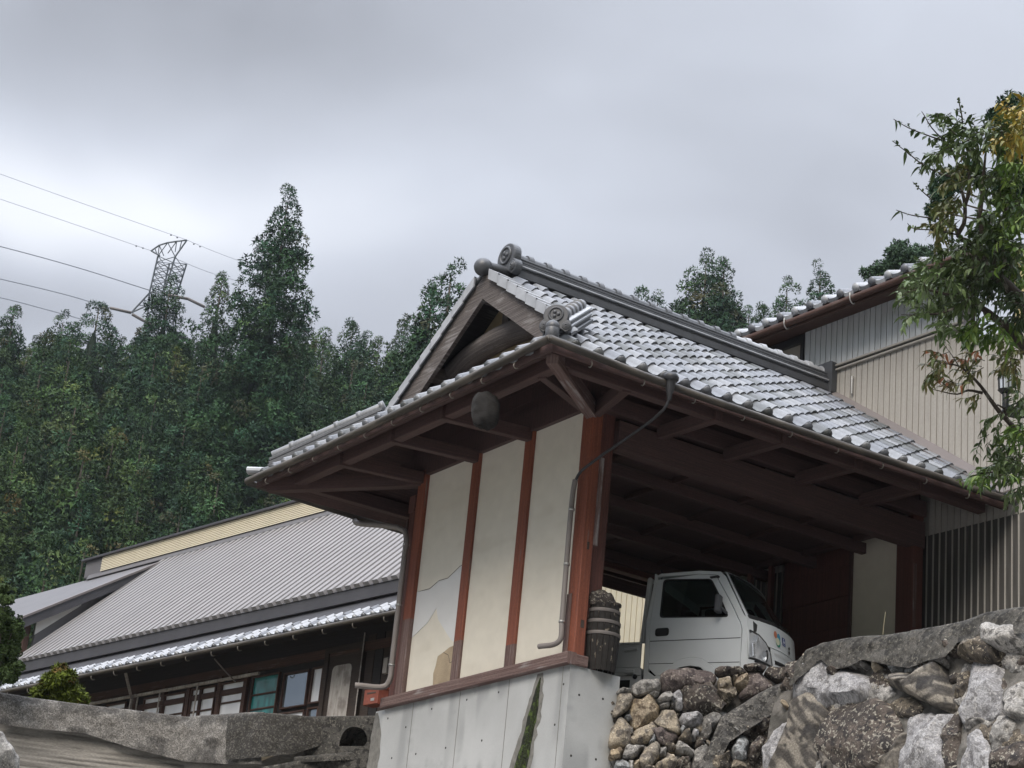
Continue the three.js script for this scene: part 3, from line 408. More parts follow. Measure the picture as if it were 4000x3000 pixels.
    const tor = new THREE.TorusGeometry(0.125, 0.022, 8, 24).translate(0, 0.09, 0.115), disc = new THREE.CylinderGeometry(0.10, 0.10, 0.03, 20).rotateX(Math.PI / 2).translate(0, 0.09, 0.105);
    const parts = [g0, tor, disc]; for (const k of [-1, 1]) for (let i = 0; i < 3; i++) parts.push(new THREE.TorusGeometry(0.062 - i * 0.02, 0.014, 6, 14).translate(k * 0.2, -0.13, 0.115 + i * 0.008));
    for (const a of [0, 1, 2]) parts.push(new THREE.SphereGeometry(0.034, 10, 7).scale(1, 1, 0.6).translate(Math.cos(a * 2.1) * 0.045, 0.09 + Math.sin(a * 2.1) * 0.045, 0.128));
    return mesh('ridge_end_ornament', parts.map((p) => p.scale(sc, sc, sc)), m, parent);
  };
  const o1 = orn(roof, 0.84, M.tileGrey); o1.position.set(-0.02, 5.31, ZM); o1.rotation.y = -Math.PI / 2;
  mesh('ridge_cap', [cyl([-0.44, 5.15, ZM], [0.0, 5.17, ZM], 0.07), sphere([-0.42, 5.13, ZM], 0.115)], M.tileGrey, roof, 'round tile closing the peak of the gable');
  // corner ridge at the near corner, with its ornament
  const c0 = V(EX + 0.1, 2.93, EZ - 0.1), c1 = V(GX - 0.02, 3.74, 0.2), hd = c1.clone().sub(c0);
  [[0.15, 0.05, M.tileGrey], [0.125, 0.035, M.tileDark], [0.135, 0.03, M.tilePale], [0.115, 0.035, M.tileGrey], [0.125, 0.03, M.tilePale]].reduce((h, [w, t, m]) => { mesh('corner_ridge_course', bar(c0.clone().addScaledVector(hd, 0.12).add(V(0, h, 0)), c1.clone().add(V(0, h, 0)), w * 2, t - 0.004, [0, 1, 0], 0.006), m, roof); return h + t; }, 0.03);
  for (let i = 0; i < 6; i++) mesh('ridge_cap', cyl(c0.clone().addScaledVector(hd, 0.14 + i * 0.145).add(V(0, 0.225, 0)), c0.clone().addScaledVector(hd, 0.14 + (i + 1) * 0.145 - 0.012).add(V(0, 0.22, 0)), 0.078, 0.062, 12), i % 2 ? M.tile : M.tileB, roof);
  const o2 = orn(roof, 0.58, M.tileDark); o2.position.copy(c0).addScaledVector(hd, 0.06).add(V(0, 0.19, 0)); o2.rotation.y = Math.atan2(-1, 1);
  mesh('corner_tile', [sphere(c0.clone().add(V(-0.06, 0.10, 0.06)), 0.075), cyl(c0.clone().add(V(-0.06, -0.03, 0.06)), c0.clone().add(V(-0.06, 0.1, 0.06)), 0.072)], M.tileGrey, roof);
  // corner ridge at the far corner
  const f0 = V(EX + 0.12, 2.93, EZF + 0.2), f1 = V(GX - 0.02, 3.64, -4.05), fd = f1.clone().sub(f0);
  [[0.14, 0.05, M.tileDark], [0.12, 0.045, M.tileGrey], [0.125, 0.045, M.tileGrey]].reduce((h, [w, t, m]) => { mesh('corner_ridge_course', bar(f0.clone().add(V(0, h, 0)), f1.clone().add(V(0, h, 0)), w * 2, t - 0.004, [0, 1, 0], 0.006), m, roof); return h + t; }, 0.05);
  for (let i = 0; i < 5; i++) mesh('ridge_cap', [cyl(f0.clone().addScaledVector(fd, i * 0.2).add(V(0, 0.23, 0)), f0.clone().addScaledVector(fd, (i + 1) * 0.2 - 0.01).add(V(0, 0.225, 0)), 0.066), cyl(f0.clone().addScaledVector(fd, i * 0.2 + 0.16).add(V(0, 0.23, 0)), f0.clone().addScaledVector(fd, i * 0.2 + 0.2).add(V(0, 0.23, 0)), 0.078)], M.tile, roof);
  mesh('corner_tile', bar([EX - 0.08, 2.97, EZF - 0.06], [EX + 0.3, 2.97, EZF + 0.3], 0.14, 0.08, [0, 1, 0], 0.03), M.tilePale, roof);
  // metal flashing where the roof meets the white house
  mesh('roof_flashing', [slab([[5.02, roofY(ZM + 0.1) + 0.07, ZM + 0.1], [5.02, roofY(EZ) + 0.07, EZ + 0.02], [5.2, roofY(EZ) + 0.17, EZ + 0.02], [5.2, roofY(ZM + 0.1) + 0.17, ZM + 0.1]], 0.02, [0, -1, 0]), slab([[4.80, roofY(ZM + 0.1) + 0.075, ZM + 0.1], [4.80, roofY(EZ) + 0.075, EZ + 0.02], [5.03, roofY(EZ) + 0.075, EZ + 0.02], [5.03, roofY(ZM + 0.1) + 0.075, ZM + 0.1]], 0.015, [0, -1, 0])], M.flash, roof);
  mesh('ridge_end_cap', box(5.04, 5.13, 5.02, 5.5, ZM - 0.2, ZM + 0.25, 0.03), M.tileDark, roof);
  // ---- gutters
  const gut = (pts, name = 'gutter') => { const o = mesh(name, tube(pts, 0.043, 10, 6), M.gutter, g); return o; };
  const GZ = EZ + 0.06, GXX = EX - 0.05, gy = 2.825;
  const g1 = gut([[GXX, gy + 0.02, GZ], [0, gy - 0.03, GZ], [2.5, gy - 0.02, GZ], [RX + 0.05, gy + 0.02, GZ]]), g2 = gut([[GXX, gy + 0.02, GZ], [GXX, gy - 0.01, -0.6], [GXX, gy - 0.02, -3], [GXX, gy + 0.02, EZF - 0.1]]), g3 = gut([[GXX, gy, EZF - 0.08], [0.3, gy - 0.06, EZF - 0.08], [2.0, gy - 0.08, EZF - 0.08]]);
  const hook = (p, d, parent) => { const q = v3(p), e = v3(d); mesh('gutter_bracket', tube([q.clone().addScaledVector(e, -0.02).add(V(0, -0.042, 0)), q.clone().addScaledVector(e, -0.005).add(V(0, -0.085, 0)), q.clone().addScaledVector(e, -0.03).add(V(0, -0.11, 0)), q.clone().addScaledVector(e, -0.06).add(V(0, -0.10, 0))], 0.007, 6, 4), M.hook, parent); };
  for (let z = 0.75; z > -5.2; z -= 0.62) hook([GXX, gy - 0.01, z], [-1, 0, 0], g2);
  for (let x = -1.0; x < 5.1; x += 0.68) hook([x, gy - 0.01, GZ], [0, 0, 1], g1);
  // rain hopper and the front downpipe
  const hp0 = V(-0.72, 0, 0);
  mesh('rain_hopper', [lathe([[0.001, -0.26], [0.03, -0.26], [0.035, -0.18], [0.05, -0.14], [0.07, -0.02], [0.075, 0.0], [0.10, 0.0], [0.105, 0.05], [0.085, 0.09], [0.001, 0.10]], 6).scale(0.85, 0.85, 0.85).translate(-0.02, 2.83, GZ + 0.04)], M.pipeDark, g);
  const dp = mesh('downpipe', tube([[-0.06, 2.07, -0.12], [-0.06, 1.9, -0.145], [-0.06, 0.5, -0.145], [-0.06, 0.28, -0.145], [-0.08, 0.235, -0.2], [-0.12, 0.235, -0.45]], 0.029, 12, 5), M.pipe, g);
  mesh('pipe_arm', tube([[-0.02, 2.62, GZ + 0.04], [-0.03, 2.52, GZ - 0.03], [-0.06, 2.2, 0.16], [-0.06, 2.13, -0.05], [-0.06, 2.02, -0.14]], 0.016, 10, 5), M.pipeDark, g);
  for (const yy of [1.72, 1.1, 0.46]) mesh('pipe_clamp', cyl([-0.06, yy, -0.145], [-0.06, yy + 0.025, -0.145], 0.036), M.steel, dp);
  const dp2 = mesh('downpipe', tube([[0.05, 2.72, EZF - 0.08], [0.03, 2.66, EZF + 0.02], [-0.05, 2.24, -3.8], [-0.06, 2.1, -3.70], [-0.06, 1.9, -3.70], [-0.06, 0.55, -3.70], [-0.065, 0.33, -3.70], [-0.10, 0.25, -3.74], [-0.42, 0.22, -3.9]], 0.036, 12, 5), M.pipe, g);
  for (const yy of [2.02, 1.25, 0.5]) mesh('pipe_clamp', cyl([-0.06, yy, -3.70], [-0.06, yy + 0.025, -3.70], 0.041), M.steel, dp2);
}
// hornet nest hanging under the eave
{
  const c = at(1893, 1612, 21.1), g = new THREE.SphereGeometry(0.15, 30, 22), p = g.attributes.position;
  for (let i = 0; i < p.count; i++) { const v = V().fromBufferAttribute(p, i), n = f3(v.x * 9 + 5, v.y * 9 + 5, v.z * 9 + 5, 3, 5) - 0.5; v.multiplyScalar(1 + n * 0.7 + 0.25 * (f3(v.x * 30 + 5, v.y * 30 + 5, v.z * 30 + 5, 2, 6) - 0.5)); v.y *= 1.35; p.setXYZ(i, v.x + c.x, v.y + c.y, v.z + c.z); } g.computeVertexNormals();
  tag(mesh('hornet_nest', g, mat({ map: tex(256, [0.25, 0.12], (u, v) => mul3([0.014, 0.013, 0.0125], 0.5 + streak(u, v, 24, 701))), roughness: 1 })), 'big rounded grey hornet nest hanging under the gatehouse eave', 'nest');
}
// ================================================================ small white truck
{
  const t = thing('kei_truck', 'small white pickup truck parked under the gatehouse roof', 'truck');
  const TH = 61 * Math.PI / 180, F = V(Math.cos(TH), 0, Math.sin(TH)), N = V(-F.z, 0, F.x);      // forwards, and out of the side we see
  const B = V(1.499, -0.2626, -0.775); // ground point under the rear corner of the cab
  // u forwards, v up, w inwards from the near side
  t.matrixAutoUpdate = true; t.position.copy(B); t.quaternion.setFromRotationMatrix(new THREE.Matrix4().makeBasis(F, V(0, 1, 0), N));
  const L = (u, v, w) => V(u, v, -w), WW = 1.475;
  const paint = mat({ map: tex(256, 1.5, (u, v) => mul3([0.53, 0.56, 0.575], 0.9 + 0.16 * fbm(u, v, 4, 5, 640))), roughness: 0.3, clearcoat: 0.7, clearcoatRoughness: 0.12 });
  const bedP = mat({ map: tex(256, 1.5, (u, v) => mul3([0.42, 0.435, 0.44], 0.9 + 0.18 * fbm(u, v, 5, 5, 642))), roughness: 0.45 });
  const rubber = mat({ color: 0x101112, roughness: 0.7 }), trim = mat({ color: 0x17181a, roughness: 0.5 }), gap = mat({ color: 0x141516, roughness: 1 });
  const glass = mat({ color: 0xb9c6c2, roughness: 0.02, transmission: 1, thickness: 0, ior: 1.5 }), chrome = mat({ color: 0xf0f2f4, metalness: 0.75, roughness: 0.18 }), seatM = mat({ color: 0x2b2c2e, roughness: 0.9 });
  const lens = mat({ color: 0xffffff, roughness: 0.03, transmission: 1, thickness: 0 });
  const inset = (v) => v > 1.19 ? (v - 1.19) * 0.17 : (v < 0.6 ? (0.6 - v) * 0.04 : 0);     // cab sides lean in above the belt
  // a flat panel on the side, outline in (u, v), holes allowed, bent to the side's lean; side 0 near, 1 far
  function sidePanel(outline, holes, off, th, far) {
    const sh = new THREE.Shape(outline.map(([a, b]) => new THREE.Vector2(a, b))); for (const h of holes) sh.holes.push(new THREE.Path(h.map(([a, b]) => new THREE.Vector2(a, b))));
    let ge = cutAt(cutAt(new THREE.ExtrudeGeometry(sh, { depth: th, bevelEnabled: true, bevelSize: 0.004, bevelThickness: 0.004, bevelSegments: 1, curveSegments: 6 }), 1, 1.19), 0, 1.2); const p = ge.attributes.position;
    for (let i = 0; i < p.count; i++) { const u = p.getX(i), v = p.getY(i), d = p.getZ(i); let w = inset(v) + off + th - d; if (u > 1.2) w += (u - 1.2) ** 2 * 1.2; if (far) w = WW - w; p.setXYZ(i, u, v, -w); }
    if (far) { for (let i = 0; i < p.count; i += 3) { const a = V().fromBufferAttribute(p, i), b = V().fromBufferAttribute(p, i + 1); p.setXYZ(i, b.x, b.y, b.z); p.setXYZ(i + 1, a.x, a.y, a.z); } }
    ge.computeVertexNormals(); return boxUV(ge);
  }
  function cutAt(g, ax, val) { // split triangles along a coordinate plane so that the panel can bend there
    const q = g.index ? g.toNonIndexed() : g, p = q.attributes.position, out = []; const get = (v) => ax ? v.y : v.x;
    for (let i = 0; i < p.count; i += 3) { const t = [0, 1, 2].map((k) => V().fromBufferAttribute(p, i + k)), sgn = t.map((v) => get(v) - val); if (sgn.every((x) => x >= -1e-6) || sgn.every((x) => x <= 1e-6)) { out.push(...t); continue; }
      let k = [0, 1, 2].find((m) => { const o = [0, 1, 2].filter((x) => x !== m); return (sgn[o[0]] >= 0) === (sgn[o[1]] >= 0) && (sgn[m] >= 0) !== (sgn[o[0]] >= 0); }); const a = t[k], b = t[(k + 1) % 3], c = t[(k + 2) % 3], f1 = (val - get(a)) / (get(b) - get(a)), f2 = (val - get(a)) / (get(c) - get(a)), ab = a.clone().lerp(b, f1), ac = a.clone().lerp(c, f2); out.push(a, ab, ac, ab, b, c, ab.clone(), c.clone(), ac.clone()); }
    const r = new THREE.BufferGeometry(); r.setAttribute('position', new THREE.Float32BufferAttribute(out.flatMap((v) => [v.x, v.y, v.z]), 3)); return r;
  }
  const round = (pts, r, n = 4) => { const o = []; pts.forEach((p, i) => { const a = pts[(i + pts.length - 1) % pts.length], b = pts[(i + 1) % pts.length], da = Math.hypot(a[0] - p[0], a[1] - p[1]), db = Math.hypot(b[0] - p[0], b[1] - p[1]), q = Math.min(r, da * 0.45, db * 0.45); const s = [p[0] + (a[0] - p[0]) / da * q, p[1] + (a[1] - p[1]) / da * q], e = [p[0] + (b[0] - p[0]) / db * q, p[1] + (b[1] - p[1]) / db * q]; for (let k = 0; k <= n; k++) { const f = k / n; o.push([(1 - f) ** 2 * s[0] + 2 * f * (1 - f) * p[0] + f * f * e[0], (1 - f) ** 2 * s[1] + 2 * f * (1 - f) * p[1] + f * f * e[1]]); } }); return o; };
  const win = round([[0.185, 1.222], [0.168, 1.705], [0.765, 1.685], [0.90, 1.46], [1.035, 1.20]], 0.05), doorO = [...round([[0.10, 0.60], [0.088, 1.2], [0.10, 1.735]], 0.04), [0.60, 1.742], [0.805, 1.725], [0.95, 1.50], [1.085, 1.28], [1.165, 1.13], [1.188, 1.06], [1.19, 0.70], [1.183, 0.56], [0.95, 0.56], [0.86, 0.66], [0.74, 0.735], [0.6, 0.755], [0.47, 0.735], [0.36, 0.67], [0.28, 0.565], [0.2, 0.55]];
  const archY = 0.0;
  // door lower edge follows the wheel arch
  for (const far of [0, 1]) {
    const d = mesh('door', sidePanel(doorO, [win], -0.004, 0.03, far), paint, t);
    mesh('window_frame', sidePanel(win, [round([[0.205, 1.242], [0.188, 1.688], [0.752, 1.668], [0.882, 1.452], [1.0, 1.22]], 0.04)], 0.004, 0.012, far), rubber, d);
    mesh('window_glass', sidePanel(round([[0.195, 1.232], [0.178, 1.698], [0.76, 1.678], [0.892, 1.456], [1.018, 1.21]], 0.04), [], 0.014, 0.003, far), glass, d);
    if (!far) {
      mesh('door_handle', sidePanel(round([[0.155, 1.01], [0.155, 1.095], [0.315, 1.10], [0.315, 1.015]], 0.03), [], -0.014, 0.008, 0), trim, d);
      mesh('keyhole', cyl(L(0.175, 0.875, -0.006), L(0.175, 0.875, 0.01), 0.016), trim, d);
      mesh('crease_line', bar(L(0.095, 0.952, -0.0075), L(1.185, 0.960, -0.0075), 0.004, 0.009, [0, 1, 0], 0.001), trim, d);
      mesh('crease_line', bar(L(0.1, 0.69, -0.0075), L(1.185, 0.685, -0.0075), 0.004, 0.007, [0, 1, 0], 0.001), trim, d);
    }
    // pillar behind the door, sill, arch and front wing
    mesh('cab_side', [sidePanel([[0.04, 0.46], [0.035, 1.2], [0.062, 1.74], [0.13, 1.775], [0.60, 1.79], [0.86, 1.765], [0.93, 1.70], [1.08, 1.44], [1.20, 1.225], [1.235, 1.19], [1.275, 1.0], [1.285, 0.72], [1.30, 0.5], [1.195, 0.48], [1.201, 1.06], [1.176, 1.14], [1.096, 1.29], [0.96, 1.512], [0.812, 1.738], [0.60, 1.754], [0.09, 1.745], [0.077, 1.2], [0.088, 0.60], [0.17, 0.545], [0.27, 0.555], [0.27, 0.46]], [], 0, 0.03, far),
      sidePanel([[0.27, 0.555], [0.36, 0.66], [0.47, 0.725], [0.6, 0.745], [0.74, 0.725], [0.86, 0.65], [0.95, 0.55], [0.93, 0.44], [0.90, 0.44], [0.83, 0.56], [0.72, 0.64], [0.6, 0.66], [0.47, 0.64], [0.37, 0.56], [0.31, 0.44], [0.28, 0.44]], [], -0.012, 0.05, far)], paint, t);
    mesh('door_gap', sidePanel([[0.07, 0.5], [0.07, 1.2], [0.09, 1.6], [0.13, 1.74], [0.13, 1.2], [0.13, 0.6], [0.3, 0.5]], [], 0.034, 0.004, far), gap, t);
    mesh('door_gap', sidePanel([[1.14, 0.5], [1.14, 1.08], [1.12, 1.13], [0.8, 1.68], [0.82, 1.74], [0.98, 1.52], [1.2, 1.14], [1.23, 1.06], [1.22, 0.5]], [], 0.034, 0.004, far), gap, t);
  }
  mesh('cab_liner', sidePanel([[0.1, 0.55], [0.1, 1.2], [1.16, 1.18], [1.18, 0.8], [1.1, 0.75], [0.2, 0.76]], [], 0.05, 0.01, 0), trim, t);
  // bowed front: plan section at height v
  const US = (v) => v > 1.19 ? lerp(1.235, 0.93, (v - 1.19) / 0.55) : lerp(1.305, 1.235, clamp((v - 0.45) / 0.74)), BW = (v) => v > 1.19 ? lerp(0.215, 0.11, (v - 1.19) / 0.55) : lerp(0.235, 0.215, clamp((v - 0.45) / 0.74));
  const front = (s, v, out = 0) => { const iw = inset(v), w = lerp(iw, WW - iw, (s + 1) / 2); return L(US(v) + BW(v) * (1 - Math.pow(Math.abs(s), 2.3)) + out, v, w); };
  const fp = (s0, s1, v0, v1, out, n = 20, m = 8) => grid(n, m, (a, b) => front(lerp(s0, s1, a), lerp(v0, v1, b), out), (a, b, p) => [p.z, p.y]);
  mesh('front_panel', [fp(-1, 1, 0.93, 1.19, 0, 28, 6), fp(-0.58, 0.58, 0.45, 0.935, 0, 20, 8), fp(-1, -0.57, 0.45, 0.70, 0, 10, 4), fp(0.57, 1, 0.45, 0.70, 0, 10, 4), fp(-1, -0.9, 0.69, 0.94, 0, 4, 4), fp(0.57, 1, 0.69, 0.94, 0, 10, 4)], paint, t);
  for (const u of [0.3, 0.7]) mesh('roof_rib', bar(L(0.12, 1.806, 0.4 + u), L(0.9, 1.80, 0.4 + u), 0.03, 0.01), paint, t);
  mesh('number_plate', fp(-0.2, 0.2, 0.5, 0.66, 0.012, 4, 2), mat({ color: 0xb9a92e, roughness: 0.5 }), t);
  mesh('panel_seam', tube(Array.from({ length: 15 }, (_, i) => front(lerp(-0.62, 0.62, i / 14), 0.925, 0.001)), 0.004, 6, 2), bedP, t);
  for (const [v, h] of [[0.865, 0.03], [0.77, 0.045], [0.68, 0.045]]) mesh('grille_slot', fp(-0.5, 0.5, v - h / 2, v + h / 2, 0.003, 20, 2), v > 0.8 ? bedP : trim, t);
  mesh('windscreen', fp(-0.93, 0.93, 1.235, 1.745, -0.004, 26, 10), mat({ color: 0x9fb0ac, roughness: 0.02, transmission: 1, thickness: 0 }), t);
  mesh('windscreen_seal', [fp(-0.955, 0.955, 1.195, 1.245, 0.002, 26, 2), fp(-0.95, 0.95, 1.735, 1.76, 0.003, 26, 1), fp(-0.962, -0.925, 1.2, 1.75, 0.003, 2, 10), fp(0.925, 0.962, 1.2, 1.75, 0.003, 2, 10)], rubber, t);
  mesh('pillar', [fp(-1, -0.95, 1.18, 1.76, 0.004, 3, 10), fp(0.95, 1, 1.18, 1.76, 0.004, 3, 10)], paint, t);
  mesh('wiper', [bar(front(-0.25, 1.245, 0.02), front(0.25, 1.30, 0.02), 0.012, 0.012), bar(front(0.2, 1.245, 0.02), front(0.62, 1.33, 0.02), 0.012, 0.012)], rubber, t);
  mesh('roof', grid(20, 16, (a, b) => { const s = a * 2 - 1, u1 = 0.94 + 0.11 * (1 - Math.pow(Math.abs(s), 2.3)), u = lerp(0.06, u1, b), iw = 0.1; return L(u, 1.762 + 0.045 * (1 - Math.pow(Math.abs(s), 3)) * (1 - Math.pow(Math.abs(b * 2 - 1.0), 4)), lerp(iw, WW - iw, a)); }, (a, b, p) => [p.x, p.z]), paint, t);
  mesh('cab_back', [bar(L(0.05, 0.9, 0.03), L(0.05, 0.9, WW - 0.03), 0.02, 0.8), bar(L(0.06, 1.72, 0.1), L(0.06, 1.72, WW - 0.1), 0.02, 0.12), bar(L(0.055, 1.48, 0.09), L(0.055, 1.48, 0.30), 0.02, 0.4), bar(L(0.055, 1.48, WW - 0.30), L(0.055, 1.48, WW - 0.09), 0.02, 0.4)], paint, t);
  mesh('rear_window', bar(L(0.056, 1.48, 0.28), L(0.056, 1.48, WW - 0.28), 0.006, 0.38), glass, t);
  mesh('cab_floor', bar(L(0.06, 0.6, WW / 2), L(1.3, 0.6, WW / 2), WW - 0.1, 0.04), trim, t);
  for (const w of [0.4, WW - 0.4]) mesh('seat', [bar(L(0.35, 0.86, w), L(0.8, 0.9, w), 0.46, 0.16, [0, 1, 0], 0.05), bar(L(0.26, 0.9, w), L(0.16, 1.36, w), 0.44, 0.14, [1, 0, 0], 0.05), bar(L(0.15, 1.4, w), L(0.12, 1.56, w), 0.26, 0.1, [1, 0, 0], 0.04)], seatM, t);
  mesh('dashboard', [bar(L(1.15, 1.1, 0.08), L(1.15, 1.1, WW - 0.08), 0.34, 0.2, [0, 1, 0], 0.06), bar(L(1.2, 0.9, 0.08), L(1.2, 0.9, WW - 0.08), 0.2, 0.3)], trim, t);
  { const w = new THREE.TorusGeometry(0.17, 0.016, 8, 28), o = mesh('steering_wheel', [w, bar([-0.16, 0, 0], [0.16, 0, 0], 0.03, 0.02), cyl([0, 0, 0], [0, 0, -0.2], 0.03)], trim, t); o.position.copy(L(0.93, 1.18, 0.4)); o.rotation.set(0, -Math.PI / 2, 0); o.rotateX(0.6); }
  mesh('sun_visor', bar(L(0.86, 1.70, 0.2), L(0.76, 1.69, 0.2), 0.34, 0.015), seatM, t);
  mesh('mirror', bar(L(0.94, 1.42, 0.42 + 0.3), L(0.94, 1.42, 0.56 + 0.3), 0.02, 0.08), trim, t);
  { const o = mesh('door_mirror', [bar(L(0.93, 1.24, -0.09), L(0.93, 1.43, -0.08), 0.12, 0.06, [1, 0, 0], 0.02), bar(L(1.0, 1.25, 0.0), L(0.95, 1.3, -0.08), 0.03, 0.03)], mat({ color: 0x3c3e42, roughness: 0.5 }), t); }
  // headlamp: dark bowl, reflectors, clear cover
  for (const k of [-1]) {
    const hl = group('headlamp', t), out = [[-1.0, 0.735], [-1.0, 0.98], [-0.985, 1.03], [-0.93, 1.045], [-0.8, 1.02], [-0.68, 0.955], [-0.6, 0.86], [-0.575, 0.70], [-0.72, 0.715], [-0.88, 0.735]];
    const fan = (sc, o) => { const c = [-0.79, 0.87], P = []; const q = out.map(([s, v]) => front(clamp(c[0] + (s - c[0]) * sc, -0.9999, 1), c[1] + (v - c[1]) * sc, o)), m = front(c[0], c[1], o); for (let i = 0; i < q.length; i++) P.push(m, q[i], q[(i + 1) % q.length]); return soup(P); };
    mesh('lamp_housing', fan(1.1, 0.004), trim, hl);
    mesh('lamp_reflector', [fan(0.93, 0.008)], mat({ color: 0xb9bdc2, metalness: 0.55, roughness: 0.22 }), hl);
    const bowl = (s, v, r, ry) => { const p = front(s, v, 0.012), g = new THREE.SphereGeometry(r, 20, 12, 0, Math.PI * 2, 0, Math.PI / 2); g.scale(1, 0.35, ry); g.rotateZ(-Math.PI / 2); g.rotateY(0.55); g.translate(p.x, p.y, p.z); return g; };
    mesh('lamp_bowl', bowl(-0.70, 0.80, 0.062, 1.0), chrome, hl); mesh('lamp_rim', new THREE.TorusGeometry(0.064, 0.007, 6, 24).rotateY(Math.PI / 2 + 0.55).translate(...front(-0.70, 0.80, 0.012).toArray()), trim, hl);
    mesh('lamp_bowl', bowl(-0.86, 0.965, 0.05, 1.5), chrome, hl);
    mesh('side_reflector', bar(front(-0.92, 0.755, 0.016), front(-0.92, 0.905, 0.016), 0.075, 0.012, [1, 0, 0], 0.002), chrome, hl);
    mesh('lamp_cover', fan(0.97, 0.03), lens, hl);
  }
  // stickers and badge on the nose
  const disc = (s, v, r, ry, o, m, name, parent) => { const c = front(s, v, o), P = []; for (let i = 0; i < 20; i++) { const a = i / 20 * 6.283, b = (i + 1) / 20 * 6.283, q = (x) => front(s + Math.cos(x) * r / (WW / 2), v + Math.sin(x) * r * ry, o); P.push(c, q(a), q(b)); } return mesh(name, soup(P), m, parent); };
  const em = group('round_sticker', t); em.userData.label = 'orange, blue and green three-lobed sticker';
  const sc = (c) => mat({ color: c, roughness: 0.5 });
  disc(-0.43, 1.10, 0.034, 1.25, 0.003, sc(0xa8664c), 'sticker_print', em); disc(-0.345, 1.085, 0.036, 1.2, 0.004, sc(0x2f7d9c), 'sticker_print', em); disc(-0.37, 1.02, 0.05, 1.05, 0.005, sc(0x2c7d68), 'sticker_print', em); disc(-0.385, 1.03, 0.04, 1.1, 0.006, sc(0xb9bba5), 'sticker_print', em);
  { const q = (a, b, o = 0.004) => front(lerp(-0.235, -0.12, a), lerp(1.015, 1.11, b), o), quad = (a0, a1, b0, b1, o) => [q(a0, b0, o), q(a1, b0, o), q(a1, b1, o), q(a0, b0, o), q(a1, b1, o), q(a0, b1, o)];
    const bs = group('blue_sticker', t); bs.userData.label = 'blue sticker with white symbol';
    mesh('sticker_print', soup(quad(0, 1, 0, 1, 0.004)), sc(0x1d2f6e), bs);
    const w = []; for (let i = 0; i < 14; i++) { const a = 0.6 + i * 0.33, r0 = 0.27, r1 = 0.20, f = (x, r) => q(0.52 + Math.cos(x) * r, 0.34 + Math.sin(x) * r * 0.9, 0.006); w.push(f(a, r0), f(a + 0.33, r0), f(a, r1), f(a + 0.33, r0), f(a + 0.33, r1), f(a, r1)); }
    w.push(...quad(0.42, 0.54, 0.36, 0.72, 0.0065), ...quad(0.42, 0.7, 0.5, 0.57, 0.0065), ...quad(0.5, 0.74, 0.34, 0.41, 0.0065)); for (let i = 0; i < 8; i++) { const a = i / 8 * 6.283, b = (i + 1) / 8 * 6.283; w.push(q(0.47, 0.82, 0.0065), q(0.47 + Math.cos(a) * 0.1, 0.82 + Math.sin(a) * 0.09, 0.0065), q(0.47 + Math.cos(b) * 0.1, 0.82 + Math.sin(b) * 0.09, 0.0065)); }
    mesh('sticker_print', soup(w), sc(0xe6e8ee), bs); }
  { const q = (x, y) => front(0.02 + x, 1.0 + y, 0.008); const s = [[-0.05, 0.02], [0.02, 0.05], [0.055, 0.03], [-0.01, -0.005], [0.05, -0.02], [-0.02, -0.055], [-0.055, -0.03], [0.01, 0.0]]; const P = []; const c = q(0, 0); s.forEach((p, i) => { const r = s[(i + 1) % s.length]; P.push(c, q(...p), q(...r)); }); mesh('badge', soup(P), mat({ color: 0x3a3a3e, metalness: 0.7, roughness: 0.3 }), t); }
  mesh('front_bumper', [grid(24, 5, (a, b) => front(a * 2 - 1, lerp(0.3, 0.5, b), 0.03))], paint, t);
  // bed with drop side, guard frame, wheels, chassis
  const gateS = mesh('bed_side', [bar(L(-1.9, 0.80, 0.02), L(-0.02, 0.80, 0.02), 0.03, 0.29, [0, 1, 0], 0.008), bar(L(-1.9, 0.935, 0.01), L(-0.02, 0.935, 0.01), 0.05, 0.025)], bedP, t);
  mesh('bed_side', bar(L(-1.9, 0.80, WW - 0.02), L(-0.02, 0.80, WW - 0.02), 0.03, 0.29), bedP, t); mesh('bed_floor', bar(L(-1.9, 0.63, WW / 2), L(-0.02, 0.63, WW / 2), WW - 0.02, 0.06), bedP, t); mesh('tailgate', bar(L(-1.9, 0.80, 0.02), L(-1.9, 0.80, WW - 0.02), 0.03, 0.29), bedP, t);
  for (const u of [-0.13, -1.0]) { mesh('latch', bar(L(u - 0.09, 0.86, -0.006), L(u + 0.07, 0.875, -0.006), 0.02, 0.035, [0, 1, 0], 0.008), bedP, gateS); mesh('latch', bar(L(u - 0.05, 0.61, -0.004), L(u + 0.05, 0.61, -0.004), 0.03, 0.05, [0, 1, 0], 0.008), bedP, gateS); }
  mesh('bed_skirt', [bar(L(-0.45, 0.60, 0.03), L(0.0, 0.60, 0.03), 0.03, 0.07), bar(L(-0.45, 0.48, 0.03), L(0.0, 0.48, 0.03), 0.03, 0.16)], bedP, t);
  mesh('vent', [bar(L(-0.33, 0.47, 0.012), L(-0.13, 0.47, 0.012), 0.006, 0.09, [0, 1, 0], 0.003), cyl(L(-0.07, 0.55, 0.005), L(-0.07, 0.55, 0.02), 0.028)], gap, t);
  mesh('guard_frame', [bar(L(-0.02, 0.95, 0.04), L(-0.005, 1.72, 0.11), 0.05, 0.05), bar(L(-0.02, 0.95, WW - 0.04), L(-0.005, 1.72, WW - 0.11), 0.05, 0.05), bar(L(-0.01, 1.72, 0.1), L(-0.01, 1.72, WW - 0.1), 0.035, 0.035), bar(L(-0.02, 1.2, 0.1), L(-0.02, 1.2, WW - 0.1), 0.03, 0.03)], bedP, t);
  mesh('aerial', tube([L(0.2, 1.76, 0.12), L(0.13, 1.80, 0.1), L(0.12, 1.83, 0.1)], 0.008, 6, 3), trim, t);
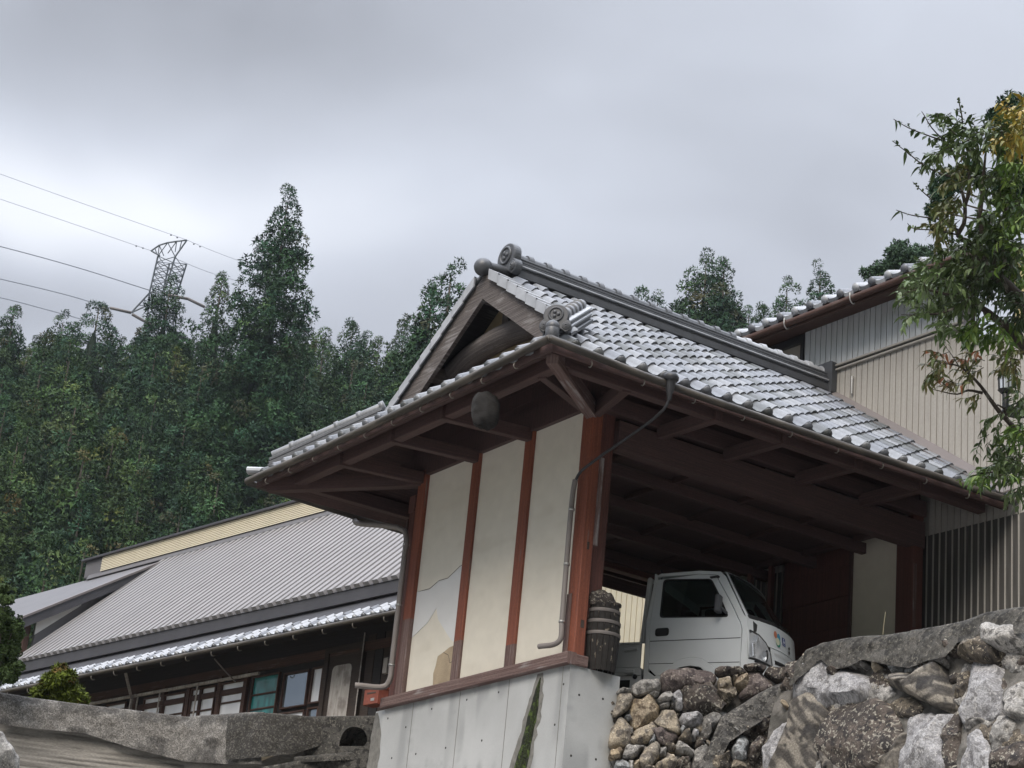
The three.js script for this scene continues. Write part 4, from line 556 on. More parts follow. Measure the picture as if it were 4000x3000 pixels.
  for (const [u, w] of [[0.6, 0.08], [0.6, WW - 0.08], [-1.3, 0.08], [-1.3, WW - 0.08]]) { const wh = group('wheel', t), tor = new THREE.TorusGeometry(0.21, 0.075, 12, 28); tor.translate(u, 0.28, -w); mesh('tyre', tor, rubber, wh); mesh('rim', cyl(L(u, 0.28, w - 0.05), L(u, 0.28, w + 0.05), 0.16, 0.16, 20), bedP, wh); }
  mesh('chassis', bar(L(-1.8, 0.5, WW / 2), L(1.2, 0.5, WW / 2), 0.7, 0.14), gap, t); mesh('wheel_arch_liner', bar(L(0.28, 0.62, 0.2), L(0.92, 0.62, 0.2), 0.3, 0.08), gap, t);
}
// ================================================================ barrel beside the corner post
{
  const c = at(2350, 2480, 21.4); c.y = 0.0; const t = thing('wooden_barrel', 'dark weathered wooden barrel with iron hoops beside the corner post', 'barrel', [c.x, 0.0, c.z]);
  const H = 0.74, R = (y) => 0.168 + 0.028 * Math.sin(Math.PI * clamp(y / H)), n = 18;
  const stM = mat({ map: tex(256, [0.5, 0.3], (u, v) => { const f = sstep(0.68, 0.8, fbm(u, v, 7, 4, 651)); return mix3(mix3([0.012, 0.011, 0.01], [0.024, 0.021, 0.019], streak(v, u, 20, 650)), [0.22, 0.19, 0.15], f * 0.8); }), roughness: 0.95, bumpMap: fineBump, bumpScale: 0.002 });
  for (let i = 0; i < n; i++) { const a0 = i / n * 6.283 + 0.012, a1 = (i + 1) / n * 6.283 - 0.012; mesh('stave', grid(2, 8, (a, b) => { const y = b * H, r = R(y) + (a === 0.5 ? 0.002 : 0), x = lerp(a0, a1, a); return V(Math.cos(x) * r, y, Math.sin(x) * r); }, (a, b) => [b * H + i * 0.13, a * 0.06 + i * 0.061]), stM, t); }
  for (const y of [0.40, 0.53, 0.655]) { const r = R(y) + 0.006; mesh('hoop', lathe([[r - 0.006, y - 0.018], [r + 0.003, y - 0.018], [r + 0.003, y + 0.018], [r - 0.006, y + 0.018]], 36), M.hoop, t); }
  mesh('lid', cyl([0, H - 0.03, 0], [0, H - 0.01, 0], 0.17, 0.17, 24), M.dark, t);
  const g = new THREE.SphereGeometry(0.155, 22, 14), p = g.attributes.position; for (let i = 0; i < p.count; i++) { const v = V().fromBufferAttribute(p, i), k = 0.7 + 0.6 * f3(v.x * 12 + 9, v.y * 12, v.z * 12, 3, 9); p.setXYZ(i, v.x * k * 1.1 - 0.04, Math.max(v.y * k * 1.05, -0.03) + H, v.z * k - 0.02); } g.computeVertexNormals();
  const w = new THREE.SphereGeometry(0.1, 18, 10), q = w.attributes.position; for (let i = 0; i < q.count; i++) { const v = V().fromBufferAttribute(q, i), k = 0.7 + 0.6 * f3(v.x * 12 + 3, v.y * 12, v.z * 12, 3, 19); q.setXYZ(i, v.x * k * 1.3 + 0.06, v.y * k * 0.35 + H + 0.01, v.z * k * 1.2 + 0.04); } w.computeVertexNormals();
  tag(mesh('stone', [g.translate(c.x, 0, c.z)], M.rDark), 'dark rough lump lying on the barrel lid', 'stone'); mesh('cover', w, M.rDark, t, 'crumpled dark sheet over the rim');
}
// ================================================================ stones and rough walls
// a stone from its outline on a wall plane: rounded front, own thickness, rough surface
function stone(name, px, p0, n, th, material, parent, seed, off = 0, grow = 1.06) {
  const pts = []; const pl = p0.clone().addScaledVector(n, off); for (let i = 0; i < px.length; i += 2) pts.push(hit(px[i], px[i + 1], pl, n));
  const c = pts.reduce((a, b) => a.add(b), V()).multiplyScalar(1 / pts.length), ex = n.clone().cross(V(0, 1, 0)).normalize().negate(), ey = ex.clone().cross(n).normalize(); if (ey.y < 0) ey.negate();
  const q = pts.map((p) => { const d = p.clone().sub(c); return [d.dot(ex) * grow, d.dot(ey) * grow]; });
  const rad = (th0) => { const dx = Math.cos(th0), dy = Math.sin(th0); let best = 0; for (let i = 0; i < q.length; i++) { const a = q[i], b = q[(i + 1) % q.length], ux = b[0] - a[0], uy = b[1] - a[1], det = dx * uy - dy * ux; if (Math.abs(det) < 1e-9) continue; const t = (a[0] * uy - a[1] * ux) / det, s = (a[0] * dy - a[1] * dx) / det; if (t > 0 && s >= -1e-6 && s <= 1 + 1e-6) best = Math.max(best, t); } return best || 0.02; };
  const NA = 40, NR = 13, R0 = []; for (let i = 0; i < NA; i++) R0.push(rad(i / NA * 6.2832)); const Rs = R0.map((r, i) => r * 0.66 + 0.17 * (R0[(i + 1) % NA] + R0[(i + NA - 1) % NA]));
  const mean = Rs.reduce((a, b) => a + b) / NA, amp = Math.min(0.045, mean * 0.2), fr = 1.6 / Math.max(mean, 0.03), P = [], U = [], idx = [];
  const hs = (k) => hash(seed, k, 3), uo = hash(seed, 5, 5) * 3, ua = hs(77) * 6.28, cu = Math.cos(ua), su = Math.sin(ua);
  const cuts = []; for (let k = 0; k < 7; k++) { const a = hs(10 + k) * 6.28, e = k < 2 ? 0.75 + 0.25 * hs(30 + k) : 0.25 + 0.55 * hs(30 + k); cuts.push([V(Math.cos(a) * Math.sqrt(1 - e * e), Math.sin(a) * Math.sqrt(1 - e * e), e), 0.72 + 0.2 * hs(50 + k)]); }
  for (let j = 0; j <= NR; j++) for (let i = 0; i <= NA; i++) {
    const f = j / NR, a = f * Math.PI * 0.62, sa = Math.min(a, Math.PI / 2), e = Math.pow(Math.sin(sa), 0.5), k = (a > Math.PI / 2 ? 1 - 0.12 * (a - Math.PI / 2) : e), ang = i / NA * 6.2832, r = Rs[i % NA] * k;
    const v = V(Math.cos(ang) * k, Math.sin(ang) * k, a < Math.PI / 2 ? Math.pow(Math.cos(a), 0.38) : -1.4 * (a - Math.PI / 2)); // normalised: flat facets knocked off
    for (const [d, lim] of cuts) { const q = v.dot(d) - lim; if (q > 0) v.addScaledVector(d, -q * 0.9); }
    let x = v.x * Rs[i % NA], y = v.y * Rs[i % NA], z = v.z * th;
    const nx = x * fr + seed * 1.7 + 20, ny = y * fr + 20, nz0 = z * fr + 20, nz = f3(nx, ny, nz0, 5, seed % 97) - 0.5, nq = Math.abs(f3(nx * 0.7 + 40, ny * 0.7 + 40, nz0 * 0.7, 3, 31) - 0.5), edge = sstep(0, 0.35, f); z += amp * (nz * 1.7 - nq * 1.6); x += amp * nz * 1.2 * Math.cos(ang) * edge; y += amp * nz * 1.2 * Math.sin(ang) * edge;
    const p = c.clone().addScaledVector(ex, x).addScaledVector(ey, y).addScaledVector(n, z); P.push(p.x, p.y, p.z); U.push(x * cu - y * su + uo, x * su + y * cu + uo * 0.7 + (j > 9 ? z : 0));
  }
  for (let j = 0; j < NR; j++) for (let i = 0; i < NA; i++) { const a = j * (NA + 1) + i, b = a + NA + 1; idx.push(a, b, a + 1, a + 1, b, b + 1); }
  let g = new THREE.BufferGeometry(); g.setAttribute('position', new THREE.Float32BufferAttribute(P, 3)); g.setAttribute('uv', new THREE.Float32BufferAttribute(U, 2)); g.setIndex(idx); g.computeVertexNormals();
  const nm = g.attributes.normal; for (let j = 0; j <= NR; j++) { const a = j * (NA + 1), b = a + NA; for (let k = 0; k < 3; k++) { const m = nm.array[a * 3 + k] + nm.array[b * 3 + k]; nm.array[a * 3 + k] = nm.array[b * 3 + k] = m / 2; } }
  return mesh(name, g, material, parent);
}
// rough wall face between a top and a bottom line (world points), with a rough top going back
function roughStrip(...a) { const g = roughGrid(...a).toNonIndexed(); g.deleteAttribute('uv'); return boxUV(g); }
function roughGrid(top, bot, back, nu, nv, amp, freq, seed, nb = 4, fixed = null) {
  const at1 = (L, s) => { const k = s * (L.length - 1), i = Math.min(L.length - 2, Math.floor(k)), f = k - i; return L[i].clone().lerp(L[i + 1], f); };
  const dsp = (p, d, k = 1) => p.addScaledVector(d, amp * k * (f3(p.x * freq + 50, p.y * freq + 50, p.z * freq + 50, 5, seed) - 0.5) * 2);
  return grid(nu, nv + nb, (a, b) => { const j = b * (nv + nb), t = at1(top, a), bt = at1(bot, a), t2 = at1(top, Math.min(1, a + 0.02)), t1 = at1(top, Math.max(0, a - 0.02)), dir = t2.sub(t1); const nn = fixed ? fixed.clone() : V(dir.z, 0, -dir.x).normalize(); if (nn.dot(CF) > 0) nn.negate();
    if (j <= nv) { const f = j / nv, p = bt.lerp(t, f); const rnd2 = Math.pow(f, 6) * amp * 1.2; p.addScaledVector(nn, -rnd2); return dsp(p, nn, 1); }
    const f = (j - nv) / nb, p = t.addScaledVector(nn, -back * f - amp * 1.2); return dsp(p, V(0, 1, 0), 0.5 * (1 - f * 0.5)); }, (a, b, p) => [(p.x * 0.6 - p.z * 0.8), p.y + b * 0.2]);
}
const g8 = (a) => a.map((v, i) => i % 2 ? 2550 + v / 2.765 : 2300 + v / 2.765), g6c = (a) => a.map((v, i) => i % 2 ? 2200 + v / 2.074 : 3000 + v / 2.074);
{ // ---- rubble wall beside the concrete base
  const t = thing('stone_wall', 'dry wall of tan and grey rubble stones beside the concrete base', 'stone wall'), p0 = V(0.65, 0, 0), n = V(-0.514, 0.12, 0.857).normalize();
  const S = [['rTan', [315, 430, 460, 440, 465, 520, 440, 600, 300, 700, 240, 690, 290, 560]], ['rGrey', [470, 340, 590, 295, 700, 290, 760, 260, 785, 330, 770, 430, 600, 450, 500, 475, 455, 420]], ['rPurple', [770, 200, 850, 150, 1130, 140, 1330, 170, 1400, 240, 1380, 330, 1200, 350, 1050, 370, 850, 400, 790, 380]], ['rDark', [1340, 170, 1400, 125, 1640, 110, 1720, 200, 1600, 230, 1400, 235]], ['rDark', [1660, 90, 1760, 80, 1920, 130, 1890, 190, 1720, 180]], ['rPurple', [1690, 250, 1740, 130, 1850, 170, 2000, 300, 2010, 350, 1780, 450, 1640, 470, 1590, 430, 1700, 380]], ['rDark', [1880, 200, 1930, 140, 2120, 120, 2200, 150, 2190, 250, 2030, 300]], ['rTan', [1390, 290, 1420, 260, 1530, 255, 1560, 390, 1500, 400, 1400, 390]], ['rOchre', [1575, 290, 1640, 240, 1690, 250, 1730, 380, 1640, 420, 1580, 380]], ['rBrown', [1390, 400, 1560, 390, 1590, 470, 1490, 570, 1430, 520]], ['rDark', [1020, 400, 1150, 360, 1300, 350, 1390, 430, 1440, 560, 1400, 640, 1270, 655, 1000, 640, 1010, 520]], ['rOchre', [460, 560, 490, 510, 580, 490, 640, 450, 700, 500, 760, 600, 740, 680, 640, 750, 500, 835, 455, 790]], ['rGrey', [725, 510, 760, 460, 860, 440, 900, 500, 850, 540, 770, 550]], ['rWhite', [890, 480, 975, 415, 1010, 480, 1000, 620, 950, 620, 900, 560]], ['rTan', [700, 750, 760, 680, 820, 610, 930, 590, 955, 700, 1000, 830, 970, 880, 860, 850, 750, 800]], ['rWhite', [970, 730, 1010, 675, 1140, 670, 1230, 700, 1210, 790, 1020, 810]], ['rGrey', [1230, 700, 1290, 660, 1400, 680, 1420, 720, 1300, 900, 1270, 960, 1200, 920]], ['rTan', [210, 1010, 245, 820, 340, 710, 420, 760, 465, 830, 420, 1020, 330, 1035]], ['rTan', [430, 960, 500, 850, 690, 770, 740, 830, 640, 960, 520, 990]], ['rPurple', [690, 860, 760, 830, 900, 850, 970, 900, 920, 980, 830, 1010, 760, 980]], ['rGrey', [360, 1140, 400, 1030, 520, 980, 600, 1010, 530, 1110, 450, 1150]], ['rOchre', [215, 1130, 230, 1080, 330, 1045, 375, 1080, 350, 1150, 260, 1160]], ['rTan', [540, 1180, 590, 1050, 720, 970, 765, 1050, 760, 1140, 640, 1240, 560, 1240]], ['rGrey', [910, 1060, 960, 980, 1060, 1010, 1135, 1060, 1100, 1150, 1010, 1110]], ['rTan', [720, 1220, 850, 1090, 930, 1100, 965, 1200, 900, 1280, 720, 1280]], ['rDark', [930, 1230, 970, 1120, 1070, 1150, 1090, 1280, 940, 1280]], ['rGrey', [1090, 1280, 1140, 1080, 1250, 1010, 1290, 1050, 1310, 1280]], ['rBrown', [960, 960, 1000, 880, 1080, 840, 1115, 930, 1100, 990, 1020, 990]], ['rWhite', [1110, 900, 1130, 810, 1170, 850, 1195, 900, 1140, 950]], ['rDark', [1140, 1030, 1160, 930, 1270, 960, 1260, 1030]], ['rBlue', [270, 1290, 290, 1190, 360, 1170, 430, 1220, 440, 1290]], ['rBlue', [385, 700, 440, 685, 465, 740, 400, 735]], ['rGrey', [760, 560, 860, 545, 865, 590, 770, 595]], ['rOchre', [470, 1280, 490, 1170, 540, 1170, 560, 1280]], ['rBlue', [645, 1000, 680, 890, 715, 950, 700, 1005]], ['rGrey', [640, 450, 750, 440, 765, 475, 700, 485]], ['rBlue', [975, 835, 1010, 805, 1055, 840, 1000, 885]], ['rGrey', [755, 1040, 830, 1015, 825, 1125, 765, 1130]], ['rGrey', [290, 440, 330, 400, 460, 415, 460, 450, 320, 445]], ['rGrey', [430, 850, 470, 835, 475, 880, 440, 890]], ['rTan', [590, 1250, 640, 1230, 720, 1240, 720, 1290, 600, 1290]], ['rGrey', [870, 560, 900, 555, 940, 600, 880, 605]], ['rBrown', [800, 1010, 900, 980, 960, 1060, 920, 1090, 830, 1080]], ['rDark', [1430, 520, 1490, 575, 1420, 640, 1400, 640]], ['rTan', [1545, 265, 1610, 250, 1600, 300, 1560, 310]], ['rGrey', [420, 1180, 480, 1170, 470, 1280, 440, 1280]]];
  S.forEach(([m, p], i) => stone('stone', g8(i >= 2 && i <= 6 ? p.map((v, k) => k % 2 ? v + 26 : v) : p), p0, n, 0.10 + 0.06 * hash(i, 3, 9), M[m], t, i + 11, (hash(i, 8, 1) - 0.5) * 0.05, i < 8 ? 1.0 : 1.1));
  { const R = mulberry(6160), mm = ['rGrey', 'rBrown', 'rTan', 'rDark']; for (let i = 0; i < 70; i++) { const x = rr(240, 1450, R), y = rr(Math.max(380, 560 - x * 0.25), 1280, R), r = rr(20, 50, R), k = 7, q = []; for (let a = 0; a < k; a++) { const ang = a / k * 6.283, w = r * rr(0.75, 1.2, R); q.push(x + Math.cos(ang) * w * 1.2, y + Math.sin(ang) * w); } stone('packing_stone', g8(q), p0, n, 0.05, M[mm[Math.floor(R() * 4)]], t, 1700 + i, -0.03, 1.0); } }
  const pl = (x, y, o) => hit(2300 + x / 2.765, 2550 + y / 2.765, p0.clone().addScaledVector(n, o), n);
  mesh('fill', roughStrip([pl(250, 520, -0.1), pl(480, 450, -0.1), pl(800, 330, -0.1), pl(1400, 280, -0.1), pl(2100, 260, -0.1)], [pl(150, 1700, -0.1), pl(600, 1700, -0.1), pl(1200, 1700, -0.1), pl(1700, 1700, -0.1), pl(2300, 1700, -0.1)], 0.3, 50, 24, 0.05, 9, 71), M.mortar, t, 'dark earth and grit between the stones');
}
{ // ---- sloping old concrete kerb in front of the rubble
  const t = thing('concrete_kerb', 'blackened old concrete kerb sloping down between the rubble and boulders', 'kerb'), p0 = V(1.72, 0.2, 0.98), n = V(-0.62, 0.1, 0.78).normalize();
  const pl = (x, y, o) => hit(2300 + x / 2.765, 2550 + y / 2.765, p0.clone().addScaledVector(n, o), n);
  mesh('kerb', roughStrip([pl(1130, 1330, 0.1), pl(1300, 990, 0.1), pl(1420, 700, 0.1), pl(1580, 590, 0.1), pl(1800, 450, 0.1), pl(1980, 350, 0.1), pl(2170, 295, 0.1), pl(2260, 340, 0.1)], [pl(1260, 1500, 0.1), pl(1400, 1190, 0.1), pl(1520, 960, 0.1), pl(1700, 840, 0.1), pl(1900, 710, 0.1), pl(2080, 600, 0.1), pl(2215, 470, 0.1), pl(2270, 420, 0.1)], 0.5, 70, 16, 0.035, 9, 73, 4, n.clone().setY(0).normalize()), M.blackConcrete, t);
  const S = [['rBlue', [1535, 1050, 1600, 910, 1680, 900, 1725, 960, 1700, 1130, 1640, 1180, 1560, 1170]], ['rDark', [1830, 760, 1900, 680, 2000, 690, 1990, 770, 1870, 840]], ['rGrey', [1540, 850, 1570, 805, 1645, 820, 1610, 885]], ['rDark', [1650, 880, 1680, 800, 1755, 780, 1745, 860]], ['rBrown', [1290, 1290, 1340, 1090, 1520, 1060, 1530, 1290]], ['rWhite', [1365, 1100, 1400, 1065, 1430, 1090, 1390, 1130]], ['rOchre', [2105, 550, 2130, 525, 2160, 580, 2150, 610, 2115, 590]], ['rBrown', [1540, 1280, 1560, 1170, 1700, 1180, 1720, 1290]], ['rDark', [1730, 1180, 1750, 1000, 1850, 900, 1900, 960, 1800, 1180]]];
  const q0 = p0.clone().addScaledVector(n, 0.0); S.forEach(([m, p], i) => stone('stone', g8(p), q0, n, 0.12, M[m], t, 300 + i, 0));
  mesh('fill', roughStrip([pl(1330, 1120, -0.06), pl(1700, 720, -0.06), pl(2000, 480, -0.06), pl(2300, 330, -0.06)], [pl(1200, 1800, -0.06), pl(1600, 1800, -0.06), pl(2000, 1800, -0.06), pl(2500, 1500, -0.06)], 0.3, 40, 20, 0.05, 8, 75), M.rDark, t);
}
{ // ---- boulder wall with concrete cap on the right
  const t = thing('boulder_wall', 'retaining wall of big boulders in mortar under a rough concrete cap', 'boulder wall'), p0 = V(1.82, 0.33, 1.6), dirW = V(0.08, 0, 1).normalize(), n = V(-1, 0, 0.08).normalize().multiplyScalar(0.975).add(V(0, 0.22, 0)).normalize();
  const S = [['rWhite', 0.16, [210, 1130, 300, 960, 370, 850, 430, 780, 500, 850, 560, 870, 690, 890, 800, 920, 840, 980, 780, 1050, 770, 1140, 640, 1150, 520, 1190, 430, 1180, 380, 1110]], ['rStripe', 0.14, [180, 1180, 380, 1110, 440, 1200, 490, 1260, 450, 1500, 430, 1720, 60, 1720, 190, 1290]], ['rDark', 0.16, [480, 1300, 640, 1200, 850, 1160, 980, 1200, 1050, 1300, 1060, 1450, 950, 1560, 830, 1640, 560, 1650, 450, 1500]], ['rWhite', 0.16, [1150, 1350, 1190, 1260, 1260, 1250, 1400, 1270, 1500, 1220, 1470, 1340, 1430, 1500, 1440, 1690, 1090, 1690, 1080, 1560]], ['rDark', 0.10, [1440, 1340, 1510, 1240, 1590, 1240, 1560, 1340, 1560, 1700, 1450, 1700, 1430, 1480]], ['rStripe', 0.24, [940, 900, 1000, 880, 1060, 920, 1160, 930, 1280, 900, 1400, 860, 1460, 950, 1500, 1060, 1530, 1180, 1480, 1200, 1350, 1140, 1200, 1080, 1050, 1000, 960, 980]], ['rGrey', 0.06, [780, 1050, 850, 970, 960, 1000, 1040, 1070, 950, 1120, 830, 1140]], ['rWhite', 0.16, [1640, 1000, 1700, 860, 1780, 850, 1930, 900, 1920, 1020, 1890, 1240, 1780, 1270, 1640, 1280, 1620, 1150]], ['rBrown', 0.24, [1590, 680, 1640, 620, 1760, 640, 1860, 720, 1850, 830, 1760, 850, 1650, 800, 1595, 760]], ['rGrey', 0.24, [1810, 600, 1860, 540, 1980, 520, 2120, 540, 2120, 700, 1980, 725, 1830, 690]], ['rGrey', 0.14, [1920, 1130, 2000, 1040, 2120, 960, 2120, 1290, 1990, 1240]], ['rGrey', 0.12, [1830, 1330, 1900, 1240, 1970, 1250, 2010, 1310, 1960, 1500, 1850, 1560]], ['rWhite', 0.12, [1580, 1700, 1640, 1400, 1720, 1340, 1790, 1380, 1810, 1700]], ['rDark', 0.14, [1790, 1700, 1830, 1560, 1960, 1500, 2120, 1430, 2120, 1700]], ['rBrown', 0.07, [1000, 1120, 1150, 1090, 1260, 1180, 1200, 1250, 1050, 1240]], ['rGrey', 0.14, [655, 790, 710, 740, 775, 760, 750, 830, 680, 855]], ['rDark', 0.2, [525, 880, 590, 850, 625, 900, 600, 965, 540, 955]], ['rGrey', 0.14, [1330, 820, 1390, 770, 1455, 790, 1440, 840, 1350, 855]], ['rBlue', 0.12, [1010, 830, 1120, 845, 1115, 915, 1030, 900]], ['rBlue', 0.12, [1125, 870, 1200, 860, 1275, 880, 1240, 925, 1140, 925]], ['rGrey', 0.1, [755, 830, 790, 805, 825, 830, 790, 865]], ['rWhite', 0.1, [-20, 1500, 60, 1400, 195, 1270, 185, 1400, 60, 1660, -20, 1720]], ['rDark', 0.2, [195, 880, 310, 835, 335, 880, 290, 1000, 215, 965]], ['rTan', 0.14, [320, 800, 370, 730, 420, 760, 400, 830, 340, 860]], ['rStripe', 0.1, [1040, 1560, 1080, 1440, 1150, 1380, 1090, 1560, 1080, 1690, 860, 1690, 900, 1610]], ['rBrown', 0.1, [1540, 870, 1640, 900, 1640, 1000, 1600, 1100, 1540, 1080]], ['rStripe', 0.1, [440, 1690, 460, 1530, 540, 1640, 560, 1690]], ['rGrey', 0.1, [1590, 1240, 1640, 1290, 1780, 1280, 1720, 1330, 1620, 1360]], ['rTan', 0.12, [865, 860, 900, 820, 930, 850, 885, 900]], ['rTan', 0.12, [1265, 900, 1275, 790, 1320, 800, 1310, 890]], ['rOchre', 0.1, [765, 700, 780, 640, 800, 660, 795, 700, 780, 740, 760, 735]], ['rOchre', 0.05, [890, 1160, 920, 1140, 1000, 1150, 990, 1175, 900, 1175]], ['rOchre', 0.1, [125, 1150, 145, 1120, 185, 1170, 160, 1190]], ['rDark', 0.2, [1480, 690, 1530, 650, 1580, 700, 1560, 760, 1490, 750]]];
  S.forEach(([m, th, p], i) => stone('boulder', g6c(p), p0, n, th, M[m], t, 500 + i, 0.0, 1.22));
  { const R = mulberry(5150), mm = ['rDark', 'rGrey', 'rDark', 'rBrown', 'rGrey', 'rDark']; for (let i = 0; i < 85; i++) { const x = rr(150, 2080, R), yt = lerp(880, 640, x / 2074), y = rr(yt, 1660, R), r = rr(30, 95, R), k = 7, q = []; for (let a = 0; a < k; a++) { const ang = a / k * 6.283, w = r * rr(0.75, 1.2, R); q.push(x + Math.cos(ang) * w * 1.25, y + Math.sin(ang) * w); } stone('packing_stone', g6c(q), p0, n, 0.045, M[mm[Math.floor(R() * 6)]], t, 1500 + i, 0.0, 1.0); } }
  const pl = (x, y, o) => hit(3000 + x / 2.074, 2200 + y / 2.074, p0.clone().addScaledVector(n, o), n);
  mesh('mortar', roughStrip([pl(60, 1000, 0.02), pl(250, 800, 0.02), pl(700, 700, 0.02), pl(1200, 640, 0.02), pl(1700, 560, 0.02), pl(2200, 420, 0.02)], [pl(-200, 2400, 0.02), pl(250, 2400, 0.02), pl(700, 2400, 0.02), pl(1200, 2400, 0.02), pl(1700, 2400, 0.02), pl(2200, 2400, 0.02)], 0.3, 90, 60, 0.06, 5, 81), M.mortar, t);
  mesh('cap', roughStrip([pl(165, 960, 0.15), pl(178, 830, 0.15), pl(290, 690, 0.15), pl(440, 638, 0.15), pl(640, 592, 0.15), pl(900, 575, 0.15), pl(1060, 556, 0.15), pl(1240, 520, 0.15), pl(1400, 495, 0.15), pl(1560, 460, 0.15), pl(1720, 402, 0.15), pl(1890, 366, 0.15), pl(2110, 338, 0.15)], [pl(180, 1000, 0.15), pl(290, 900, 0.15), pl(430, 780, 0.15), pl(500, 860, 0.15), pl(620, 850, 0.15), pl(760, 780, 0.15), pl(1000, 830, 0.15), pl(1150, 850, 0.15), pl(1290, 790, 0.15), pl(1440, 760, 0.15), pl(1530, 640, 0.15), pl(1800, 600, 0.15), pl(2110, 560, 0.15)], 0.7, 130, 24, 0.03, 10, 83, 8, V(-1, 0, 0.08).normalize()), M.oldConcrete, t);
  const s0 = pl(930, 580, 0.1); tag(mesh('grass_stalk', tube([s0, s0.clone().add(V(0.0, 0.1, 0.01)), s0.clone().add(V(0.02, 0.24, 0.01))], [0.004, 0.003], 5, 3), mat({ color: 0x8a836c, roughness: 1 })), 'single dry grass stalk standing on the concrete cap', 'grass stalk');
}
{ // ---- rough concrete parapet at the lower left
  const t = thing('concrete_parapet', 'rough weathered concrete parapet below the dark house', 'parapet wall');
  const TP = [[-3, 2703], [120, 2722], [330, 2750], [520, 2772], [720, 2797], [880, 2786], [1020, 2778], [1150, 2785], [1300, 2805], [1475, 2803]], TW = [[-3.49, -7.61], [-3.2, -7.45], [-2.5, -7.2], [-1.9, -6.95], [-1.33, -6.67], [-1.05, -6.1], [-0.8, -5.6], [-0.56, -5.12], [-0.25, -4.78], [0.2, -4.43]];
  const onTop = TP.map(([x, y], i) => { const d = at(x, y, 1).sub(CAMP); return CAMP.clone().addScaledVector(d, (0 - CAMP.y) / d.y); });
  // points below the top line stand on the same upright face
  const below = (i, py, o = 0) => { const a = onTop[i], t1 = onTop[Math.min(onTop.length - 1, i + 1)], t0 = onTop[Math.max(0, i - 1)], nn = V(t1.z - t0.z, 0, -(t1.x - t0.x)).normalize(); if (nn.dot(CF) > 0) nn.negate(); return hit(TP[i][0], py, a.clone().addScaledVector(nn, o), nn); };
  const bl = [2830, 2845, 2865, 2925, 2975, 2985, 2985, 2930, 2925, 2960];
  mesh('coping', roughStrip(onTop.slice(0, 7), bl.slice(0, 7).map((y, i) => below(i, y)), 0.5, 110, 26, 0.03, 7, 91, 8), M.paleConcrete, t, 'pale lichen-grey upper band');
  mesh('pebbly_block', roughStrip([5, 6, 7, 8].map((i) => below(i, TP[i][1] + 4, 0.05)), [below(5, 2968, 0.05), below(6, 2958, 0.05), below(7, 2945, 0.05), below(8, 2895, 0.05)], 0.45, 60, 20, 0.035, 8, 93, 6), M.pebble, t, 'dark pebbly concrete block');
  mesh('board_face', roughStrip(onTop.map((p, i) => below(i, bl[i] - 14, -0.08)), onTop.map((p, i) => { const q = below(i, 3000, -0.02).clone(); q.y = -6.6; return q; }), 0.1, 90, 60, 0.02, 6, 95), M.boardConcrete, t, 'lower face showing board marks');
  // drain block at the right end with its arched outlet
  const e0 = below(8, 2810, 0.02), e1 = below(9, 2806, 0.02), dx = e1.clone().sub(e0).setY(0).normalize(), nn = V(dx.z, 0, -dx.x); if (nn.dot(CF) > 0) nn.negate();
  const S = new THREE.Shape(); S.moveTo(-0.35, 0); S.lineTo(0.95, 0); S.lineTo(0.95, -0.62); S.lineTo(-0.35, -0.62); S.closePath(); const h = new THREE.Path(); h.moveTo(0.20, -0.36); h.bezierCurveTo(0.2, -0.16, 0.3, -0.12, 0.38, -0.12); h.bezierCurveTo(0.52, -0.12, 0.58, -0.2, 0.6, -0.3); h.lineTo(0.56, -0.36); h.closePath(); S.holes.push(h);
  const eg = new THREE.ExtrudeGeometry(S, { depth: 0.3, bevelEnabled: true, bevelSize: 0.02, bevelThickness: 0.02, bevelSegments: 2, curveSegments: 8 }); eg.applyMatrix4(new THREE.Matrix4().makeBasis(dx, V(0, 1, 0), nn.clone()).setPosition(e0.x - nn.x * 0.22, e0.y, e0.z - nn.z * 0.22)); eg.deleteAttribute('uv'); eg.deleteAttribute('normal'); eg.computeVertexNormals();
  const dr = mesh('drain_block', eg, M.oldConcrete, t); mesh('drain_hollow', slab([[-0.3, 0, 0], [0.9, 0, 0], [0.9, -0.6, 0], [-0.3, -0.6, 0]].map(([x, y]) => e0.clone().addScaledVector(dx, x).add(V(0, y, 0)).addScaledVector(nn, -0.22)), 0.02, nn.clone().negate()), M.oldConcrete, dr);
  const lo = below(7, 2955, 0.06), l1 = below(9, 2925, 0.06); mesh('ledge_lip', roughStrip([lo, lo.clone().lerp(l1, 0.5), l1], [lo.clone().add(V(0, -0.08, 0)), lo.clone().lerp(l1, 0.5).add(V(0, -0.1, 0)), l1.clone().add(V(0, -0.12, 0))], 0.25, 40, 8, 0.025, 9, 97), M.oldConcrete, t);
  mesh('lower_block', roughStrip([below(6, 2995, 0.12), below(7, 2972, 0.12), below(8, 2950, 0.12), below(9, 2945, 0.12)], [6, 7, 8, 9].map((i) => { const q = below(i, 3000, 0.14); q.y = -3; return q; }), 0.3, 50, 40, 0.03, 7, 99), M.oldConcrete, t);
  mesh('moss_patch', (() => { const g = new THREE.SphereGeometry(0.1, 16, 12), p = g.attributes.position, c = below(9, 2915, 0.03); for (let i = 0; i < p.count; i++) { const v = V().fromBufferAttribute(p, i), k = 0.7 + 0.6 * f3(v.x * 20 + 5, v.y * 20, v.z * 20, 3, 3); p.setXYZ(i, c.x + v.x * k * 0.5, c.y + v.y * k * 2.4, c.z + v.z * k * 0.5); } g.computeVertexNormals(); return g; })(), M.moss, t);
  const sp0 = at(60, 2900, 20.5), sn = V(-0.2, 0.1, 1).normalize(); const bs = thing('boulder', 'pale pointed boulder at the lower left corner', 'boulder'); stone('rock', [-90, 2840, 10, 2872, 50, 2925, 82, 2965, 70, 3040, -90, 3040], sp0, sn, 0.18, M.rGrey, bs, 901);
}
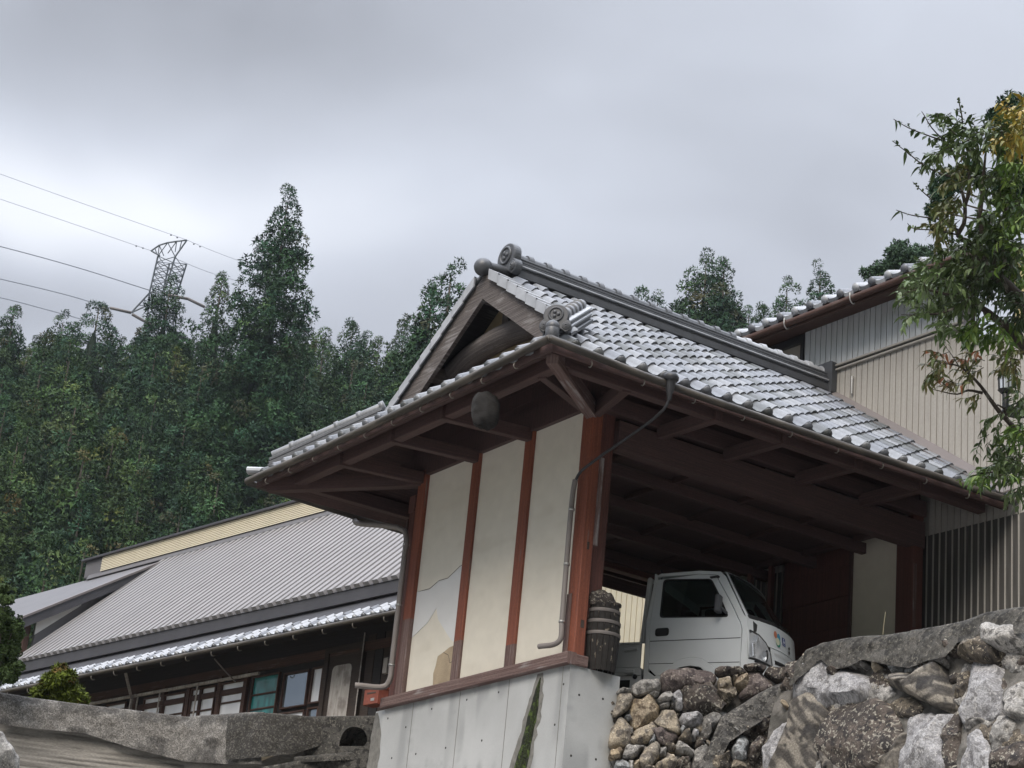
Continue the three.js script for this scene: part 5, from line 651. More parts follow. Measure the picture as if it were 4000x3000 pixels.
// ================================================================ long dark house on the left
{
  const A = -8.5 * Math.PI / 180, dA = V(Math.sin(A), 0, -Math.cos(A)), nH = V(-Math.cos(A), 0, -Math.sin(A)), O = V(5.575, 4.087, -13.627);
  const H = (a, y, o) => O.clone().addScaledVector(dA, a).addScaledVector(nH, o).add(V(0, y, 0));
  const t = thing('farmhouse', 'long dark wooden house under a steep ribbed metal roof', 'house');
  const hb = (a0, a1, y0, y1, o0, o1, c) => bar(H(a0, (y0 + y1) / 2, (o0 + o1) / 2), H(a1, (y0 + y1) / 2, (o0 + o1) / 2), Math.abs(o1 - o0), y1 - y0, [0, 1, 0], c);
  const roof = group('roof', t);
  { // steep metal slope with standing ribs
    const P = [], Q = [], e0 = [-0.38, 0.85], e1 = [-4.2, 4.5], pitch = 0.28, nrm = V(0, 1, 0).addScaledVector(nH, (e1[1] - e0[1]) / 3.82).normalize();
    const pt = (a, k, h) => H(a, lerp(e0[1], e1[1], k), lerp(e0[0], e1[0], k)).addScaledVector(nrm, h), quad = (a, b, c, d, X = P) => X.push(a, b, c, a, c, d);
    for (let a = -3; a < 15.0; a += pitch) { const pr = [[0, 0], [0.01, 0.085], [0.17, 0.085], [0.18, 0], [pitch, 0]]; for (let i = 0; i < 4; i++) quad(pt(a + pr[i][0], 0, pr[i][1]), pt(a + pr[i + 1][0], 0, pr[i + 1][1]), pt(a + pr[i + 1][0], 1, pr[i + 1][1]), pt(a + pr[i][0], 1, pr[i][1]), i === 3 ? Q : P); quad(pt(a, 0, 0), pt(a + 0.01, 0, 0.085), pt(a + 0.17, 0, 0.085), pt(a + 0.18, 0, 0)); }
    mesh('metal_sheet', soup(P), M.metalRoof, roof); mesh('shaded_channel', soup(Q), M.metalDark, roof, 'channels between the ribs with shade put into their dark colour');  // shade between the ribs is painted as a darker sheet colour
    const b = []; b.push(slab([H(-3, 0.83, -0.42), H(15, 0.83, -0.42), H(15, 4.4, -4.2), H(-3, 4.4, -4.2)], 0.1, [0, -1, 0])); mesh('roof_deck', b, M.dark, roof);
  }
  mesh('eave_fascia', hb(-3, 15.4, 0.60, 0.86, -0.5, -0.40), M.metalDark, roof);
  mesh('eave_apron', slab([H(-3, 0.60, -0.48), H(15.6, 0.60, -0.48), H(15.6, 0.37, -0.30), H(-3, 0.37, -0.30)], 0.02, [0, -1, 0]), M.metalDark, roof);
  mesh('apron_edge', hb(-3, 15.6, 0.33, 0.375, -0.32, -0.27), M.metalGrey, roof);
  // row of small pale tiles along the eave
  { const P = [], sec = []; for (let i = 0; i <= 8; i++) { const x = i / 8; sec.push([x * 0.27, x < 0.55 ? -0.018 * Math.sin(x / 0.55 * Math.PI) : 0.05 * Math.sin((x - 0.55) / 0.45 * Math.PI)]); }
    const ge = []; for (const [z0, z1, l0, l1] of [[0, 0.2, 0.0, 0.022], [0.185, 0.40, 0.0, 0.022]]) ge.push(grid(8, 1, (a, b) => V(sec[Math.round(a * 8)][0], sec[Math.round(a * 8)][1] + lerp(l0, l1, b), lerp(z0, z1, b)), (a, b, p) => [p.x, p.z]), grid(8, 1, (a, b) => V(sec[Math.round(a * 8)][0], b ? Math.min(sec[Math.round(a * 8)][1] - 0.02, -0.02) : sec[Math.round(a * 8)][1] + 0.022, z1), (a, b, p) => [p.x, p.y])); ge.push(cyl([0.2, 0.012, 0.37], [0.2, 0.01, 0.425], 0.05, 0.05, 10));
    const geo = merged(ge), X = dA.clone().negate(), down = nH.clone().multiplyScalar(0.78).add(V(0, -0.62, 0)).normalize(), up = down.clone().cross(X).normalize();
    if (up.y < 0) { X.negate(); up.negate(); } const q = new THREE.Quaternion().setFromRotationMatrix(new THREE.Matrix4().makeBasis(X, up, down));
    for (let i = 0; i < 64; i++) { const o = new THREE.Mesh(geo, i % 3 ? M.tilePale : M.tileB); o.name = 'eave_tile'; o.castShadow = o.receiveShadow = true; o.position.copy(H(-1.2 + i * 0.27, 0.345 + rr(-0.003, 0.003), -0.30)); o.quaternion.copy(q); roof.add(o); } }
  // ridge box in cream corrugated sheet
  { const P = []; const y0 = 4.56, y1 = 4.97; for (let i = 0; i < 9; i++) { const a = lerp(y0, y1, i / 9), b = lerp(y0, y1, (i + 0.6) / 9), c = lerp(y0, y1, (i + 1) / 9); const q = (ya, oa, yb, ob) => P.push(H(8.3, ya, oa), H(18.2, ya, oa), H(18.2, yb, ob), H(8.3, ya, oa), H(18.2, yb, ob), H(8.3, yb, ob)); q(a, -4.02, b, -4.02); q(b, -4.02, b + 0.004, -4.06); q(b + 0.004, -4.06, c - 0.002, -4.06); q(c - 0.002, -4.06, c, -4.02); } mesh('ridge_sheet', soup(P), M.cream, roof); }
  mesh('ridge_box', hb(7.9, 19.1, 4.5, 4.96, -4.4, -4.075), M.metalGrey, roof); mesh('ridge_cap', hb(7.8, 19.2, 4.96, 5.02, -4.5, -3.96), M.metalDark, roof); mesh('ridge_foot', slab([H(6, 4.42, -3.98), H(18.8, 4.42, -3.98), H(18.8, 4.57, -4.06), H(6, 4.57, -4.06)], 0.02, [0, -1, 0]), M.metalGrey, roof); mesh('ridge_end', hb(18.15, 19.05, 4.5, 4.955, -4.09, -4.05), M.metalGrey, roof);
  // taller wing at the far end: verge, plain roof, gable patch
  const up0 = [-4.2, 4.50], up1 = [-0.35, 1.98]; const Y = (o) => lerp(up0[1], up1[1], (o - up0[0]) / (up1[0] - up0[0]));
  mesh('wing_roof', slab([H(15.0, up0[1], up0[0]), H(24, up0[1], up0[0]), H(24, up1[1], up1[0]), H(15.0, up1[1], up1[0])], 0.05, [0, -1, 0]), M.metalGrey, roof);
  mesh('verge_board', slab([H(14.98, up0[1] - 0.05, up0[0]), H(14.98, up1[1] - 0.05, up1[0]), H(14.98, up1[1] - 0.28, up1[0] - 0.04), H(14.98, up0[1] - 0.28, up0[0])], 0.06, dA), M.metalDark, roof);
  mesh('verge_trim', slab([H(14.95, up0[1] + 0.012, up0[0]), H(15.2, up0[1] + 0.012, up0[0]), H(15.2, up1[1] + 0.012, up1[0]), H(14.95, up1[1] + 0.012, up1[0])], 0.06, [0, -1, 0]), M.flash, roof);
  mesh('wing_wall', slab([H(15.2, 4.2, -4.2), H(15.2, Y(-0.9) - 0.1, -0.9), H(15.2, 0.9, -0.9), H(15.2, 0.9, -4.2)], 0.1, dA), M.metalGrey, t);
  mesh('white_gable', slab([H(15.18, Y(-0.87) - 0.26, -0.88), H(15.18, 1.70, -0.88), H(15.18, 2.70, -1.98), H(15.18, Y(-1.98) - 0.24, -1.98)], 0.03, dA), M.plasterWhite, t);
  mesh('wing_post', bar(H(15.3, 0.7, -0.72), H(15.3, 2.0, -0.72), 0.13, 0.13, [1, 0, 0]), M.brownWood, t); mesh('wing_recess', hb(15.35, 24, -4, 1.75, -2.2, -2.0), M.brownWood, t);
  // walls and eave timbers
  mesh('wall', hb(-3, 16.5, -4.45, 0.5, -1.2, -1.0), M.blackWood, t); mesh('gable_wall', slab([H(-2.8, -4.4, -1.2), H(-2.8, 0.6, -1.0), H(-2.8, 4.2, -4.2), H(-2.8, -4.4, -8)], 0.2, dA), M.blackWood, t);
  mesh('eave_soffit', slab([H(-3, 0.05, -0.02), H(15.6, 0.05, -0.02), H(15.6, 0.32, -1.05), H(-3, 0.32, -1.05)], 0.02, [0, 1, 0]), M.blackWood, t); mesh('wall_beam', hb(-3, 16, -0.22, -0.04, -1.02, -0.93), M.brownWood, t); mesh('wall_rail', hb(6, 16, -0.62, -0.5, -1.01, -0.94), M.brownWood, t);
  const gt = mesh('gutter', tube([H(-2.5, 0.02, 0.06), H(6, 0.01, 0.06), H(15.8, 0.02, 0.06)], 0.045, 10, 8), M.gutter, t);
  for (let a = 0.35; a < 15; a += 0.92) mesh('gutter_bracket', tube([H(a, -0.03, 0.07), H(a, -0.08, 0.07), H(a, -0.11, 0.03), H(a, -0.09, -0.03)], 0.011, 6, 3), M.hook, gt);
  mesh('pipe', tube([H(6.3, -0.04, -0.3), H(6.25, -0.2, -0.5), H(6.2, -0.42, -0.82)], 0.016, 6, 3), M.pipe, t);
  mesh('pale_rail', bar(H(5.45, -0.31, -0.86), H(12.4, -0.31, -0.86), 0.06, 0.06), M.paleBoard, t);
  for (const a of [9.93, 9.05, 7.62]) mesh('rail_pole', bar(H(a, -0.33, -0.84), H(a, -1.7, -0.84), 0.03, 0.03), M.paleBoard, t);
  mesh('prop', [bar(H(10.2, 0.15, -0.6), H(10.1, -0.4, -0.8), 0.06, 0.06), bar(H(10.1, -0.4, -0.8), H(10.1, -1.7, -0.8), 0.06, 0.06)], M.paleBoard, t);
  const frost = mat({ map: tex(256, 2, (u, v) => mul3([0.74, 0.76, 0.79], 0.86 + 0.22 * streak(v, u, 14, 660))), roughness: 0.18, clearcoat: 1, clearcoatRoughness: 0.03 }), clear = mat({ color: 0x8a949c, roughness: 0.04, metalness: 0.75 }), teal = mat({ map: tex(256, 1.2, (u, v) => mul3([0.012, 0.17, 0.17], 0.55 + 0.9 * streak(v, u, 16, 662))), roughness: 0.5, clearcoat: 0.8, clearcoatRoughness: 0.05 });
  const win = (a0, a1, y0, y1, pane, fm, bars = []) => { const w = group('window', t); mesh('pane', hb(a0, a1, y0, y1, -0.985, -0.975, 0.001), pane, w); const b = 0.034; mesh('frame', [hb(a0 - b, a0, y0, y1, -0.99, -0.93), hb(a1, a1 + b, y0, y1, -0.99, -0.93), hb(a0 - b, a1 + b, y1, y1 + b, -0.99, -0.928), hb(a0 - b, a1 + b, y0 - b, y0, -0.99, -0.928)], fm, w); for (const y of bars) mesh('glazing_bar', hb(a0, a1, y - 0.018, y + 0.018, -0.985, -0.945), fm, w); return w; };
  win(3.42, 3.72, -1.06, -0.40, frost, M.brownWood); win(3.88, 4.66, -1.08, -0.41, clear, M.brownWood); win(3.42, 3.72, -1.6, -1.2, clear, M.brownWood); win(3.88, 4.66, -1.6, -1.22, frost, M.brownWood);
  win(4.88, 5.74, -1.8, -0.36, teal, M.brownWood, [-0.72, -1.02]); win(6.06, 6.85, -1.8, -0.38, frost, M.brownWood, [-0.78]); win(7.1, 7.58, -1.8, -0.39, frost, M.brownWood, [-0.86]); win(7.66, 7.95, -1.8, -0.39, frost, M.brownWood, [-0.86]); win(8.22, 8.98, -1.8, -0.41, frost, M.brownWood, [-0.84]); win(9.14, 9.8, -1.8, -0.40, frost, M.brownWood); win(10.58, 11.32, -1.8, -0.40, frost, M.brownWood);
  { // door with a pale inset board
    const d = group('door', t); mesh('door_leaf', hb(2.26, 3.22, -2.4, -0.16, -1.0, -0.94), M.doorWood, d); mesh('door_frame', [hb(2.14, 2.26, -2.4, -0.03, -1.0, -0.9), hb(3.22, 3.34, -2.4, -0.03, -1.0, -0.9), hb(2.14, 3.34, -0.15, -0.03, -1.0, -0.899)], M.doorWood, d); mesh('door_rail', hb(2.26, 3.22, -0.24, -0.21, -0.945, -0.93), M.dark, d);
    const sh = new THREE.Shape(); sh.moveTo(0.34, -2.1); sh.lineTo(0.34, -0.55); sh.quadraticCurveTo(0.34, -0.42, 0.47, -0.42); sh.lineTo(0.82, -0.42); sh.quadraticCurveTo(0.95, -0.42, 0.95, -0.55); sh.lineTo(0.95, -2.1); sh.closePath(); const e = new THREE.ExtrudeGeometry(sh, { depth: 0.012, bevelEnabled: false }); e.applyMatrix4(new THREE.Matrix4().makeBasis(dA, V(0, 1, 0), nH).setPosition(H(2.12, 0, -0.935))); e.deleteAttribute('normal'); e.computeVertexNormals(); mesh('pale_board', e, M.paleBoard, d);
    mesh('cable', tube([H(2.12, 0.12, -0.88), H(2.12, -0.8, -0.88), H(2.12, -2.0, -0.88)], 0.014, 6, 3), M.paleBoard, d); }
  for (const [a, b, m] of [[1.86, 2.1, M.doorWood], [1.6, 1.84, M.blackWood], [1.3, 1.57, M.doorWood], [0.95, 1.26, M.blackWood], [0.6, 0.92, M.doorWood], [0.2, 0.56, M.blackWood]]) mesh('wall_board', hb(a, b, -2.4, 0.1, -1.0, -0.965), m, t); mesh('meter_box', hb(1.32, 1.44, -0.75, -0.45, -0.96, -0.88), M.paleBoard, t);
  for (const a of [6.93, 6.0, 8.08, 9.06, 10.2]) mesh('wall_post', hb(a - 0.06, a + 0.06, -2.4, -0.2, -1.0, -0.92), M.brownWood, t);
  // red mailbox on the wall
  const mb = thing('mailbox', 'small red metal mailbox beside the dark door', 'mailbox'), c = at(1467, 2722, 34.9), red = mat({ map: tex(128, 0.3, (u, v) => mul3([0.19, 0.05, 0.028], 0.7 + 0.5 * fbm(u, v, 6, 4, 670))), roughness: 0.5 });
  const mp = (a, y, o) => c.clone().addScaledVector(dA, a).addScaledVector(nH, o).add(V(0, y, 0)), mbx = (a0, a1, y0, y1, o0, o1) => bar(mp(a0, (y0 + y1) / 2, (o0 + o1) / 2), mp(a1, (y0 + y1) / 2, (o0 + o1) / 2), o1 - o0, y1 - y0, [0, 1, 0], 0.012);
  mesh('body', mbx(-0.2, 0.2, -0.16, 0.13, -0.12, 0.1), red, mb); mesh('lid', mbx(-0.215, 0.215, 0.13, 0.17, -0.12, 0.125), red, mb); mesh('slot', mbx(-0.12, 0.12, 0.03, 0.06, 0.098, 0.104), M.dark, mb); mesh('card_holder', mbx(-0.1, 0.0, -0.1, -0.05, 0.098, 0.106), M.steel, mb);
}
// ================================================================ white house on the right
{
  const r = -2 * Math.PI / 180, dW = V(Math.sin(r), 0, -Math.cos(r)), nW = V(-Math.cos(r), 0, -Math.sin(r)), O = V(5.13, 0, -1.96), W = (s, y, o) => O.clone().addScaledVector(dW, s).addScaledVector(nW, o).add(V(0, y, 0));
  const t = thing('house', 'pale metal-clad two-storey house with tiled roof joined to the gatehouse', 'house');
  const wb = (s0, s1, y0, y1, o0, o1, c) => bar(W(s0, (y0 + y1) / 2, (o0 + o1) / 2), W(s1, (y0 + y1) / 2, (o0 + o1) / 2), Math.abs(o1 - o0), y1 - y0, [0, 1, 0], c);
  // cladding in narrow vertical boards with open joints
  function clad(s0, s1, yf, pitch) { const P = []; const q = (a, ya0, ya1, oa, b, yb0, yb1, ob) => P.push(W(a, ya0, oa), W(b, yb0, ob), W(b, yb1, ob), W(a, ya0, oa), W(b, yb1, ob), W(a, ya1, oa)); const g = 0.015; for (let s = s0; s < s1 - 0.02; s += pitch) { const e = Math.min(s + pitch - g, s1), [a0, a1] = yf(s), [b0, b1] = yf(e), f = e + g; q(s, a0, a1, 0, e, b0, b1, 0); if (f < s1) { q(e, b0, b1, 0, e + 0.001, b0, b1, -0.022); q(e + 0.001, b0, b1, -0.022, f - 0.001, b0, b1, -0.022); q(f - 0.001, b0, b1, -0.022, f, b0, b1, 0); } } return soup(P); }
  mesh('lower_cladding', clad(-11, 2.8, (s) => [2.72, s < -2.55 ? 5.08 : 5.37], 0.103), M.siding, t);
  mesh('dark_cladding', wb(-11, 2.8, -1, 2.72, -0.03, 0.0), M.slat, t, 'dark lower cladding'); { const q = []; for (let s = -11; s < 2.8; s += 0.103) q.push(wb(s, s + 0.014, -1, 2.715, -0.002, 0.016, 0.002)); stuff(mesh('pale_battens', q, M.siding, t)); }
  mesh('upper_cladding', clad(-2.47, 0.42, () => [5.44, 6.4], 0.103), M.sidingWhite, t);
  mesh('wall_backing', [wb(-11, 2.8, -1, 5.05, -0.3, -0.03), wb(-2.4, 2.8, 5.05, 6.4, -0.3, -0.03)], M.dark, t);
  mesh('belt_course', [wb(-2.5, 1.0, 5.425, 5.455, -0.02, 0.045), wb(-2.5, 1.0, 5.365, 5.395, -0.02, 0.04)], M.siding, t); mesh('belt_course', wb(-2.5, 1.0, 5.394, 5.426, -0.02, 0.02), M.groove, t);
  mesh('corner_trim', wb(-2.56, -2.47, 5.08, 6.3, -0.05, 0.03), M.metalGrey, t); mesh('top_rail', wb(-11, -2.56, 5.08, 5.12, -0.04, 0.03), M.siding, t);
  { const w = group('window', t); mesh('pane', wb(0.47, 0.95, 5.52, 5.98, -0.03, -0.02), mat({ color: 0x9b958c, roughness: 0.3, clearcoat: 1 }), w); mesh('frame', [wb(0.42, 0.48, 5.4, 6.1, -0.04, 0.02), wb(0.48, 1.2, 5.98, 6.1, -0.04, 0.018)], M.pipeDark, w); }
  mesh('recess', wb(-2.95, -2.55, 5.1, 6.3, -1.6, -1.5), M.brownWood, t); mesh('recess_wall', wb(-4.2, -2.95, 5.1, 6.4, -0.5, -0.4), mat({ color: 0xa39a72, roughness: 0.9 }), t);
  const roof = group('roof', t); const ey = 6.07;
  mesh('soffit', slab([W(-2.9, ey - 0.06, 0.46), W(2.2, ey - 0.06, 0.46), W(2.2, ey + 0.08, -0.1), W(-2.9, ey + 0.08, -0.1)], 0.02, [0, 1, 0]), M.brownWood, roof); mesh('fascia', wb(-2.9, 2.2, ey - 0.09, ey + 0.02, 0.42, 0.46), M.brownWood, roof);
  mesh('rain_gutter', tube([W(-2.9, ey - 0.01, 0.5), W(0, ey - 0.02, 0.5), W(2.2, ey - 0.02, 0.5)], 0.048, 10, 6), M.brownWood, roof);
  for (const s of [-2.3, -1.0, 0.25]) mesh('gutter_bracket', tube([W(s, ey + 0.04, 0.55), W(s, ey - 0.05, 0.55), W(s, ey - 0.10, 0.5), W(s, ey - 0.06, 0.44)], 0.009, 6, 3), M.steel, roof);
  mesh('roof_deck', slab([W(-2.9, ey + 0.03, 0.48), W(2.2, ey + 0.03, 0.48), W(2.2, ey + 1.6, -3), W(-2.9, ey + 1.6, -3)], 0.05, [0, -1, 0]), M.dark, roof);
  const X = dW.clone().negate(), down = nW.clone().multiplyScalar(0.91).add(V(0, -0.41, 0)).normalize(), up = down.clone().cross(X).normalize(); if (up.y < 0) { X.negate(); up.negate(); } const q = new THREE.Quaternion().setFromRotationMatrix(new THREE.Matrix4().makeBasis(X, up, down)), rest = [];
  for (let rw = 0; rw < 4; rw++) for (let i = 0; i < 18; i++) { const o = new THREE.Mesh(rw ? TG : TE, i % 2 ? M.tilePale : M.tileB); o.position.copy(W(2.3 - i * 0.288 + 0.0, ey + 0.065 + 0.45 * (rw * 0.245 + 0.27), 0.53 - rw * 0.245 - 0.27)); if (X.dot(dW) > 0) o.position.addScaledVector(dW, -0.288); o.quaternion.copy(q); o.castShadow = o.receiveShadow = true; if (rw === 0) { o.name = 'eave_tile'; roof.add(o); } else { o.updateMatrix(); rest.push(o.geometry.clone().applyMatrix4(o.matrix)); } }
  stuff(mesh('roof_tiles', rest, M.tilePale, roof));
  mesh('lightning_hook', tube([W(1.0, 5.9, 0.3), W(0.98, 5.72, 0.32), W(0.9, 5.62, 0.3)], 0.022, 8, 4), M.steel, t);
  mesh('waste_pipe', cyl(W(-0.56, 4.95, 0.03), W(-0.56, 5.2, 0.03), 0.016), M.steel, t);
}
// ================================================================ cream shed seen through the gate
{
  const t = thing('shed', 'cream ribbed metal shed seen through the gatehouse behind the barrel', 'shed'); const P = []; const z = -9.0; for (let x = 5.6; x < 11; x += 0.11) { const q = (a, za, b, zb) => P.push(V(a, -0.3, za), V(b, -0.3, zb), V(b, 4.9, zb), V(a, -0.3, za), V(b, 4.9, zb), V(a, 4.9, za)); q(x, z, x + 0.09, z); q(x + 0.09, z, x + 0.092, z - 0.03); q(x + 0.092, z - 0.03, x + 0.108, z - 0.03); q(x + 0.108, z - 0.03, x + 0.11, z); }
  mesh('ribbed_wall', soup(P), M.cream, t); mesh('shed_body', box(5.6, 11, -0.3, 4.88, -13, -9.05), M.metalGrey, t); mesh('shed_roof', box(5.4, 11.2, 4.9, 4.98, -13.2, -8.8), M.metalDark, t);
}
// ================================================================ trees
const leafMat = (tint, o = {}) => mat({ color: tint, vertexColors: true, roughness: 0.75, specularIntensity: 0.35, ...o });
const CONIF = [0xb5c4ae, 0xc2cba6, 0xa3bdb0, 0xcdc99c, 0xabc0ac, 0xbcc6a4].map((c) => leafMat(c)), BARK = mat({ map: tex(256, [1, 0.6], (u, v) => mul3([0.10, 0.085, 0.07], 0.5 + 0.9 * streak(u, v, 24, 801))), roughness: 1 });
// foliage drawn as many small pointed sprays gathered in tufts
function tufts(list, n, R, o = {}) { // list of [centre, size, outward direction, rgb]
  const P = [], C = [], { len = 0.30, wid = 0.07, upb = 0.5, out = 0.6 } = o;
  for (const [c, s, d, col] of list) for (let i = 0; i < n; i++) {
    const e = V(rr(-1, 1, R), rr(-1, 1, R), rr(-1, 1, R)).normalize().addScaledVector(d, out).add(V(0, upb, 0)).normalize(), b = c.clone().addScaledVector(e, s * rr(0.55, 0.78, R)), tn = e.clone().cross(V(rr(-1, 1, R), rr(-1, 1, R), rr(-1, 1, R))).normalize(), dir = tn.clone().multiplyScalar(0.8).addScaledVector(e, rr(0.2, 0.9, R)).normalize(), sd = dir.clone().cross(e).normalize(), l = s * len * rr(0.6, 1.3, R), w = s * wid * rr(0.6, 1.3, R), k = rr(0.8, 1.2, R);
    P.push(b.clone().addScaledVector(sd, w), b.clone().addScaledVector(dir, l), b.clone().addScaledVector(sd, -w)); for (let j = 0; j < 3; j++) C.push(col[0] * k, col[1] * k, col[2] * k);
  }
  const g = soup(P); g.setAttribute('color', new THREE.Float32BufferAttribute(C, 3)); return g;
}
const leafCol = (R, warm = 0.1) => { const x = R(); const b = 0.6 + 1.1 * R() * R(); return x < warm ? [0.14 * b, 0.18 * b, 0.08 * b] : x < warm + 0.02 ? [0.17 * b, 0.14 * b, 0.09 * b] : x < 0.7 ? [0.072 * b, 0.128 * b, 0.058 * b] : [0.062 * b, 0.118 * b, 0.075 * b]; };
function coniferGeo(h, Rad, seed, o = {}) {
  const R = mulberry(seed), { dens = 1, low = 0.2, pw = 0.75, gap = 0, n = 84, ts = 0.8, core = gap > 0.1 ? 0.25 : 0.55, lift = 0.6 } = o, L = []; const lv = Math.round(h * (1 - low) / lift), rad = (f) => Rad * Math.pow(1 - f, pw) * (f < 0.12 ? 0.7 + 2.5 * f : 1) + 0.06;
  for (let i = 0; i <= lv; i++) { const f = i / lv, y = h * (low + (1 - low) * f), r = rad(f) * (i % 2 ? 1.08 : 0.8), nb = Math.max(3, Math.round(r * 4.6 * dens)), a0 = R() * 6.28;
    for (let k = 0; k < nb; k++) { if (R() < gap) continue; const a = a0 + k / nb * 6.28 + rr(-0.3, 0.3, R), rk = r * rr(0.62, 1.2, R), col = leafCol(R); const dir = V(Math.cos(a), 0, Math.sin(a)); const c = dir.clone().multiplyScalar(rk).add(V(rr(-0.2, 0.2, R), y + rr(-0.3, 0.3, R) - rk * 0.12, rr(-0.2, 0.2, R))); L.push([c, ts * rr(0.75, 1.3, R) * (0.62 + 0.38 * Math.min(1, r)), dir, col]); if (gap > 0.1 && r > 1) L.push([c.clone().multiply(V(0.55, 1, 0.55)).add(V(0, 0.1, 0)), ts * 0.8, dir, col]); } }
  L.push([V(0, h - 0.1, 0), 0.26, V(0, 1, 0), [0.14, 0.22, 0.1]]); const fol = tufts(L, n, R);
  // inner shell so the crown is not hollow, shade put into its colour
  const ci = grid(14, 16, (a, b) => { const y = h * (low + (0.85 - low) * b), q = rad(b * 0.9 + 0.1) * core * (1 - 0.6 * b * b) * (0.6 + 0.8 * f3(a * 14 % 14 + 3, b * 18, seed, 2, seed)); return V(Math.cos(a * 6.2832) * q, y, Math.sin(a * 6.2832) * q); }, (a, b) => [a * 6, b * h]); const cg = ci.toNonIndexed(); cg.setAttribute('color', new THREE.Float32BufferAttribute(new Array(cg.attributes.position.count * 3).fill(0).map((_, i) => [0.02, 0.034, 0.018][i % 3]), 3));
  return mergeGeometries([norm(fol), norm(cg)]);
}
const trunkGeo = (h, r) => tube([[0, -2, 0], [0.05, h * 0.5, 0.03], [0, h * 0.97, 0]], [r, r * 0.7, 0.03], 7, 3);
const GROUP = 'conifers massed on the wooded hillside', GLAB = 'dark green conifer among many on the wooded hillside behind the houses';
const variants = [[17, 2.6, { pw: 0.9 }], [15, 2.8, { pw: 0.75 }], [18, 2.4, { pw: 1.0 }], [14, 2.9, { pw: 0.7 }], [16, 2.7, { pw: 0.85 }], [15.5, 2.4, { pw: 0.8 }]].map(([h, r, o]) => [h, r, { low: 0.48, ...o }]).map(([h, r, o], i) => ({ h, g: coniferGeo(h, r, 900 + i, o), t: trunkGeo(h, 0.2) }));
const occ = [[-300, 2600], [0, 2450], [357, 2196], [985, 2030], [990, 1800], [1530, 1590], [1900, 1040], [1975, 960], [2950, 1330], [3590, 1050], [4300, 700]];
const occY = (x) => { for (let i = 0; i < occ.length - 1; i++) if (x <= occ[i + 1][0]) return lerp(occ[i][1], occ[i + 1][1], (x - occ[i][0]) / (occ[i + 1][0] - occ[i][0])); return 700; };
function plant(name, v, p, sc, ry, matl, label, grp) { const t = thing(name, label, 'tree', p.toArray(), ry, grp); const c = new THREE.Mesh(v.g, matl); c.name = 'crown'; const k = new THREE.Mesh(v.t, BARK); k.name = 'trunk'; c.castShadow = k.castShadow = c.receiveShadow = true; t.add(k, c); t.scale.set(sc, sc, sc); return t; }
const skyl = [[-300, 1300], [300, 1290], [700, 1300], [1000, 1290], [1300, 1210], [1500, 1190], [1800, 1240], [2450, 1240], [2650, 1180], [3000, 1190], [3250, 1170], [3400, 1120], [4300, 1000]];
const skyY = (x) => { for (let i = 0; i < skyl.length - 1; i++) if (x <= skyl[i + 1][0]) return lerp(skyl[i][1], skyl[i + 1][1], (x - skyl[i][0]) / (skyl[i + 1][0] - skyl[i][0])); return 1000; };
{
  const R = mulberry(77); let n = 0; const F = [];
  for (let d = 84; d < 166; d += 4.6) for (let s = -85; s < 95; s += 4.4) F.push([d + rr(-1.8, 1.8, R), s + rr(-1.8, 1.8, R), R(), R(), R(), R()]);
  for (const [d, s, a, b, c, e] of F) { const p = hp(d, s); const v = variants[Math.floor(a * 6)], sc = 0.82 + 0.36 * b, top = p.clone().add(V(0, v.h * sc, 0)), [x, y, t] = project(top); if (x < -160 || x > 4100 || y > Math.max(occY(x), occY(x - 240), occY(x + 240)) + 70) continue; if (p.clone().sub(V(5.575, 4.087, -13.627)).dot(V(-0.989, 0, 0.1478)) > -8.5 && p.x < 14) continue;
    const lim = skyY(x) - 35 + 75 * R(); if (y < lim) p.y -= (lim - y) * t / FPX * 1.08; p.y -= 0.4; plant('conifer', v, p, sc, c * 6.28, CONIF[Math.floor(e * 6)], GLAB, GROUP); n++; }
  console.log('forest trees', n);
}
// trees that stand out on the skyline: placed by where their tips stand
const special = (px, py, depth, h, r, o, ti, label, seed, name = 'conifer') => { const top = at(px, py, depth); return plant(name, { g: coniferGeo(h, r, seed, o), t: trunkGeo(h, 0.22) }, top.clone().add(V(0, -h, 0)), 1, 0, CONIF[ti], label); };
special(1130, 745, 128, 27, 4.9, { gap: 0.22, pw: 0.8, dens: 1.5, ts: 0.8, low: 0.1, core: 0.3 }, 2, 'tallest conifer on the skyline, ragged crown rising far above the forest', 951);
special(870, 1080, 150, 14, 2.2, { gap: 0.1, pw: 0.9 }, 0, 'slim pointed conifer on the skyline between the pylon and the tallest conifer', 952);
special(670, 1090, 148, 13, 2.6, { gap: 0.25, pw: 0.7, dens: 1.2 }, 2, 'thin ragged conifer on the skyline overlapping the pylon', 953);
special(1765, 1045, 105, 14, 2.5, { gap: 0.1, pw: 0.75, dens: 1.4 }, 2, 'dark conifer on the skyline just left of the gatehouse gable', 954);
special(1690, 1130, 106, 11, 1.4, { gap: 0.2 }, 2, 'short dark conifer on the skyline left of the conifer beside the gable', 964);
special(2760, 1000, 130, 16, 3.9, { gap: 0.03, pw: 0.9, dens: 1.8 }, 0, 'broad pointed conifer on the skyline above the gatehouse roof', 955);
special(2830, 1030, 128, 14, 2.6, { gap: 0.05, pw: 0.9, dens: 1.5 }, 2, 'slender conifer leaning on the right of the broad pointed one above the roof', 956);
special(3205, 1040, 132, 12, 1.9, { gap: 0.2, pw: 0.8, dens: 1.3 }, 2, 'sparse little conifer on the skyline left of the white house roof', 957);
special(3075, 1110, 134, 12, 1.7, { gap: 0.1, dens: 1.4 }, 0, 'small conifer left of the sparse one, above the gatehouse ridge', 958);
special(2495, 1135, 140, 10, 1.3, { gap: 0.35 }, 2, 'small tree tip showing just over the gatehouse ridge, the left one', 959);
special(2570, 1165, 140, 10, 1.4, { gap: 0.3 }, 4, 'small tree tip showing just over the gatehouse ridge, the right one', 960);
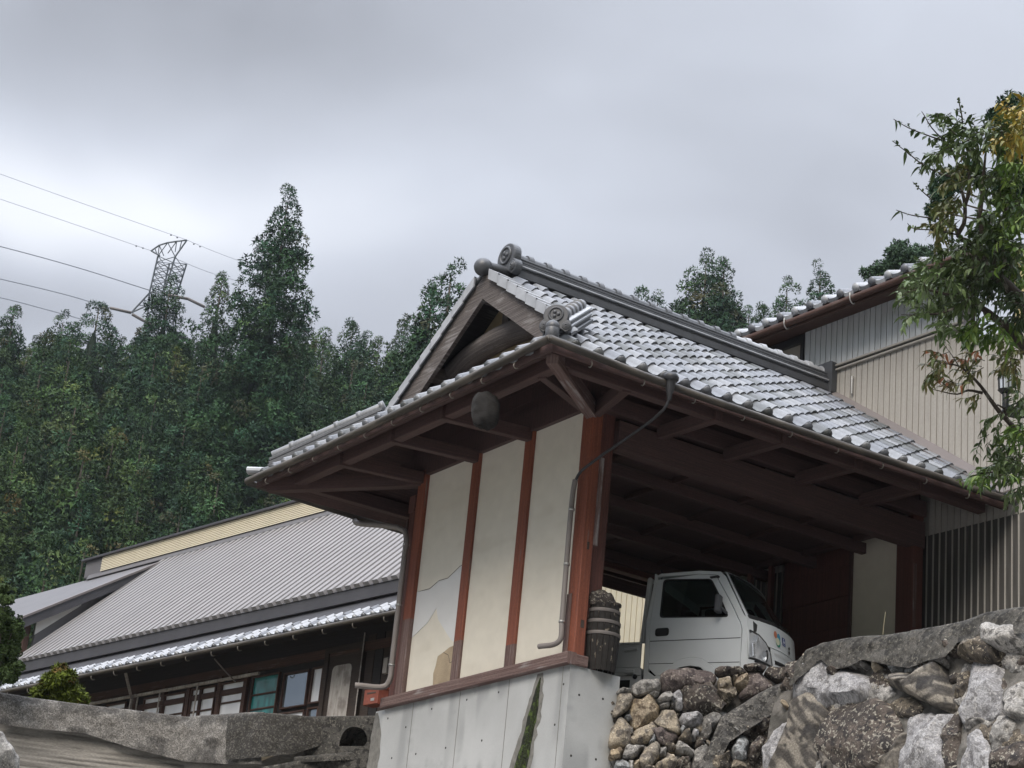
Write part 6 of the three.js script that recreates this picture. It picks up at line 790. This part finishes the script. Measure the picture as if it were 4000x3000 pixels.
special(60, 1200, 150, 14, 2.6, { gap: 0.2 }, 2, 'conifer on the skyline at the left edge of the picture', 961);
special(250, 1240, 152, 13, 2.7, { gap: 0.15 }, 2, 'second conifer from the left edge on the skyline', 962);
special(390, 1185, 150, 14, 4.0, { gap: 0.1, pw: 0.7 }, 2, 'wide conifer on the skyline left of the pylon', 963);
{ const R = mulberry(99); for (let x = 2420; x < 3420; x += 62) { const v = variants[Math.floor(R() * 6)], sc = rr(0.75, 1.05, R), top = at(x + rr(-20, 20, R), skyY(x) + rr(-15, 55, R), 137 + rr(-5, 5, R)); plant('conifer', v, top.add(V(0, -v.h * sc, 0)), sc, R() * 6.28, CONIF[Math.floor(R() * 6)], GLAB, GROUP); } }
// leafy trees
function leafyGeo(blobs, n, ts, seed, o = {}) { const R = mulberry(seed), L = []; for (const [x, y, z, r, k] of blobs) for (let i = 0; i < k; i++) { const d = V(rr(-1, 1, R), rr(-1, 1, R), rr(-1, 1, R)).normalize(), c = V(x, y, z).addScaledVector(d, r * Math.cbrt(rr(0.15, 1, R))); L.push([c, ts * rr(0.7, 1.3, R), d, (o.col || leafCol)(R)]); } return tufts(L, Math.round(n * 2.2), R, { len: 0.5, wid: 0.17, upb: 0.1, ...o }); }
function leafy(label, pos, blobs, n, ts, seed, m, o, stem, name = 'broadleaf_tree', cat = 'tree') { const t = thing(name, label, cat, pos.toArray()); mesh('trunk', stem, BARK, t); const c = mesh('crown', leafyGeoC(blobs, n, ts, seed, o), m, t); return t; }
const leafyGeoC = (...a) => leafyGeo(...a);
{
  const D = 62, c = at(3500, 1040, D), s = D / FPX; const px = (x, y, z = 0) => at(x, y, D).sub(c).addScaledVector(CF, z);
  const B = [[3520, 985, 34], [3560, 1010, 30], [3490, 1010, 32], [3440, 1045, 24], [3600, 985, 22], [3640, 1000, 34], [3400, 1065, 18], [3540, 1060, 40], [3480, 1075, 40], [3620, 1050, 40]].map(([x, y, r]) => { const p = px(x, y, rr(-0.5, 0.5)); return [p.x, p.y, p.z, r * s, Math.round(r * 1.3)]; });
  leafy('grey-green leafy tree behind the roof of the white house', c, B, 12, 0.2, 971, CONIF[2], { col: (R) => { const b = 0.6 + 0.9 * R(); return [0.12 * b, 0.155 * b, 0.105 * b]; } }, [tube([[0, -3, 0], [0, 0, 0], [0.1, 0.6, 0]], [0.15, 0.08, 0.03]), ...B.map((b) => tube([[0, -0.5, 0], [b[0], b[1], b[2]]], [0.05, 0.02], 5, 1))]);
}
{
  const D = 26, c = at(4020, 900, D), s = D / FPX; const B = [[3960, 430, 60], [4040, 480, 90], [3990, 560, 60], [3900, 460, 30], [4030, 680, 80], [3690, 730, 40], [3660, 780, 28], [3730, 700, 36], [3770, 680, 28], [3640, 830, 20], [3960, 760, 50], [3880, 720, 34], [4030, 830, 60], [3900, 560, 34]].map(([x, y, r]) => { const p = at(x, y, D).sub(c).addScaledVector(CF, rr(-0.3, 0.3)); return [p.x, p.y, p.z, r * s, Math.round(r * 1.5)]; });
  leafy('tall dark leafy tree at the right edge, behind the near tree', c, B, 12, 0.085, 973, CONIF[2], { col: (R) => { const b = 0.6 + 0.6 * R(); return [0.08 * b, 0.12 * b, 0.075 * b]; } }, [tube([[0.3, -4, 0], [0.1, 0, 0], [0, 1.4, 0]], [0.12, 0.08, 0.03]), ...B.map((b) => tube([[0.05, 0, 0], [b[0] * 0.5, b[1] * 0.8, b[2] * 0.5], [b[0], b[1], b[2]]], [0.03, 0.015, 0.006], 5, 2))]);
}
{
  const D = 26.5, c = at(235, 2700, D), s = D / FPX, B = [[230, 2690, 62], [180, 2700, 46], [290, 2710, 44], [235, 2640, 40], [232, 2615, 16], [275, 2640, 30], [190, 2655, 30], [310, 2740, 34], [150, 2700, 22], [250, 2745, 50]].map(([x, y, r]) => [x, y + 8, r * 0.82]).map(([x, y, r]) => { const p = at(x, y, D).sub(c).addScaledVector(CF, rr(-0.12, 0.12)); return [p.x, p.y, p.z, r * s, Math.round(r * 1.7)]; });
  leafy('small bright yellow-green clipped bush above the concrete parapet', c, B, 10, 0.062, 975, leafMat(0xd8d28a), { upb: 0.6, len: 0.9, wid: 0.2, col: (R) => { const b = 0.5 + 0.8 * R(); return R() < 0.05 ? [0.16 * b, 0.11 * b, 0.07 * b] : [0.125 * b, 0.175 * b, 0.06 * b]; } }, [tube([[0, -0.6, 0], [0, 0, 0]], [0.03, 0.02], 6, 1), ...B.map((b) => tube([[0, -0.05, 0], [b[0], b[1], b[2]]], [0.012, 0.005], 4, 1))], 'bush', 'bush');
}
{
  const D = 25, c = at(-20, 2650, D), s = D / FPX, B = [[20, 2400, 28], [30, 2340, 16], [10, 2470, 40], [60, 2440, 24], [-20, 2420, 50], [30, 2540, 44], [60, 2480, 20], [-10, 2620, 50], [40, 2630, 30], [20, 2300, 12], [70, 2600, 14]].map(([x, y, r]) => { const p = at(x, y, D).sub(c).addScaledVector(CF, rr(-0.1, 0.1)); return [p.x, p.y, p.z, r * s, Math.round(r * 1.5)]; });
  leafy('grey-green leafy shrub at the left edge in front of the long house', c, B, 9, 0.055, 977, leafMat(0x9fb08a), { wid: 0.42, upb: -0.2, col: (R) => { const b = 0.5 + 0.8 * R(); return [0.15 * b, 0.19 * b, 0.11 * b]; } }, [tube([[0, -1, 0], [0, 0, 0], [0.05, 0.8, 0]], [0.03, 0.02, 0.008], 6, 2), ...B.map((b) => tube([[0, 0, 0], [b[0], b[1], b[2]]], [0.012, 0.004], 4, 1))], 'shrub', 'shrub');
}
// ---------------------------------------------------------------- near tree at the right edge
{
  const t = thing('garden_tree', 'near leafy tree reaching in from the right edge, slender leaves on dark limbs', 'tree'); const D = 10.5, R = mulberry(1234);
  const ln = (pts, r0, r1, name = 'branch') => mesh(name, tube(pts.map(([x, y, d]) => at(x, y, d ?? D)), [r0, r1], 8, 3), bark, t), bark = mat({ map: tex(256, [0.4, 0.2], (u, v) => { const f = sstep(0.6, 0.7, fbm(u, v, 8, 4, 811)); return mul3(mix3([0.045, 0.036, 0.03], [0.20, 0.19, 0.16], f * 0.8), 0.6 + 0.7 * streak(u, v, 20, 810)); }), bumpMap: fineBump, bumpScale: 0.003, roughness: 1 });
  ln([[4300, 1500], [4110, 1290], [4000, 1186], [3932, 1117], [3872, 1060], [3827, 1000], [3810, 950]], 0.045, 0.022, 'trunk'); ln([[4200, 1600], [4020, 1380], [3950, 1300], [3860, 1220], [3800, 1180]], 0.035, 0.012, 'trunk');
  ln([[3820, 985], [3838, 900], [3827, 850], [3832, 800], [3840, 700], [3850, 600]], 0.02, 0.006); ln([[3860, 1050], [3900, 950], [3930, 800], [3950, 650], [3955, 500]], 0.018, 0.005); ln([[3815, 960], [3743, 921], [3765, 874], [3769, 802], [3756, 740], [3743, 697], [3736, 621]], 0.015, 0.005); ln([[3768, 805], [3783, 759], [3787, 693], [3776, 646], [3761, 567], [3758, 458], [3742, 382]], 0.011, 0.0025);
  ln([[3740, 640], [3700, 560], [3640, 535], [3550, 500], [3490, 465]], 0.006, 0.0018); ln([[3745, 700], [3655, 670], [3600, 640], [3550, 600], [3485, 550]], 0.006, 0.0018); ln([[3745, 900], [3680, 860], [3620, 850], [3550, 838], [3500, 820]], 0.006, 0.0018); ln([[3745, 918], [3660, 900], [3560, 890], [3545, 872]], 0.005, 0.0018); ln([[3700, 560], [3640, 500], [3610, 450], [3600, 435]], 0.004, 0.0015); ln([[3640, 780], [3600, 745], [3565, 710]], 0.004, 0.0012);
  ln([[3800, 1180], [3700, 1150], [3600, 1130], [3520, 1150]], 0.012, 0.002); ln([[3780, 1175], [3690, 1220], [3600, 1230], [3520, 1230]], 0.009, 0.002); ln([[3850, 1080], [3740, 1060], [3640, 1090], [3560, 1120]], 0.009, 0.002); ln([[3890, 1080], [3880, 980], [3905, 900]], 0.012, 0.005); ln([[3900, 1095], [3925, 1020], [3930, 940]], 0.012, 0.004);
  ln([[4150, 1900], [4000, 1730], [3955, 1665], [3905, 1610], [3868, 1560], [3832, 1510], [3790, 1465], [3745, 1430], [3690, 1420]], 0.018, 0.003); ln([[3838, 1535], [3780, 1525], [3740, 1540], [3640, 1520]], 0.009, 0.002); ln([[3925, 1640], [3925, 1600], [3895, 1580]], 0.008, 0.004); ln([[4150, 1950], [4000, 1850], [3930, 1845], [3830, 1850], [3750, 1880]], 0.01, 0.0015); ln([[3790, 1465], [3770, 1420], [3785, 1350], [3800, 1320]], 0.004, 0.0015); ln([[3745, 1430], [3720, 1390], [3690, 1350]], 0.003, 0.0012);
  const leafG = (l, w, bend) => { const P = [], n = 4; const q = (i, s) => { const f = i / n, ww = w * Math.sin(Math.PI * Math.pow(f, 0.8)) * (f > 0.02 ? 1 : 0.2); return V(s * ww, -bend * f * f * l + (s ? 0.18 * ww : 0), f * l); }; for (let i = 0; i < n; i++) for (const s of [-1, 1]) { const a = q(i, 0), b = q(i, s), c = q(i + 1, 0), d = q(i + 1, s); if (s > 0) P.push(a, c, b, b, c, d); else P.push(a, b, c, b, d, c); } return soup(P); };
  const LG = [leafG(0.052, 0.0085, 0.25), leafG(0.044, 0.008, 0.5), leafG(0.04, 0.0095, 0.1), leafG(0.056, 0.0085, 0.8)];
  const lm = (c, k) => mat({ color: new THREE.Color().setRGB(...c), roughness: 0.5, specularIntensity: 0.5, transmission: k ?? 0.3, thickness: 0 });
  const LM = { g: [lm([0.075, 0.115, 0.035]), lm([0.095, 0.135, 0.045]), lm([0.05, 0.08, 0.028])], d: [lm([0.035, 0.06, 0.024]), lm([0.055, 0.085, 0.03])], l: [lm([0.13, 0.19, 0.07]), lm([0.10, 0.16, 0.05]), lm([0.17, 0.22, 0.12])], b: [lm([0.11, 0.19, 0.03]), lm([0.15, 0.22, 0.045]), lm([0.07, 0.13, 0.028])], y: [lm([0.32, 0.26, 0.05]), lm([0.25, 0.24, 0.06]), lm([0.38, 0.27, 0.05])], o: [lm([0.12, 0.135, 0.045]), lm([0.15, 0.135, 0.05]), lm([0.09, 0.12, 0.035])], r: [lm([0.34, 0.14, 0.07]), lm([0.14, 0.12, 0.05]), lm([0.12, 0.13, 0.05])] };
  const C = [[3760, 1010, 110, 100, 150, 'g'], [3640, 1080, 110, 70, 110, 'l'], [3560, 1140, 60, 50, 46, 'l'], [3720, 1150, 110, 70, 110, 'g'], [3640, 1230, 110, 36, 44, 'l'], [3690, 1280, 50, 36, 22, 'l'], [3800, 1110, 90, 110, 170, 'd'], [3900, 1000, 100, 120, 170, 'd'], [3960, 1020, 70, 130, 120, 'b'], [3950, 820, 70, 110, 150, 'b'], [3900, 700, 100, 80, 120, 'g'], [3965, 470, 60, 80, 110, 'y'], [3950, 540, 80, 50, 90, 'y'], [3960, 640, 60, 70, 110, 'b'], [3870, 520, 80, 60, 80, 'g'], [3770, 560, 60, 80, 100, 'g'], [3690, 500, 60, 60, 40, 'g'], [3650, 610, 60, 40, 36, 'g'], [3740, 690, 60, 60, 50, 'o'], [3700, 810, 60, 40, 60, 'o'], [3670, 880, 60, 36, 40, 'o'], [3860, 880, 80, 60, 110, 'g'], [3870, 1280, 90, 60, 90, 'b'], [3960, 1200, 40, 90, 110, 'd'], [3800, 1290, 40, 50, 22, 'b'], [3950, 1400, 50, 70, 60, 'o'], [3650, 1440, 60, 44, 34, 'o'], [3660, 1400, 50, 40, 10, 'r'], [3780, 1400, 36, 40, 9, 'r'], [3790, 1440, 40, 40, 14, 'o'], [3780, 1570, 36, 36, 8, 'o'], [3720, 1500, 50, 24, 16, 'r'], [3940, 1790, 70, 80, 110, 'g'], [3870, 1860, 90, 22, 36, 'b'], [3970, 1690, 40, 50, 44, 'b'], [3970, 1560, 34, 50, 30, 'g'], [3890, 1640, 50, 40, 16, 'g'], [3850, 1730, 50, 40, 12, 'g'], [3980, 1880, 40, 60, 40, 'g']];
  const lines = [[[3640, 535], [3490, 465], 12, 'd'], [[3655, 670], [3485, 550], 14, 'd'], [[3640, 850], [3500, 820], 9, 'd'], [[3660, 900], [3545, 872], 8, 'g'], [[3700, 560], [3600, 435], 9, 'd'], [[3600, 1130], [3500, 1160], 12, 'l'], [[3600, 1230], [3505, 1240], 12, 'l'], [[3830, 1850], [3740, 1880], 9, 'b'], [[3690, 480], [3670, 440], 4, 'd'], [[3780, 480], [3800, 440], 6, 'd'], [[3830, 520], [3850, 440], 8, 'd']];
  const all = []; const put = (p, key, drop = 0.25, dir = null) => { const f = dir ?? V(rr(-1, 1, R), rr(-1, 0.45, R) - drop, rr(-1, 1, R)).normalize(), u = V(rr(-0.6, 0.6, R), 1, rr(-0.6, 0.6, R)), x = u.clone().cross(f).normalize(), y = f.clone().cross(x), s = rr(0.75, 1.25, R), ms = LM[key]; all.push([new THREE.Matrix4().makeBasis(x.multiplyScalar(s), y.multiplyScalar(s), f.multiplyScalar(s)).setPosition(p), LG[Math.floor(R() * 4)], ms[Math.floor(R() * ms.length)]]); };
  for (const [a, b, n, k] of lines) for (let i = 0; i < n; i++) { const f = (i + 0.5) / n; put(at(lerp(a[0], b[0], f) + rr(-5, 5, R), lerp(a[1], b[1], f) + rr(-4, 4, R), D + rr(-0.03, 0.03, R)), k, 0.1); }
  const tw = []; for (const [cx, cy, rx, ry, n, k] of C) for (let i = 0; i < n / 4.2; i++) {
    const a = R() * 6.283, q = Math.sqrt(R()) * 0.9, px = cx + Math.cos(a) * rx * q, py = cy + Math.sin(a) * ry * q, d = D + rr(-0.45, 0.45, R), ang = Math.atan2(py - cy + 10, px - cx - 60) + rr(-0.9, 0.9, R), l = rr(50, 110, R), bend = rr(-0.7, 0.7, R), pts = []; for (let m = 0; m < 4; m++) { const f = m / 3, an = ang + bend * f; pts.push(at(px - Math.cos(ang) * l * 0.5 + Math.cos(an) * l * f, py - Math.sin(ang) * l * 0.5 + Math.sin(an) * l * f + f * f * 14, d + (R() - 0.5) * 0.06)); }
    tw.push(tube(pts, [0.0022, 0.001], 4, 2, false)); const cv = new THREE.CatmullRomCurve3(pts), nl = 9 + Math.floor(R() * 7);
    for (let m = 0; m < nl; m++) { const f = 0.15 + 0.85 * m / nl, p = cv.getPoint(f), T = cv.getTangent(f), sdv = T.clone().cross(V(rr(-0.5, 0.5, R), 1, rr(-0.5, 0.5, R))).normalize().multiplyScalar(m % 2 ? 1 : -1), fw = T.clone().multiplyScalar(rr(0.4, 0.9, R)).addScaledVector(sdv, rr(0.5, 1, R)).add(V(0, rr(-0.7, 0.15, R), 0)).normalize(); put(p, k, 0, fw); } }
  stuff(mesh('twigs', tw, bark, t));
  const by = new Map(); all.forEach(([m, g, mt], i) => { if (i < 290) { const o = new THREE.Mesh(g, mt); o.name = 'leaf'; m.decompose(o.position, o.quaternion, o.scale); o.castShadow = o.receiveShadow = true; t.add(o); } else { if (!by.has(mt)) by.set(mt, []); by.get(mt).push(g.clone().applyMatrix4(m)); } });
  for (const [mt, gs] of by) stuff(mesh('foliage', gs, mt, t));
  // seed sprays at the twig tips
  const sd = []; for (const [x0, y0, x1, y1, n] of [[3760, 440, 3742, 378, 12], [3620, 760, 3565, 708, 10], [3720, 500, 3690, 445, 8]]) for (let i = 0; i < n; i++) { const f = i / n; sd.push(sphere(at(lerp(x0, x1, f) + rr(-12, 12, R) * (1 - f * 0.6), lerp(y0, y1, f) + rr(-5, 5, R), D), 0.006, [1, 1, 1], 6)); } stuff(mesh('seed_pods', sd, LM.d[1], t));
}
// black lantern half hidden by the near tree
{
  const D = 12.5, t = thing('garden_lantern', 'black lantern with clear panes half hidden by the near tree', 'lantern'); const c = at(3928, 1502, D), k = D / FPX, blk = mat({ color: 0x121315, roughness: 0.4 });
  const cy8 = (y0, y1, r0, r1) => { const g = new THREE.CylinderGeometry(r1, r0, y1 - y0, 8); g.translate(c.x, c.y + (y0 + y1) / 2, c.z); return g; };
  mesh('glass', cy8(-24 * k, 26 * k, 26 * k, 28 * k), mat({ color: 0xcfd4d8, roughness: 0.08, metalness: 0.6 }), t); mesh('lid', cy8(26 * k, 34 * k, 33 * k, 26 * k), mat({ color: 0xa7a9aa, roughness: 0.4 }), t); mesh('collar', cy8(-36 * k, -24 * k, 20 * k, 32 * k), blk, t); for (let i = 0; i < 8; i++) { const a = i / 8 * 6.283 + 0.39; mesh('glazing_bar', bar([c.x + Math.cos(a) * 27 * k, c.y - 24 * k, c.z + Math.sin(a) * 27 * k], [c.x + Math.cos(a) * 29 * k, c.y + 26 * k, c.z + Math.sin(a) * 29 * k], 5 * k, 5 * k), blk, t); }
  mesh('post', cyl(c.clone().add(V(0, -100 * k, 0)), c.clone().add(V(0, -34 * k, 0)), 13 * k), blk, t); mesh('arm', tube([at(3925, 1590, D), at(3950, 1610, D), at(4000, 1612, D), at(4150, 1590, D)], [20 * k, 24 * k], 10, 4), blk, t);
}
// ================================================================ pylon and cables
{
  const D = 340, t = thing('transmission_pylon', 'steel lattice pylon standing behind the wooded ridge', 'pylon'), P = (x, y) => at(x, y, D), s = D / FPX, gs = mat({ color: 0x6a7076, roughness: 0.6, metalness: 0.3 }), bk = CF.clone().setY(0).normalize(); const beam = (a, b, r) => cyl(a, b, r, r, 5);
  const Lf = [[617, 1000], [584, 1142], [570, 1300]], Rt = [[684, 1003], [640, 1145], [640, 1310]]; const dp = 3.0, off = (p, k) => p.clone().addScaledVector(bk, k * dp).addScaledVector(CR, k * 1.6);
  const legs = [], brace = []; const lerpP = (A, f) => { const k = f * 2, i = Math.min(1, Math.floor(k)), q = k - i; return P(lerp(A[i][0], A[i + 1][0], q), lerp(A[i][1], A[i + 1][1], q)); };
  const N = 12; for (let k = 0; k < 2; k++) for (const A of [Lf, Rt]) for (let i = 0; i < 2; i++) legs.push(beam(off(P(...A[i]), k), off(P(...A[i + 1]), k), 0.16));
  for (let k = 0; k < 2; k++) for (let i = 0; i < N; i++) { const a = i / N, b = (i + 1) / N; brace.push(beam(off(lerpP(Lf, a), k), off(lerpP(Rt, b), k), 0.08), beam(off(lerpP(Rt, a), k), off(lerpP(Lf, b), k), 0.08), beam(off(lerpP(Lf, a), k), off(lerpP(Lf, b), 1 - k), 0.07), beam(off(lerpP(Rt, a), k), off(lerpP(Rt, b), 1 - k), 0.07)); }
  mesh('leg', legs, gs, t); mesh('lattice', brace, gs, t);
  const arc = [[590, 980], [622, 958], [655, 948], [690, 943], [730, 938]]; const top = []; for (let i = 0; i < 4; i++) top.push(beam(P(...arc[i]), P(...arc[i + 1]), 0.16)); top.push(beam(P(590, 980), P(625, 1000), 0.15), beam(P(730, 938), P(684, 1003), 0.15)); for (const [a, b] of [[[622, 958], [617, 1000]], [[655, 948], [617, 1000]], [[655, 948], [684, 1003]], [[690, 943], [684, 985]], [[690, 943], [655, 990]], [[622, 958], [640, 1000]], [[710, 940], [700, 980]], [[605, 970], [612, 990]]]) top.push(beam(P(...a), P(...b), 0.09)); mesh('top_crossarm', top, gs, t);
  const lo = [beam(P(586, 1142), P(512, 1222), 0.17), beam(P(592, 1185), P(512, 1222), 0.15), beam(P(640, 1145), P(586, 1142), 0.12), beam(P(640, 1185), P(592, 1185), 0.15), beam(P(560, 1170), P(575, 1195), 0.09), beam(P(540, 1192), P(575, 1195), 0.09), beam(P(586, 1142), P(640, 1185), 0.09), beam(P(640, 1145), P(592, 1185), 0.09), beam(P(560, 1170), P(592, 1185), 0.09)]; mesh('lower_crossarm', lo, gs, t);
  { const im = mat({ color: 0x4a4440, roughness: 0.5 }); for (const [a, b, c, d] of [[512, 1222, 430, 1203], [516, 1228, 590, 1270], [640, 1150, 735, 1168], [735, 1168, 800, 1200]]) mesh('insulator', beam(P(a, b), P(c, d), 0.28), im, t); }
  const cab = mat({ color: 0x868a92, roughness: 0.7 }), wire = (pts, r, label) => tag(mesh('power_cable', tube(pts.map(([x, y, d]) => at(x, y, d ?? D)), r, 5, 8), cab), label, 'power cable');
  wire([[-200, 605, 300], [0, 680, 310], [370, 812, 325], [730, 938, D]], 0.035, 'thin topmost cable left of the pylon'); wire([[-200, 710, 300], [0, 778, 310], [300, 880, 325], [590, 980, D]], 0.035, 'thin second cable from the top, left of the pylon');
  wire([[730, 938, D], [830, 980, 345], [950, 1025, 350], [1200, 1108, 365]], 0.035, 'thin cable running right from the pylon tip'); wire([[684, 1010, D], [800, 1058, 345], [950, 1105, 350], [1200, 1180, 365]], 0.04, 'fainter lower cable running right from the pylon');
  wire([[-200, 915, 300], [0, 963, 310], [300, 1045, 325], [586, 1135, D]], 0.08, 'thick bundled cable ending at the pylon waist'); wire([[-200, 1045, 300], [0, 1090, 310], [250, 1150, 325], [430, 1203, D]], 0.08, 'thick cable ending at the long insulator of the lower arm'); wire([[-200, 1125, 300], [0, 1163, 310], [200, 1215, 325], [420, 1275, D]], 0.075, 'lowest cable, dipping behind the trees at left');
  const balls = []; for (const [x, y] of [[668, 918], [692, 928], [757, 953], [781, 963], [532, 961], [558, 969]]) balls.push(sphere(P(x, y), 0.18, [1, 1, 1], 6)); mesh('damper', balls, cab, t);
}
scene.fog = new THREE.FogExp2(0xc3cbd8, 0.00016);
renderer.render(scene, camera);
